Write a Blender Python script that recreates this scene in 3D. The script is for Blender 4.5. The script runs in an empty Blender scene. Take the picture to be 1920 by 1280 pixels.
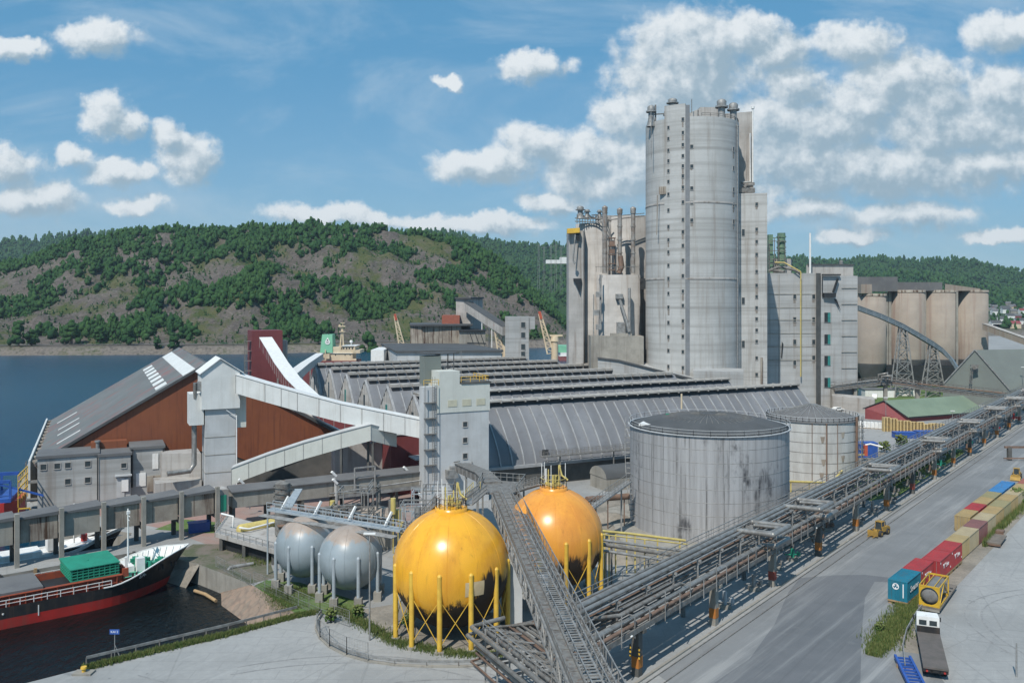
import bpy, math, random
import numpy as np
from math import sin, cos, pi, radians, sqrt, atan2
random.seed(7); rng = np.random.default_rng(7)
scn = bpy.context.scene
col = scn.collection
# ---------------------------------------------------------------- camera (eye 40 m above the yard, level, lens shifted)
F = 1620.0; HZ = 560.0; CX = 960.0; EYE = 40.0
cam = bpy.data.objects.new('camera', bpy.data.cameras.new('camera')); col.objects.link(cam)
cam.location = (0, 0, EYE); cam.rotation_euler = (radians(90), 0, 0)
cam.data.sensor_width = 36; cam.data.lens = F/1920*36
cam.data.shift_y = -(640-HZ)/1920
cam.data.clip_start = .5; cam.data.clip_end = 30000
scn.camera = cam
scn.view_settings.view_transform = 'Standard'; scn.view_settings.look = 'None'
scn.view_settings.exposure = 0.0; scn.view_settings.gamma = 1
scn.cycles.max_bounces = 5; scn.cycles.diffuse_bounces = 2; scn.cycles.glossy_bounces = 3
scn.cycles.volume_bounces = 0; scn.cycles.use_denoising = True
# ---------------------------------------------------------------- light
SUN = np.array([-.25, -.56, .79]); SUN /= np.linalg.norm(SUN)
el = math.asin(SUN[2]); az = atan2(SUN[0], SUN[1])
sl = bpy.data.lights.new('sun', 'SUN'); sl.energy = 4.3; sl.angle = radians(.5); sl.color = (1, .95, .87)
so = bpy.data.objects.new('sun', sl); col.objects.link(so); so.location = (0, 0, 300)
from mathutils import Vector, Matrix
so.rotation_euler = Vector(SUN).to_track_quat('Z', 'Y').to_euler()
w = bpy.data.worlds.new('World'); scn.world = w; w.use_nodes = True
nt = w.node_tree; N = nt.nodes; L = nt.links
for n in list(N): N.remove(n)
def U(u): return (u-CX)/F
def V(v): return (HZ-v)/F
BLOBS = [(1290,105,95,75),(1240,160,75,65),(1335,80,65,50),(1400,72,75,40),(1460,95,70,35),(1195,215,70,45),(1490,160,60,35),
 (1600,82,85,36),(1680,155,90,55),(1750,195,120,60),(1620,200,80,40),(1885,190,90,65),(1800,245,160,50),(1550,240,140,60),
 (1450,230,90,60),(1480,305,140,65),(1660,320,190,50),(1850,310,140,42),(1520,390,90,22),(1700,402,120,26),(1880,440,70,14),
 (1000,272,62,38),(920,308,100,28),(1095,292,95,42),(1140,350,80,32),(1040,378,60,18),(1002,130,62,26),(842,155,26,12),
 (880,420,140,18),(600,400,100,20),(700,410,60,14),(180,72,75,34),(30,92,50,20),(195,208,42,38),(228,238,40,24),(322,262,42,34),
 (352,305,48,38),(148,298,40,22),(222,322,60,22),(60,372,80,26),(250,388,62,20),(15,312,50,36),(1885,60,70,36),(1290,150,120,95),(1180,320,150,60),(1600,440,60,14)]
grp = bpy.data.node_groups.new('cloud_density', 'ShaderNodeTree')
grp.interface.new_socket('P', in_out='INPUT', socket_type='NodeSocketVector')
grp.interface.new_socket('D', in_out='OUTPUT', socket_type='NodeSocketFloat')
gi = grp.nodes.new('NodeGroupInput'); go = grp.nodes.new('NodeGroupOutput')
def gn(t, **k):
    n = grp.nodes.new(t)
    for a, b in k.items(): setattr(n, a, b)
    return n
def lk(a, b): grp.links.new(a, b)
wn = gn('ShaderNodeTexNoise'); wn.inputs['Scale'].default_value = 22; wn.inputs['Detail'].default_value = 7; wn.inputs['Roughness'].default_value = .62
lk(gi.outputs[0], wn.inputs['Vector'])
ws = gn('ShaderNodeVectorMath', operation='SUBTRACT'); lk(wn.outputs['Color'], ws.inputs[0]); ws.inputs[1].default_value = (.5, .5, .5)
wm = gn('ShaderNodeVectorMath', operation='MULTIPLY'); lk(ws.outputs[0], wm.inputs[0]); wm.inputs[1].default_value = (.050, .046, 0)
wa = gn('ShaderNodeVectorMath', operation='ADD'); lk(gi.outputs[0], wa.inputs[0]); lk(wm.outputs[0], wa.inputs[1])
cur = None
for (bu, bv, ru, rv) in BLOBS:
    s_ = gn('ShaderNodeVectorMath', operation='SUBTRACT'); lk(wa.outputs[0], s_.inputs[0]); s_.inputs[1].default_value = (U(bu), V(bv), 0)
    m_ = gn('ShaderNodeVectorMath', operation='MULTIPLY'); lk(s_.outputs[0], m_.inputs[0]); m_.inputs[1].default_value = (F/ru/1.36, F/rv/1.36, 0)
    l_ = gn('ShaderNodeVectorMath', operation='LENGTH'); lk(m_.outputs[0], l_.inputs[0])
    if cur is None: cur = l_.outputs['Value']
    else:
        q = gn('ShaderNodeMath', operation='SMOOTH_MIN'); lk(cur, q.inputs[0]); lk(l_.outputs['Value'], q.inputs[1]); q.inputs[2].default_value = .25
        cur = q.outputs[0]
d_ = gn('ShaderNodeMath', operation='SUBTRACT'); d_.inputs[0].default_value = 1.0; lk(cur, d_.inputs[1])
n2 = gn('ShaderNodeTexNoise'); n2.inputs['Scale'].default_value = 24; n2.inputs['Detail'].default_value = 9; n2.inputs['Roughness'].default_value = .58
lk(gi.outputs[0], n2.inputs['Vector'])
a2 = gn('ShaderNodeMath', operation='MULTIPLY_ADD'); lk(n2.outputs['Fac'], a2.inputs[0]); a2.inputs[1].default_value = 1.25; a2.inputs[2].default_value = -.60
a3 = gn('ShaderNodeMath', operation='ADD'); lk(d_.outputs[0], a3.inputs[0]); lk(a2.outputs[0], a3.inputs[1])
lk(a3.outputs[0], go.inputs[0])
def wn_(t, **k):
    n = N.new(t)
    for a, b in k.items(): setattr(n, a, b)
    return n
tc = wn_('ShaderNodeTexCoord'); sx = wn_('ShaderNodeSeparateXYZ'); L.new(tc.outputs['Generated'], sx.inputs[0])
ym = wn_('ShaderNodeMath', operation='MAXIMUM'); L.new(sx.outputs['Y'], ym.inputs[0]); ym.inputs[1].default_value = .05
da = wn_('ShaderNodeMath', operation='DIVIDE'); L.new(sx.outputs['X'], da.inputs[0]); L.new(ym.outputs[0], da.inputs[1])
db = wn_('ShaderNodeMath', operation='DIVIDE'); L.new(sx.outputs['Z'], db.inputs[0]); L.new(ym.outputs[0], db.inputs[1])
cb = wn_('ShaderNodeCombineXYZ'); L.new(da.outputs[0], cb.inputs[0]); L.new(db.outputs[0], cb.inputs[1])
g1 = wn_('ShaderNodeGroup'); g1.node_tree = grp; L.new(cb.outputs[0], g1.inputs[0])
off = wn_('ShaderNodeVectorMath', operation='ADD'); L.new(cb.outputs[0], off.inputs[0]); off.inputs[1].default_value = (-.011, .015, 0)
g2 = wn_('ShaderNodeGroup'); g2.node_tree = grp; L.new(off.outputs[0], g2.inputs[0])
def mr(src, a, b, c=0, d=1, sm=True):
    n = wn_('ShaderNodeMapRange'); n.interpolation_type = 'SMOOTHSTEP' if sm else 'LINEAR'
    L.new(src, n.inputs['Value']); n.inputs['From Min'].default_value = a; n.inputs['From Max'].default_value = b
    n.inputs['To Min'].default_value = c; n.inputs['To Max'].default_value = d
    return n.outputs[0]
df = wn_('ShaderNodeMath', operation='SUBTRACT'); L.new(g1.outputs[0], df.inputs[0]); L.new(g2.outputs[0], df.inputs[1])
dirf = mr(df.outputs[0], -.20, .26)
ash = mr(g1.outputs[0], -.04, .42, 0, .96); aso = mr(g1.outputs[0], -.12, .60, 0, .95)
mxa = wn_('ShaderNodeMix'); mxa.data_type = 'FLOAT'; L.new(dirf, mxa.inputs['Factor']); L.new(aso, mxa.inputs['A']); L.new(ash, mxa.inputs['B'])
mask = mxa.outputs['Result']
fn = wn_('ShaderNodeTexNoise'); fn.inputs['Scale'].default_value = 55; fn.inputs['Detail'].default_value = 6; fn.inputs['Roughness'].default_value = .6; L.new(cb.outputs[0], fn.inputs['Vector'])
f1 = wn_('ShaderNodeMath', operation='MULTIPLY_ADD'); L.new(fn.outputs['Fac'], f1.inputs[0]); f1.inputs[1].default_value = 1.3; f1.inputs[2].default_value = -.65
f2 = wn_('ShaderNodeMath', operation='MULTIPLY_ADD'); L.new(g1.outputs[0], f2.inputs[0]); f2.inputs[1].default_value = -.34; L.new(df.outputs[0], f2.inputs[2])
f3 = wn_('ShaderNodeMath', operation='ADD'); L.new(f1.outputs[0], f3.inputs[0]); L.new(f2.outputs[0], f3.inputs[1])
lit = mr(f3.outputs[0], -.55, .42)
up = mr(sx.outputs['Y'], .02, .12)
mk2 = wn_('ShaderNodeMath', operation='MULTIPLY'); L.new(mask, mk2.inputs[0]); L.new(up, mk2.inputs[1])
mk = wn_('ShaderNodeMath', operation='MULTIPLY'); L.new(mk2.outputs[0], mk.inputs[0]); mk.inputs[1].default_value = .93
sky = wn_('ShaderNodeTexSky'); sky.sky_type = 'NISHITA'; sky.sun_disc = False
sky.sun_elevation = el; sky.sun_rotation = az; sky.air_density = 1.0; sky.dust_density = .6; sky.ozone_density = 1.2; sky.altitude = 0
tint = wn_('ShaderNodeMix'); tint.data_type = 'RGBA'; tint.blend_type = 'MULTIPLY'; tint.inputs['Factor'].default_value = 1
L.new(sky.outputs[0], tint.inputs['A']); tint.inputs['B'].default_value = (.80, .98, 1.05, 1)
# wispy high cloud
cn = wn_('ShaderNodeTexNoise'); cn.inputs['Scale'].default_value = 3.2; cn.inputs['Detail'].default_value = 8; cn.inputs['Roughness'].default_value = .62; cn.inputs['Distortion'].default_value = .6
cm = wn_('ShaderNodeMapping'); cm.inputs['Scale'].default_value = (1, 2.6, 1); L.new(cb.outputs[0], cm.inputs[0]); L.new(cm.outputs[0], cn.inputs['Vector'])
cir = mr(cn.outputs['Fac'], .44, .72, 0, .42)
ci2 = wn_('ShaderNodeMath', operation='MULTIPLY'); L.new(cir, ci2.inputs[0]); L.new(up, ci2.inputs[1])
mx0 = wn_('ShaderNodeMix'); mx0.data_type = 'RGBA'; L.new(ci2.outputs[0], mx0.inputs['Factor']); hzn = wn_('ShaderNodeMix'); hzn.data_type = 'RGBA'; L.new(mr(db.outputs[0], -.02, .30), hzn.inputs['Factor']); hzn.inputs['A'].default_value = (2.3, 4.3, 6.1, 1); hzn.inputs['B'].default_value = (.85, 3.05, 5.3, 1)
skb = wn_('ShaderNodeMix'); skb.data_type = 'RGBA'; skb.inputs['Factor'].default_value = .7; L.new(tint.outputs['Result'], skb.inputs['A']); L.new(hzn.outputs['Result'], skb.inputs['B'])
L.new(skb.outputs['Result'], mx0.inputs['A']); mx0.inputs['B'].default_value = (5.4, 6.4, 7.2, 1)
cc = wn_('ShaderNodeMix'); cc.data_type = 'RGBA'; L.new(lit, cc.inputs['Factor']); cc.inputs['A'].default_value = (3.2, 4.2, 4.9, 1); cc.inputs['B'].default_value = (8.0, 8.3, 8.4, 1)
mx = wn_('ShaderNodeMix'); mx.data_type = 'RGBA'; L.new(mk.outputs[0], mx.inputs['Factor']); L.new(mx0.outputs['Result'], mx.inputs['A']); L.new(cc.outputs['Result'], mx.inputs['B'])
bg = wn_('ShaderNodeBackground'); bg.inputs['Strength'].default_value = .11; L.new(mx.outputs['Result'], bg.inputs[0])
wo = wn_('ShaderNodeOutputWorld'); L.new(bg.outputs[0], wo.inputs[0])
w.cycles.sampling_method = 'MANUAL'; w.cycles.sample_map_resolution = 512

# ---------------------------------------------------------------- helpers
def P(u, v, d): return ((u-CX)/F*d, d, EYE-(v-HZ)*d/F)        # a point d metres away in the direction (u, v)
def G(u, v, z=0.0):
    d = F*(EYE-z)/(v-HZ); return ((u-CX)/F*d, d)
def add3(a, b): return (a[0]+b[0], a[1]+b[1], a[2]+b[2])
class MB:
    def __init__(s): s.v = []; s.f = []; s.m = []; s.s = []
    def add(s, vs, fs, m=0, sm=False):
        b = len(s.v); s.v += [tuple(map(float, p)) for p in vs]
        for f in fs: s.f.append([b+i for i in f]); s.m.append(m); s.s.append(sm)
        return s
    def box(s, x0, x1, y0, y1, z0, z1, m=0):
        return s.add([(x0,y0,z0),(x1,y0,z0),(x1,y1,z0),(x0,y1,z0),(x0,y0,z1),(x1,y0,z1),(x1,y1,z1),(x0,y1,z1)],
                     [(0,3,2,1),(4,5,6,7),(0,1,5,4),(1,2,6,5),(2,3,7,6),(3,0,4,7)], m)
    def ob(s, c, a, b, z0, z1, m=0):      # oriented box: corner c (2D), edge vectors a, b (2D)
        p = [(c[0],c[1]),(c[0]+a[0],c[1]+a[1]),(c[0]+a[0]+b[0],c[1]+a[1]+b[1]),(c[0]+b[0],c[1]+b[1])]
        return s.prism(p, z0, z1, m)
    def prism(s, p, z0, z1, m=0, mtop=None):
        ar = sum(p[i][0]*p[(i+1)%len(p)][1]-p[(i+1)%len(p)][0]*p[i][1] for i in range(len(p)))
        if ar < 0: p = p[::-1]
        n = len(p)
        zt = z1 if hasattr(z1, '__len__') else [z1]*n
        if ar < 0 and hasattr(z1, '__len__'): zt = zt[::-1]
        b = len(s.v); s.v += [(q[0],q[1],z0) for q in p]+[(q[0],q[1],zt[i]) for i, q in enumerate(p)]
        s.f.append([b+i for i in range(n-1,-1,-1)]); s.m.append(m); s.s.append(False)
        s.f.append([b+n+i for i in range(n)]); s.m.append(m if mtop is None else mtop); s.s.append(False)
        for i in range(n):
            j = (i+1)%n; s.f.append([b+i,b+j,b+n+j,b+n+i]); s.m.append(m); s.s.append(False)
        return s
    def beam(s, p, q, wd, h=None, m=0):   # rectangular bar from p to q, width horizontal, height upright
        h = wd if h is None else h
        p = np.array(p, float); q = np.array(q, float); d = q-p; n = np.linalg.norm(d)
        if n < 1e-6: return s
        d /= n
        side = np.cross(d, (0,0,1.0))
        side = np.array([1.0,0,0]) if np.linalg.norm(side) < 1e-3 else side/np.linalg.norm(side)
        upv = np.cross(side, d)
        vs = []
        for c in (p, q):
            for (i, j) in ((-1,-1),(1,-1),(1,1),(-1,1)): vs.append(c+side*wd/2*i+upv*h/2*j)
        return s.add(vs, [(0,1,2,3),(7,6,5,4),(0,4,5,1),(1,5,6,2),(2,6,7,3),(3,7,4,0)], m)
    def tube(s, pts, r, n=8, m=0):
        pts = [np.array(p, float) for p in pts]; k = len(pts); vs = []; fs = []
        pr = None
        for i, p in enumerate(pts):
            t = pts[min(i+1,k-1)]-pts[max(i-1,0)]; t /= max(np.linalg.norm(t), 1e-9)
            a = np.cross(t, (0,0,1.0))
            if np.linalg.norm(a) < .05: a = np.cross(t, (0,1.0,0)) if pr is None else pr-t*np.dot(pr,t)
            a /= np.linalg.norm(a)
            if pr is not None and np.dot(a, pr) < 0: a = -a
            pr = a; b = np.cross(t, a)
            for j in range(n):
                an = 2*pi*j/n; vs.append(p+(a*cos(an)+b*sin(an))*r)
        for i in range(k-1):
            for j in range(n):
                j2 = (j+1)%n; fs.append((i*n+j, i*n+j2, (i+1)*n+j2, (i+1)*n+j))
        s.add(vs, fs, m, n > 5)
        s.add(vs[:n], [tuple(range(n))], m); s.add(vs[-n:], [tuple(range(n-1,-1,-1))], m)
        return s
    def lathe(s, x, y, prof, n=32, m=0, sm=True, a0=0, a1=2*pi):
        full = abs(a1-a0-2*pi) < 1e-6; k = n if full else n+1; vs = []
        for (r, z) in prof:
            for j in range(k):
                an = a0+(a1-a0)*j/n; vs.append((x+r*cos(an), y+r*sin(an), z))
        fs = []
        for i in range(len(prof)-1):
            for j in range(n):
                j2 = (j+1)%k; fs.append((i*k+j, i*k+j2, (i+1)*k+j2, (i+1)*k+j))
        return s.add(vs, fs, m, sm)
    def cyl(s, x, y, z0, z1, r, n=16, m=0, r1=None, sm=True):
        r1 = r if r1 is None else r1
        s.lathe(x, y, [(r,z0),(r1,z1)], n, m, sm)
        s.lathe(x, y, [(r1,z1),(0.001,z1+.001)], n, m, False); s.lathe(x, y, [(0.001,z0),(r,z0)], n, m, False)
        return s
    def ball(s, x, y, z, r, n=40, m=0, k=24, zs=1):
        return s.lathe(x, y, [(max(r*cos(-pi/2+pi*i/k), .001), z+zs*r*sin(-pi/2+pi*i/k)) for i in range(k+1)], n, m)
    def build(s, name, mats, parent=None, label=None):
        me = bpy.data.meshes.new(name)
        o0 = ORG.get(parent.name, (0,0,0)) if parent else s.org if hasattr(s, 'org') else (0,0,0)
        vs = [(v[0]-o0[0], v[1]-o0[1], v[2]-o0[2]) for v in s.v]
        me.from_pydata(vs, [], s.f)
        if not isinstance(mats, (list, tuple)): mats = [mats]
        for mm in mats: me.materials.append(mm)
        me.polygons.foreach_set('material_index', s.m); me.polygons.foreach_set('use_smooth', s.s); me.update()
        o = bpy.data.objects.new(name, me); col.objects.link(o)
        if parent: o.parent = parent; ORG[o.name] = o0
        else: o.location = o0
        if label: o['label'] = label
        return o
ORG = {}
def tag(o, label=None, cat=None, group=None, kind=None):
    if label: o['label'] = label
    if cat: o['category'] = cat
    if group: o['group'] = group
    if kind: o['kind'] = kind
    return o
def T(name, label, cat, loc=(0,0,0), group=None):      # a thing: Empty at its base
    o = bpy.data.objects.new(name, None); col.objects.link(o); o.location = loc; o.empty_display_size = .5
    ORG[o.name] = tuple(loc) if len(loc) == 3 else (loc[0], loc[1], 0)
    o.location = ORG[o.name]
    return tag(o, label, cat, group)
def copy_tree(o, parent=None):
    c = o.copy(); col.objects.link(c)
    if parent: c.parent = parent
    for ch in list(o.children): copy_tree(ch, c)
    return c
def place(o, x, y, z=0, rz=0, label=None):
    o.location = (x, y, z); o.rotation_euler = (0, 0, rz)
    if label: o['label'] = label
    return o
def one(mb, name, mats, loc, label, cat, group=None):  # a thing that is one mesh
    mb.org = loc if len(loc) == 3 else (loc[0], loc[1], 0)
    return tag(mb.build(name, mats), label, cat, group)

# ---------------------------------------------------------------- materials
MATS = {}
def M(name, c1, c2=None, s=.25, rough=.8, metal=0.0, streak=None, band=None, bump=0.0, bs=2.0, spots=None, vdir=None, spec=.5):
    """c1/c2 mottled by noise of scale s; streak=(colour, amount, scale): dirt running down; band=(colour, amount, scale): level bands."""
    m = bpy.data.materials.new(name); m.use_nodes = True; t = m.node_tree; nn = t.nodes; ll = t.links
    b = nn['Principled BSDF']; b.inputs['Roughness'].default_value = rough; b.inputs['Metallic'].default_value = metal
    b.inputs['Specular IOR Level'].default_value = spec
    ge = nn.new('ShaderNodeNewGeometry')
    def noise(sc, scale, det=5, ro=.6):
        mp = nn.new('ShaderNodeMapping'); mp.inputs['Scale'].default_value = sc; ll.new(ge.outputs['Position'], mp.inputs[0])
        n = nn.new('ShaderNodeTexNoise'); n.inputs['Scale'].default_value = scale; n.inputs['Detail'].default_value = det; n.inputs['Roughness'].default_value = ro
        ll.new(mp.outputs[0], n.inputs['Vector']); return n.outputs['Fac']
    def rng_(src, a, b_, c=0, d=1):
        n = nn.new('ShaderNodeMapRange'); n.interpolation_type = 'SMOOTHSTEP'; ll.new(src, n.inputs['Value'])
        n.inputs['From Min'].default_value = a; n.inputs['From Max'].default_value = b_; n.inputs['To Min'].default_value = c; n.inputs['To Max'].default_value = d
        return n.outputs[0]
    def mix(f, a, c):
        n = nn.new('ShaderNodeMix'); n.data_type = 'RGBA'
        if isinstance(f, float): n.inputs['Factor'].default_value = f
        else: ll.new(f, n.inputs['Factor'])
        for k, x in (('A', a), ('B', c)):
            if isinstance(x, tuple): n.inputs[k].default_value = (*x[:3], 1)
            else: ll.new(x, n.inputs[k])
        return n.outputs['Result']
    c2 = c2 or tuple(x*.82 for x in c1)
    cur = mix(rng_(noise((1,1,1), s, 8, .65), .35, .66), c1, c2)
    if band: cur = mix(rng_(noise((.012,.012,1), band[2], 6, .7), .42, .72, 0, band[1]), cur, band[0])
    if streak: cur = mix(rng_(noise((1,1,.05), streak[2], 5, .7), .48, .72, 0, streak[1]), cur, streak[0])
    if spots: cur = mix(rng_(noise((1,1,1), spots[2], 4, .6), spots[3] if len(spots) > 3 else .6, (spots[3] if len(spots) > 3 else .6)+.1, 0, spots[1]), cur, spots[0])
    ll.new(cur, b.inputs['Base Color'])
    if bump:
        bn = nn.new('ShaderNodeBump'); bn.inputs['Strength'].default_value = bump; bn.inputs['Distance'].default_value = .1
        ll.new(noise((1,1,1) if not vdir else vdir, bs, 4, .6), bn.inputs['Height']); ll.new(bn.outputs[0], b.inputs['Normal'])
    MATS[name] = m; return m
dk = (.05,.05,.05)
conc = M('pale_concrete', (.44,.44,.43), (.37,.375,.37), .12, .88, band=((.25,.245,.23), .75, .5), streak=((.22,.19,.165), .65, .45), bump=.15)
towerc = M('tower_concrete', (.49,.49,.475), (.41,.41,.395), .1, .88, band=((.26,.255,.24), .85, .6), streak=((.25,.22,.19), .75, .4), bump=.15)
seamm = M('panel_seam', (.34,.34,.33), (.25,.245,.235), 1, .7)
conc2 = M('weathered_concrete', (.44,.42,.395), (.34,.325,.305), .15, .9, band=((.22,.2,.18), .3, .4), streak=((.17,.13,.10), .7, .6), bump=.15)
conc3 = M('tan_concrete', (.34,.29,.24), (.27,.23,.19), .08, .9, band=((.26,.23,.2), .35, .5), streak=((.22,.15,.12), .85, .35), bump=.15)
concw = M('white_concrete', (.52,.535,.54), (.43,.44,.44), .2, .8, band=((.42,.43,.42), .25, .5), streak=((.33,.31,.28), .35, .8))
rust_c = M('rust_stained_concrete', (.38,.34,.28), (.24,.20,.165), .25, .9, streak=((.07,.035,.02), 1.6, .9), bump=.1)
oldc = M('old_concrete', (.33,.31,.27), (.25,.235,.205), .3, .92, streak=((.14,.12,.10), .6, .7), bump=.1)
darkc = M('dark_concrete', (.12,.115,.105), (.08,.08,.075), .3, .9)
white = M('white_cladding', (.68,.69,.67), (.60,.61,.59), .3, .6, streak=((.42,.40,.36), .5, .9))
offw = M('off_white_cladding', (.60,.61,.56), (.55,.56,.51), .4, .6, streak=((.44,.44,.4), .4, 1.0))
brown = M('rust_brown_cladding', (.25,.082,.034), (.21,.066,.03), .15, .6, streak=((.14,.045,.024), .9, 2.0), bump=.3, bs=3, vdir=(1,1,.01))
maroon = M('maroon_cladding', (.19,.045,.045), (.16,.038,.04), .2, .6, streak=((.12,.03,.03), .5, 2.0))
redw = M('barn_red_cladding', (.25,.055,.055), (.21,.045,.05), .3, .7, streak=((.17,.04,.04), .5, 2.0))
roofg = None
feltd = M('dark_felt_roof', (.085,.088,.09), (.065,.068,.07), .2, .85)
felt = M('grey_felt_roof', (.15,.15,.15), (.115,.115,.118), .15, .85, spots=((.2,.19,.17), .5, .4))
vault = M('vault_roofing', (.20,.205,.215), (.16,.165,.175), .09, .8, spots=((.115,.115,.12), .5, .25), bump=.1, bs=1)
rib = M('roof_rib', (.36,.365,.37), (.27,.27,.27), .4, .8)
capm = M('ridge_concrete', (.42,.395,.36), (.31,.295,.27), .5, .9, spots=((.10,.09,.08), .6, .8))
greenr = M('green_sheet_roof', (.19,.245,.175), (.16,.21,.15), .15, .7)
greyg = M('grey_green_cladding', (.175,.195,.175), (.155,.17,.155), .1, .7)
steel = M('galvanised_steel', (.33,.33,.32), (.20,.195,.185), 1.2, .55, .25)
steeld = M('dull_steelwork', (.22,.215,.20), (.13,.12,.11), 1.5, .7, .1, spots=((.16,.08,.045), .6, 2.0, .58))
pipew = M('lagged_pipe_jacket', (.34,.33,.31), (.22,.205,.185), .8, .42, .45, spots=((.22,.19,.16), .6, 1.6))
pipeb = M('brown_rusty_pipe', (.22,.14,.10), (.14,.09,.065), .8, .7)
dark = M('dark_opening', (.025,.027,.03), (.018,.02,.022), 1, .6)
glass = M('window_glass', (.05,.065,.07), (.035,.045,.05), 1, .25)
teal = M('teal_door_paint', (.03,.22,.20), (.03,.17,.16), 1, .5)
yel = M('safety_yellow_paint', (.72,.46,.06), (.60,.36,.05), 1, .5)
ylp = M('pale_yellow_pipe_paint', (.62,.50,.16), (.48,.38,.14), 1, .5)
blk = M('black_paint', (.018,.018,.02), (.03,.028,.026), 1, .5, streak=((.10,.06,.04), .5, 1.6))
rub = M('tyre_rubber', (.03,.03,.03), (.045,.042,.04), 3, .85)
redp = M('red_paint', (.45,.035,.03), (.36,.03,.028), .8, .5)
blup = M('blue_paint', (.03,.10,.38), (.025,.08,.30), .8, .5)
cream = M('cream_ship_paint', (.66,.55,.38), (.58,.47,.33), .3, .6, streak=((.40,.24,.13), .5, .8))
funn = M('pale_green_paint', (.22,.52,.33), (.19,.46,.30), .3, .5)
grn = M('green_paint', (.02,.27,.17), (.02,.22,.14), .6, .55)
grn2 = M('green_deck_paint', (.09,.36,.24), (.07,.28,.19), .8, .7)
whp = M('white_paint', (.80,.80,.78), (.72,.71,.68), 1, .5, streak=((.5,.42,.34), .25, 2.0))
cont_ctan = M('tan_container_paint', (.44,.33,.17), (.38,.28,.15), .5, .6)
tealp = M('teal_container_paint', (.01,.18,.26), (.012,.14,.21), .5, .6, streak=((.10,.10,.09), .5, 1.8))
stainm = M('window_stain', (.27,.245,.22), (.20,.175,.15), 2, .9)
# ---------------------------------------------------------------- special materials
class NM:
    def __init__(s, name):
        s.mat = bpy.data.materials.new(name); s.mat.use_nodes = True; s.t = s.mat.node_tree; s.b = s.t.nodes['Principled BSDF']
        s.geo = s.t.nodes.new('ShaderNodeNewGeometry'); s.pos = s.geo.outputs['Position']
    def put(s, sock, x):
        if hasattr(x, 'is_output'): s.t.links.new(x, sock)
        elif isinstance(x, tuple) and len(x) == 3 and sock.type == 'RGBA': sock.default_value = (*x, 1)
        else: sock.default_value = x
    def noise(s, sc=(1,1,1), scale=1, det=5, ro=.6, dist=0, rot=0):
        mp = s.t.nodes.new('ShaderNodeMapping'); mp.inputs['Scale'].default_value = sc
        if rot:
            m0 = s.t.nodes.new('ShaderNodeMapping'); m0.inputs['Rotation'].default_value = (0,0,rot); s.put(m0.inputs[0], s.pos); s.put(mp.inputs[0], m0.outputs[0])
        else: s.put(mp.inputs[0], s.pos)
        n = s.t.nodes.new('ShaderNodeTexNoise'); n.inputs['Scale'].default_value = scale; n.inputs['Detail'].default_value = det
        n.inputs['Roughness'].default_value = ro; n.inputs['Distortion'].default_value = dist; s.put(n.inputs['Vector'], mp.outputs[0]); return n.outputs['Fac']
    def rg(s, src, a, b, c=0, d=1):
        n = s.t.nodes.new('ShaderNodeMapRange'); n.interpolation_type = 'SMOOTHSTEP'; s.put(n.inputs['Value'], src)
        for k, x in (('From Min',a),('From Max',b),('To Min',c),('To Max',d)): n.inputs[k].default_value = x
        return n.outputs[0]
    def mix(s, f, a, b):
        n = s.t.nodes.new('ShaderNodeMix'); n.data_type = 'RGBA'; s.put(n.inputs['Factor'], f); s.put(n.inputs['A'], a); s.put(n.inputs['B'], b); return n.outputs['Result']
    def ma(s, op, a, b=0.0, c=0.0):
        n = s.t.nodes.new('ShaderNodeMath'); n.operation = op; s.put(n.inputs[0], a); s.put(n.inputs[1], b); s.put(n.inputs[2], c); return n.outputs[0]
    def sep(s, v=None):
        n = s.t.nodes.new('ShaderNodeSeparateXYZ'); s.put(n.inputs[0], v or s.pos); return n.outputs
    def bump(s, h, st=.3, dist=.1):
        n = s.t.nodes.new('ShaderNodeBump'); n.inputs['Strength'].default_value = st; n.inputs['Distance'].default_value = dist; s.put(n.inputs['Height'], h); s.put(s.b.inputs['Normal'], n.outputs[0])
    def out(s, colr, rough=.8, metal=0, spec=.5):
        s.put(s.b.inputs['Base Color'], colr); s.put(s.b.inputs['Roughness'], rough); s.b.inputs['Metallic'].default_value = metal; s.b.inputs['Specular IOR Level'].default_value = spec
        return s.mat
def sphere_mat(name, c1, c2, soot, z0, z1, rough=.28, xc=0):
    k = NM(name); base = k.mix(k.rg(k.noise((1,1,.35), .45, 7, .65), .4, .68), c1, c2)
    base = k.mix(k.rg(k.noise((1,1,.06), 1.3, 6, .7), .56, .76, 0, .5), base, tuple(x*.45 for x in c2))
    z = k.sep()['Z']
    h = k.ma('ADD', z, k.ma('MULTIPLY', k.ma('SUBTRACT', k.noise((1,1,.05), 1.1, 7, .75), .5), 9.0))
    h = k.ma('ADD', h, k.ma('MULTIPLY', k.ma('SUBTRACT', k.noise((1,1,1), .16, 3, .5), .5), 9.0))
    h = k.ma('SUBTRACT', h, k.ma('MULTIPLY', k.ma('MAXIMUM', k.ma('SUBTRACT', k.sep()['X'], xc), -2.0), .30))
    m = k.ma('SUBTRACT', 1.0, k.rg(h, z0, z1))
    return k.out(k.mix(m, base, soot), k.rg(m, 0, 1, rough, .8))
yel_sph = sphere_mat('yellow_tank_paint', (.80,.40,.03), (.66,.30,.025), (.022,.014,.008), 5.2, 6.5, .28, -7.35)
org_sph = sphere_mat('orange_tank_paint', (.76,.33,.05), (.66,.26,.045), (.03,.018,.01), 4.6, 5.9, .3, 6.5)
k = NM('grey_sphere_paint')
base = k.mix(k.rg(k.noise((1,1,1), .3, 6), .35, .65), (.29,.335,.36), (.24,.28,.30))
z = k.sep()['Z']
hh = k.ma('ADD', z, k.ma('MULTIPLY', k.ma('SUBTRACT', k.noise((1,1,.3), .8, 6, .7), .5), 4.5))
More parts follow.
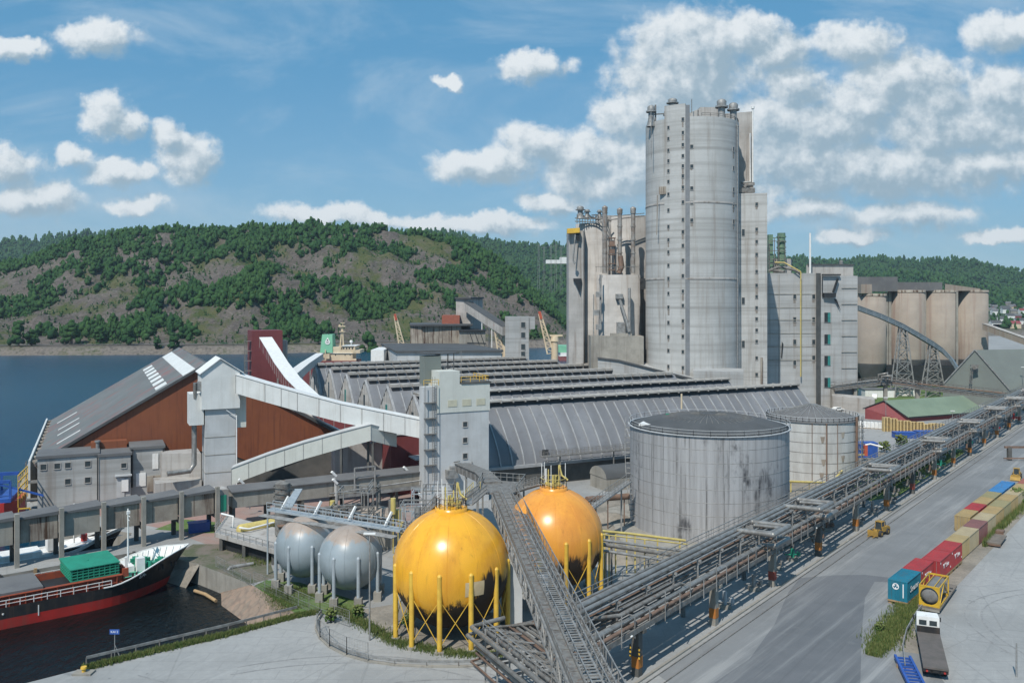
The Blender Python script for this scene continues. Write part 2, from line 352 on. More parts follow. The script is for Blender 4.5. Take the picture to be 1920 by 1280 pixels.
base = k.mix(k.rg(hh, 7.5, 8.3, 0, .9), base, k.mix(k.noise((1,1,.4), 1.6, 6), (.30,.21,.15), (.42,.36,.31)))
gry_sph = k.out(base, .4)
# big tank: aluminium paint with dark run-down stains
k = NM('stained_tank_plate')
base = k.mix(k.rg(k.noise((1,1,.03), 1.2, 7, .7), .35, .7), (.40,.40,.405), (.28,.275,.275))
base = k.mix(k.rg(k.noise((1,1,.02), 1.6, 6, .8), .52, .66, 0, .8), base, (.08,.078,.075))
sm = k.ma('MULTIPLY', k.rg(k.noise((1,1,.55), .12, 5, .7), .54, .66), k.rg(k.noise((1,1,.06), 1.6, 6, .7), .34, .6))
base = k.mix(sm, base, (.045,.045,.05))
tankm = k.out(base, .6, .05); k.bump(k.noise((1,1,.05), 1.0, 3), .25, .15)
k = NM('old_white_tank_plate')
base = k.mix(k.rg(k.noise((1,1,.2), .5, 7, .7), .35, .7), (.52,.52,.50), (.40,.39,.37))
base = k.mix(k.rg(k.noise((1,1,.03), 1.8, 5, .75), .60, .78, 0, .7), base, (.22,.15,.11))
tankw = k.out(base, .65)
k = NM('fjord_water')
y = k.sep()['Y']
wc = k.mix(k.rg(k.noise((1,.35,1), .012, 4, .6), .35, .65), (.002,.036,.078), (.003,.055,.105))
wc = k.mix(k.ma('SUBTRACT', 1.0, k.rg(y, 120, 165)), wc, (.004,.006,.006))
n1 = k.noise((1,.5,1), 1.1, 4, .65, .4); n2_ = k.noise((1,.4,1), .12, 5, .7)
k.bump(k.ma('ADD', n1, n2_), 1.0, .35)
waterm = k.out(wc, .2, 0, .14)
k = NM('yard_concrete')
g0 = k.mix(k.rg(k.noise((1,1,1), .045, 9, .68), .38, .64), (.345,.345,.335), (.265,.267,.26))
g0 = k.mix(k.rg(k.noise((1,1,1), 1.3, 6, .7), .35, .75, 0, .45), g0, (.23,.232,.228))
g0 = k.mix(k.rg(k.noise((.05,1,1), .5, 7, .7, 0, -.9), .52, .70, 0, .5), g0, (.20,.205,.205))
g0 = k.mix(k.rg(k.noise((1,.06,1), .9, 6, .7, .3, .5), .56, .70, 0, .3), g0, (.42,.42,.41))
g0 = k.mix(k.rg(k.noise((1,1,1), .22, 5, .7), .64, .70, 0, .55), g0, (.14,.145,.145))
vo = k.t.nodes.new('ShaderNodeTexVoronoi'); vo.feature = 'DISTANCE_TO_EDGE'; vo.inputs['Scale'].default_value = .07; k.put(vo.inputs['Vector'], k.pos)
g0 = k.mix(k.ma('MULTIPLY', k.ma('SUBTRACT', 1.0, k.rg(vo.outputs['Distance'], .002, .010)), .22), g0, (.13,.13,.125))
br = k.t.nodes.new('ShaderNodeTexBrick'); br.inputs['Scale'].default_value = .11; br.inputs['Mortar Size'].default_value = .006; br.inputs['Color1'].default_value = (0,0,0,1); br.inputs['Color2'].default_value = (.22,.22,.22,1); br.inputs['Mortar'].default_value = (1,1,1,1); k.put(br.inputs['Vector'], k.pos)
g0 = k.mix(k.ma('MULTIPLY', br.outputs['Color'], .5), g0, (.22,.22,.215))
g0 = k.mix(k.rg(k.noise((1,1,1), .6, 3, .5), .70, .76, 0, .7), g0, (.09,.09,.09))
yardm = k.out(g0, .9); k.bump(k.noise((1,1,1), 3, 5), .2, .05)
k = NM('vault_roofing_panels')
r = k.mix(k.rg(k.noise((1,1,1), .09, 7, .7), .35, .65), (.215,.22,.232), (.165,.17,.182))
r = k.mix(k.rg(k.noise((1,.02,.02), .37, 0, .5, 0, -.448), .3, .7, 0, .5), r, (.13,.133,.14))
r = k.mix(k.rg(k.noise((1,1,1), .6, 5, .7), .5, .75, 0, .5), r, (.12,.12,.125))
vault = k.out(r, .8)
def road_mat(name, ca, cb_, dust):
    k = NM(name)
    r = k.mix(k.rg(k.noise((1,1,1), .07, 8, .65), .35, .66), ca, cb_)
    r = k.mix(k.rg(k.noise((.9,.035,1), .55, 7, .7, .25, .70), .48, .68, 0, .75), r, dust)
    r = k.mix(k.rg(k.noise((2.5,.03,1), .8, 5, .7, .15, .66), .52, .7, 0, .5), r, tuple(x*.7 for x in ca))
    r = k.mix(k.rg(k.noise((1,1,1), .5, 6, .7), .55, .75, 0, .3), r, dust)
    return k.out(r, .85)
roadm = road_mat('worn_asphalt', (.215,.22,.222), (.17,.175,.178), (.32,.32,.312))
patchm = road_mat('dark_asphalt', (.145,.15,.158), (.115,.122,.13), (.23,.235,.235))
k = NM('red_dusted_paving')
r = k.mix(k.rg(k.noise((1,1,1), .06, 8, .7), .38, .62), (.33,.205,.175), (.28,.24,.22))
r = k.mix(k.rg(k.noise((1,1,1), .5, 6, .7), .45, .7, 0, .6), r, (.22,.14,.12))
redg = k.out(r, .95)
k = NM('gravel_and_dirt')
r = k.mix(k.rg(k.noise((1,1,1), .12, 8, .7), .4, .6), (.30,.265,.22), (.20,.18,.15))
r = k.mix(k.rg(k.noise((1,1,1), 2.2, 5, .8), .45, .7, 0, .6), r, (.13,.12,.10))
dirtm = k.out(r, .95); k.bump(k.noise((1,1,1), 2.5, 5), .5, .2)
k = NM('dark_dirt')
r = k.mix(k.rg(k.noise((1,1,1), .3, 8, .7), .4, .6), (.17,.145,.12), (.09,.10,.055))
dirtd = k.out(r, .95)
k = NM('rough_grass')
r = k.mix(k.rg(k.noise((1,1,1), .3, 7, .7), .35, .6), (.075,.15,.03), (.12,.17,.05))
r = k.mix(k.rg(k.noise((1,1,1), 1.2, 5, .7), .55, .7, 0, .7), r, (.22,.19,.13))
grassm = k.out(r, .95); k.bump(k.noise((1,1,1), 5, 4), .7, .2)
k = NM('bank_stone')
vor = k.t.nodes.new('ShaderNodeTexVoronoi'); vor.inputs['Scale'].default_value = 1.1; k.put(vor.inputs['Vector'], k.pos)
r = k.mix(vor.outputs['Color'], (.30,.21,.155), (.22,.175,.135)); r = k.mix(k.rg(vor.outputs['Distance'], .45, .8, 0, .5), r, (.14,.11,.09))
bankm = k.out(r, .9); k.bump(vor.outputs['Distance'], .5, .2)
# hillside
k = NM('hillside_ground')
rock = k.mix(k.rg(k.noise((1,1,1.5), .05, 9, .75), .35, .65), (.20,.172,.15), (.125,.108,.095))
rock = k.mix(k.rg(k.noise((1,1,3), .3, 6, .75), .5, .72, 0, .8), rock, (.34,.30,.27))
gr = k.mix(k.rg(k.noise((1,1,1), .06, 8, .7), .35, .65), (.085,.115,.04), (.15,.145,.07))
m = k.rg(k.noise((1,1,1), .016, 9, .68), .50, .60)
r = k.mix(m, rock, gr)
r = k.mix(k.rg(k.noise((1,1,1), .22, 5, .7), .56, .66, 0, .85), r, (.035,.075,.025))
r = k.mix(k.ma('MULTIPLY', k.ma('SUBTRACT', 1.0, k.rg(k.sep()['Z'], 1.6, 4.2)), k.rg(k.noise((1,1,1), .35, 5, .7), .3, .6)), r, (.30,.26,.22))
fr = k.mix(k.rg(k.noise((1,1,1), .035, 8, .75), .35, .65), (.028,.072,.028), (.055,.105,.035))
r = k.mix(k.rg(k.sep()['Y'], 1150, 1350), r, fr)
hillm = k.out(r, 1.0, 0, .1); k.bump(k.noise((1,1,1), .12, 8, .75), 1.0, 6)
k = NM('tree_foliage')
oi = k.t.nodes.new('ShaderNodeAttribute'); oi.attribute_name = 'tone'
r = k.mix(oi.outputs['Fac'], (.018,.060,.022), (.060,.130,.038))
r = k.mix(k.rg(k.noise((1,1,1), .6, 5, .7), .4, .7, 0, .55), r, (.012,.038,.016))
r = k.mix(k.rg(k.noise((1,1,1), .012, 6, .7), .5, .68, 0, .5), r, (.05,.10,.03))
foll = k.out(r, .95, 0, .15); k.bump(k.noise((1,1,1), .8, 5, .7), .9, 1.2)
k = NM('weed_leaves')
oi = k.t.nodes.new('ShaderNodeAttribute'); oi.attribute_name = 'tone'
r = k.mix(oi.outputs['Fac'], (.05,.105,.022), (.19,.20,.07))
weedm = k.out(r, .8, 0, .2)
bark = M('bark', (.10,.075,.055), (.07,.055,.04), 2, .9)

k = NM('grey_sheet_roof_with_red_runs')
r = k.mix(k.rg(k.noise((1,1,1), .12, 7, .65), .35, .65), (.165,.17,.165), (.13,.135,.13))
r = k.mix(k.rg(k.noise((.05,1,1), .33, 5, .6, .1, -.7), .52, .66, 0, .8), r, (.25,.095,.085))
r = k.mix(k.rg(k.noise((.03,1,1), 2.0, 3, .6, 0, -.7), .45, .62, 0, .4), r, (.11,.115,.11))
roofg = k.out(r, .7)
# ---------------------------------------------------------------- setting: land, water, hills
def flat(name, poly, z, mat, lab=None, kind='structure'):
    b = MB(); n = len(poly)
    ar = sum(poly[i][0]*poly[(i+1)%n][1]-poly[(i+1)%n][0]*poly[i][1] for i in range(n))
    if ar < 0: poly = poly[::-1]
    b.add([(p[0],p[1],z) for p in poly], [tuple(range(n))])
    return tag(b.build(name, mat), kind=kind)
LAND = [(-27,109.5),(-34,103.3),(-46.1,93.9),(-51.5,89.3),(-95,50),(-95,-60),(900,-60),(1500,1300),(150,1300),(150,800),(60,470),(-10,412),(-92,362),(-99,300),
 (-106,268),(-129,233),(-98.5,171),(-91.5,159.8),(-64.9,147.6),(-63.9,140.5),(-107,106.4),(-103.4,101.7),(-55.7,139.7),(-52.4,133.6),(-47,130),(-36.5,121)]
b = MB(); b.prism(LAND, -6, 0, 1, 0); tag(b.build('ground', [yardm, oldc]), kind='structure')
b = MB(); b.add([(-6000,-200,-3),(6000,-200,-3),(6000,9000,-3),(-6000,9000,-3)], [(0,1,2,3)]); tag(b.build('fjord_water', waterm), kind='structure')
b = MB(); b.add([(-36.5,121,.02),(-27,109.5,.02),(-31.5,110.2,-3.3),(-35.5,114.4,-3.3),(-41.2,121.3,-3.3),(-41,125,-3.2),(-41,126.5,.02)], [(0,1,2,3,4),(0,4,5,6)][:1]); b.add([(-36.5,121,.02),(-41.2,121.3,-3.3),(-43,126.5,-3.3),(-42,126.6,.02)], [(0,3,2,1)])
tag(b.build('stone_bank_slope', bankm), kind='structure')
# second slope beside the black ship's bow and the small one behind the gallery
b = MB(); b.add([(-55.7,139.7,.03),(-47,130,.03),(-48.6,128.4,-3.2),(-53.5,131.8,-3.2),(-57,137.6,-3.2)], [(0,1,2,3,4)]); tag(b.build('yellowish_bank_slope', dirtm), kind='structure')
road = [(24,74),(15.5,92),(30,110),(60,147.6),(97,193.5),(130,234.5),(165,278),(205,328),(250,384),(262,374),(225,322),(190,280),(152,227),(122,190),(95,160),(74,140),(58,122),(48,106),(44,84),(40,74)]
flat('asphalt_road', road, .008, roadm)
patch = [G(1330,1285),G(1405,1235),G(1452,1170),G(1478,1110),G(1500,1083),G(1560,1078),G(1622,1077),G(1690,1085),G(1702,1092),G(1640,1090),G(1622,1120),G(1616,1180),G(1613,1285),G(1600,1330),G(1350,1330)]
flat('dark_asphalt_patch', patch, .014, patchm)
flat('red_paving', [(-60,150),(-40,132),(-30,131),(-10,150),(-12,168),(-22,196),(-34,210),(-60,200),(-88,166)], .006, redg)
flat('dirt_verge', [(44.5,98),(47,97),(49,104),(52,108),(60,118),(104,171),(100,171),(56,119),(50,110.5),(45.5,104)], .010, dirtm)
flat('gravel_ground', [(0,150),(22,128),(38,138),(66,172),(88,188),(104,212),(92,232),(60,215),(20,175)], .006, dirtm)
flat('roadside_grass', [(70.8,171),(79,176),(121,229),(117,231),(92,205),(80,205),(72,190)], .010, grassm)
flat('tank_compound_gravel', [(-21,110.5),(-12,99.5),(-2,96.5),(2,101),(-2,110),(-14,114)], .010, dirtm)
flat('bank_top_grass', [(-27.5,109.9),(-36,120.5),(-35,123),(-30,122),(-20,114),(-19,111),(-21,109.5)], .010, grassm)
flat('gallery_side_grass', [(-62,150),(-52,147.5),(-46,149),(-50,154),(-60,157)], .012, grassm)
flat('far_field_grass', [(120,330),(150,320),(215,340),(230,420),(140,430)], .010, grassm)
flat('dock_corner_dirt', [(-53,134),(-47.2,130.2),(-36.8,121.3),(-34,124),(-37,132),(-43,141),(-52,141)], .011, dirtd)
flat('tank_pad', [(18,140),(40,134),(56,150),(54,170),(32,176),(18,165)], .012, oldc)

_lat = rng.random((4, 256, 256))
def vn(x, y, sd=0):
    x = np.asarray(x, float); y = np.asarray(y, float)
    xi = np.floor(x).astype(int); yi = np.floor(y).astype(int); fx = x-xi; fy = y-yi; fx = fx*fx*(3-2*fx); fy = fy*fy*(3-2*fy)
    A = _lat[sd]; g = lambda i, j: A[(xi+i) & 255, (yi+j) & 255]
    return (g(0,0)*(1-fx)+g(1,0)*fx)*(1-fy)+(g(0,1)*(1-fx)+g(1,1)*fx)*fy
def fbm(x, y, sd=0, o=5):
    r = 0; a = .5; t = 0
    for i in range(o): r = r+a*vn(x*2**i+i*17.3, y*2**i+i*9.1, sd); t += a; a *= .52
    return r/t
def sst(x, a, b_): t = np.clip((x-a)/(b_-a), 0, 1); return t*t*(3-2*t)
NEARV = ([-700,-300,0,66,128,204,262,310,401,474,540,583,640,693,760,830,880,930,980,1020,1067,1110,1200], [520,500,490,484,456,442,430,424,422,423,424,424,424,428,433,440,455,480,520,565,615,650,660])
FARV = ([-700,0,80,120,200,400,740,830,880,950,1065,1200,1400,1475,1550,1600,1650,1720,1790,1850,1920,2100,2600], [460,457,449,443,441,441,443,441,447,461,468,474,480,482,492,488,482,490,484,497,508,518,525])
def height(t, d):
    u = CX+t*F; x = t*d
    ds = np.interp(u, [-700,0,467,1069,1200], [640,653,672,768,780])+8*(fbm(x/40, d/400, 1)-.5)
    zn = EYE+(HZ-7-np.interp(u, *NEARV))*1000/F
    q = np.clip((d-ds-38)/(1000-ds-38), 0, 1)
    bank = np.where(d < ds-6, -6, np.clip(-6+(d-ds+6)*.62, -6, 3.2))
    bank = np.where(d > ds+30, 3.4, bank)
    near = bank+(zn-3.4)*(.72*q**.85+.28*q**2.2)+(fbm(x/75, d/75, 0)-.5)*62*sst(q, 0, .25)*(1-.75*sst(q, .7, 1))+(fbm(x/18, d/18, 2)-.5)*14*sst(q, .02, .15)
    near = near-(d > 1000)*np.clip(d-1000, 0, 400)*.18
    zf = EYE+(HZ-np.interp(u, *FARV))*2500/F
    qf = np.clip((d-1350)/1150, 0, 1)
    far = -2+(zf+2)*(qf**1.1)+(fbm(x/260, d/260, 3)-.5)*90*sst(qf, 0, .3)*(1-.85*sst(qf, .8, 1))
    far = far-(d > 2500)*(d-2500)*.25
    wr = sst(u, 1090, 1200)
    landr = np.where(d < 900, -4, -1+(d-900)*.035)+(fbm(x/120, d/120, 1)-.5)*14*sst(d, 1000, 1400)
    far_r = landr*(1-qf)+(zf-8)*(qf**1.35)+(fbm(x/260, d/260, 3)-.5)*90*sst(qf, 0, .3)*(1-.85*sst(qf, .8, 1))-(d > 2500)*(d-2500)*.25
    left = np.maximum(near, np.where(d > 1000, far, -10))
    return left*(1-wr)+np.where(d < 880, -6, far_r)*wr
tt = np.linspace(-1.02, .86, 520); dd = np.concatenate([np.arange(630, 1040, 5.0), np.geomspace(1045, 3400, 90)])
TT, DD = np.meshgrid(tt, dd); HH = height(TT, DD); XX = TT*DD
nv = TT.size; co = np.stack([XX, DD, HH], -1).reshape(-1)
R_, C_ = TT.shape; idx = np.arange(nv).reshape(R_, C_)
q = np.stack([idx[:-1,:-1], idx[:-1,1:], idx[1:,1:], idx[1:,:-1]], -1).reshape(-1)
def raw_mesh(name, co, loops, per, mat, tone=None, smooth=False):
    me = bpy.data.meshes.new(name); nf = len(loops)//per
    me.vertices.add(len(co)//3); me.vertices.foreach_set('co', np.asarray(co, np.float32)); me.loops.add(len(loops)); me.loops.foreach_set('vertex_index', np.asarray(loops, np.int32))
    me.polygons.add(nf); me.polygons.foreach_set('loop_start', np.arange(0, nf*per, per, dtype=np.int32))
    if smooth: me.polygons.foreach_set('use_smooth', np.ones(nf, bool))
    me.update(calc_edges=True); me.validate()
    if tone is not None:
        a = me.attributes.new('tone', 'FLOAT', 'POINT'); a.data.foreach_set('value', np.asarray(tone, np.float32))
    me.materials.append(mat); o = bpy.data.objects.new(name, me); col.objects.link(o); return o
tag(raw_mesh('hills', co, q, 4, hillm, smooth=True), kind='structure')
# ico sphere
ph = (1+5**.5)/2
IV = np.array([(-1,ph,0),(1,ph,0),(-1,-ph,0),(1,-ph,0),(0,-1,ph),(0,1,ph),(0,-1,-ph),(0,1,-ph),(ph,0,-1),(ph,0,1),(-ph,0,-1),(-ph,0,1)])/sqrt(1+ph*ph)
IF = np.array([(0,11,5),(0,5,1),(0,1,7),(0,7,10),(0,10,11),(1,5,9),(5,11,4),(11,10,2),(10,7,6),(7,1,8),(3,9,4),(3,4,2),(3,2,6),(3,6,8),(3,8,9),(4,9,5),(2,4,11),(6,2,10),(8,6,7),(9,8,1)])
def blobs(cx, cy, cz, rx, rz, tone, jit=.28):
    n = len(cx); v = IV[None]*(1+(rng.random((n,12,1))-.5)*2*jit)
    v = v*np.stack([rx, rx*(.8+.4*rng.random(n)), rz], -1)[:,None,:]+np.stack([cx, cy, cz], -1)[:,None,:]
    f = IF[None]+12*np.arange(n)[:,None,None]
    return v.reshape(-1), f.reshape(-1), np.repeat(tone, 12)
def wood(name, x, y, z, h, nb, mat=None):
    n = len(x); X = np.repeat(x, nb); Y = np.repeat(y, nb); Z = np.repeat(z, nb); H = np.repeat(h, nb); k_ = np.tile(np.arange(nb), n)/max(nb-1, 1)
    a = rng.random(n*nb)*2*pi; rr = H*.27*rng.random(n*nb)
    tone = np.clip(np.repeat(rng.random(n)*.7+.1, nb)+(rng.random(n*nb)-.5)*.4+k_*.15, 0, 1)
    wf = np.repeat(np.where(rng.random(n) < .15, .55, .8+.5*rng.random(n)), nb)
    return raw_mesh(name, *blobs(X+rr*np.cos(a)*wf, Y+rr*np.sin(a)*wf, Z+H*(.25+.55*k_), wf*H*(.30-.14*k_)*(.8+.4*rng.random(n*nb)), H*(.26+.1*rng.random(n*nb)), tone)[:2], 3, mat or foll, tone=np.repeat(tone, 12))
def canopy(t, d):
    x = t*d; u = CX+t*F; c = .62*fbm(x/80, d/60, 0, 4)+.38*fbm(x/22, d/22, 2, 3)+(rng.random(np.shape(x))-.5)*.05; e_ = sst(d, 900, 990)*.10
    return c+e_+.05*np.sin(x/60.)
n = 26000; t_ = rng.uniform(-.80, .10, n); d_2 = rng.uniform(690, 1040, n); z_ = height(t_, d_2); c_ = canopy(t_, d_2)+(rng.random(n)-.5)*.10
ok = (z_ > 6) & (c_ > .56); t_, d_2, z_ = t_[ok], d_2[ok], z_[ok]
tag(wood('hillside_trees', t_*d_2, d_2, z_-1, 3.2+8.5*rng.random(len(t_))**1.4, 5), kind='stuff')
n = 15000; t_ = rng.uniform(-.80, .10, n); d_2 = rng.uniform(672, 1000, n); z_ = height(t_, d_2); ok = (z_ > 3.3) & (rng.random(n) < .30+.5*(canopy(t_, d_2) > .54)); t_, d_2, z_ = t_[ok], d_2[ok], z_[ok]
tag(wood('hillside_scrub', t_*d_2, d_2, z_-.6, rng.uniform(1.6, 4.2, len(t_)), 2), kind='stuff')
n = 30000; t_ = rng.uniform(-.80, .80, n); d_2 = rng.uniform(1050, 2520, n)**1.0; z_ = height(t_, d_2)
ok = (z_ > 24) & ((t_ < .08) | (t_ > .26) & (d_2 > 1450)); t_, d_2, z_ = t_[ok], d_2[ok], z_[ok]
tag(wood('distant_forest', t_*d_2, d_2, z_-2, 7+14*rng.random(len(t_))**1.6, 3), kind='stuff')
n = 700; t_ = rng.uniform(-.80, .80, n); d_2 = rng.uniform(2470, 2530, n); z_ = height(t_, d_2)
tag(wood('skyline_firs', t_*d_2, d_2, z_-2, rng.uniform(12, 26, n), 3), kind='stuff')
n = 420; t_ = rng.uniform(.27, .80, n); d_2 = rng.uniform(1000, 1500, n); z_ = height(t_, d_2)
tag(wood('town_trees', t_*d_2, d_2, z_-1, rng.uniform(7, 13, n), 3), kind='stuff')
# trees one can tell apart, along the far shore
for (u_, d0, h0, lb) in [(745/4,700,15,'dark round tree alone on the slope above the shore road, left of the rusty roof'),(240,688,17,'tall dark tree just above the shore road, nearer the rusty roof'),(135,690,20,'big broad tree beside the bare rock low on the hillside'),
        (35,668,21,'large dark tree clump at the water\'s edge at the left end of the shore'),(60,676,14,'smaller tree beside the large waterside clump'),(295,670,10,'small tree on the far bank just left of the warehouse ridge'),(327,672,14,'bushy tree on the far bank above the warehouse ridge'),
        (540,700,17,'dark tree on the far shore right of the maroon tower'),(690,702,20,'tall dark tree on the far shore right of the ship\'s radar mast'),(598,706,15,'low bushy tree on the far shore behind the green funnel'),(1002,776,14,'round tree on the far shore by the harbour crane')]:
    t0 = (u_-CX)/F; zz = float(height(t0, d0)); x0 = t0*d0
    root = T('shore_tree', lb, 'tree', (x0, d0, zz-.5), 'separate trees on the far shore')
    mb = MB(); mb.cyl(x0, d0, zz-1, zz+h0*.5, h0*.035, 7, 0, h0*.015); mb.tube([(x0,d0,zz+h0*.25),(x0+h0*.15,d0,zz+h0*.5)], h0*.012, 5); mb.build('trunk', bark, root)
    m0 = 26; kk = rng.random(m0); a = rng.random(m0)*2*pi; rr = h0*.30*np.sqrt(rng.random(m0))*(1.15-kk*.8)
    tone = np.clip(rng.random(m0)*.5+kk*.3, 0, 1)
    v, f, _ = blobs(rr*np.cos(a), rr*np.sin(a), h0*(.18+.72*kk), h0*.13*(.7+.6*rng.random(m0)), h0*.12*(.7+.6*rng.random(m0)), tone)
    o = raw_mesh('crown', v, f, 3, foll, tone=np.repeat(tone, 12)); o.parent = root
# shore road, shore houses and the town
def strip(name, pts, wd, z, mat, kind='structure'):
    b = MB(); vs = []
    for i, p in enumerate(pts):
        a = pts[max(i-1,0)]; c = pts[min(i+1,len(pts)-1)]; dx, dy = c[0]-a[0], c[1]-a[1]; l = sqrt(dx*dx+dy*dy); nx, ny = -dy/l*wd/2, dx/l*wd/2
        zz = z[i] if hasattr(z, '__len__') else z
        vs += [(p[0]+nx, p[1]+ny, zz), (p[0]-nx, p[1]-ny, zz)]
    b.add(vs, [(2*i, 2*i+1, 2*i+3, 2*i+2) for i in range(len(pts)-1)])
    return tag(b.build(name, mat), kind=kind)
sr = [(t*np.interp(CX+t*F, [-700,0,467,1069], [640,653,672,768])+0, np.interp(CX+t*F, [-700,0,467,1069], [640,653,672,768])) for t in np.linspace(-.9, .06, 60)]
sr = [(p[0]*(p[1]+22)/p[1], p[1]+22) for p in sr]
strip('shore_road', sr, 5, 4.1, felt)

def track(x0, y0, x1, y1, bend, wd=.28, gap=1.9):
    P0 = np.array([x0, y0]); P1 = np.array([x1, y1]); d = P1-P0; n = np.array([-d[1], d[0]])/np.linalg.norm(d)
    for s_ in (0, gap):
        pts = [tuple(P0+d*f+n*(bend*4*f*(1-f)+s_)) for f in np.linspace(0, 1, 22)]
        TRK.append(pts)
TRK = []
for a in ((-30,92,-2,90,4),(-40,90,-8,86,-3),(58,96,72,118,6),(60,92,90,140,-4),(66,100,112,170,3),(-22,84,10,84,5),(70,96,84,112,5),(64,84,78,108,-5)): track(*a)
b = MB()
for pts in TRK:
    vs = []; z = .018+.0005*(TRK.index(pts)%24)
    for i, p in enumerate(pts):
        a = pts[max(i-1,0)]; c = pts[min(i+1,len(pts)-1)]; dx, dy = c[0]-a[0], c[1]-a[1]; l = sqrt(dx*dx+dy*dy); nx, ny = -dy/l*.09, dx/l*.09; vs += [(p[0]+nx,p[1]+ny,z),(p[0]-nx,p[1]-ny,z)]
    b.add(vs, [(2*i,2*i+1,2*i+3,2*i+2) for i in range(len(pts)-1)])
k = NM('tyre_dirt'); tf = k.mix(k.rg(k.noise((1,1,1), .9, 4, .7), .4, .6), (.29,.29,.285), (.22,.22,.22)); tyrem = k.out(tf, .9)
tag(b.build('tyre_marks', tyrem), kind='structure')
# ================================================================ LARGE STRUCTURES
E = np.array([.9015, .4328]); Gd = np.array([-.4328, .9015])   # works grid: along the halls, and across them
def at2(o, a, b, z=None):
    p = (o[0]+E[0]*a+Gd[0]*b, o[1]+E[1]*a+Gd[1]*b)
    return p if z is None else (p[0], p[1], z)
def win(parent, p, r, w_, h_, name='window', mats=None, deep=.10, fr=.12, stain=0):
    """a window on a wall: centre p, r = unit vector along the wall (outward normal is r turned clockwise)"""
    n = (r[1], -r[0]); b = MB()
    def q(a, o_, z): return (p[0]+r[0]*a+n[0]*o_, p[1]+r[1]*a+n[1]*o_, p[2]+z)
    def bx(a0, a1, z0, z1, o1, m): b.add([q(a0,-.3,z0),q(a1,-.3,z0),q(a1,o1,z0),q(a0,o1,z0),q(a0,-.3,z1),q(a1,-.3,z1),q(a1,o1,z1),q(a0,o1,z1)], [(0,1,2,3),(7,6,5,4),(0,4,5,1),(1,5,6,2),(2,6,7,3),(3,7,4,0)], m)
    bx(-w_/2, w_/2, -h_/2, h_/2, .03, 0)
    bx(-w_/2-fr, -w_/2, -h_/2-fr, h_/2+fr, deep, 1); bx(w_/2, w_/2+fr, -h_/2-fr, h_/2+fr, deep, 1)
    if stain: bx(-w_/2+.05, w_/2-.25*rng.random(), -h_/2-fr-stain, -h_/2-fr, .012, 2)
    bx(-w_/2, w_/2, h_/2, h_/2+fr, deep, 1); bx(-w_/2, w_/2, -h_/2-fr, -h_/2, deep+.05, 1)
    return b.build(name, mats or [glass, conc2, stainm], parent)
def rail(b, pts, h=1.1, post=2.0, r=.035, m=0, mid=True):
    for i in range(len(pts)-1):
        a, c = np.array(pts[i], float), np.array(pts[i+1], float); l = np.linalg.norm(c-a); k = max(1, int(l/post))
        b.beam(a+(0,0,h), c+(0,0,h), r*2, m=m)
        if mid: b.beam(a+(0,0,h*.5), c+(0,0,h*.5), r*1.6, m=m)
        for j in range(k+1): p = a+(c-a)*j/k; b.beam(p, p+(0,0,h), r*2, m=m)
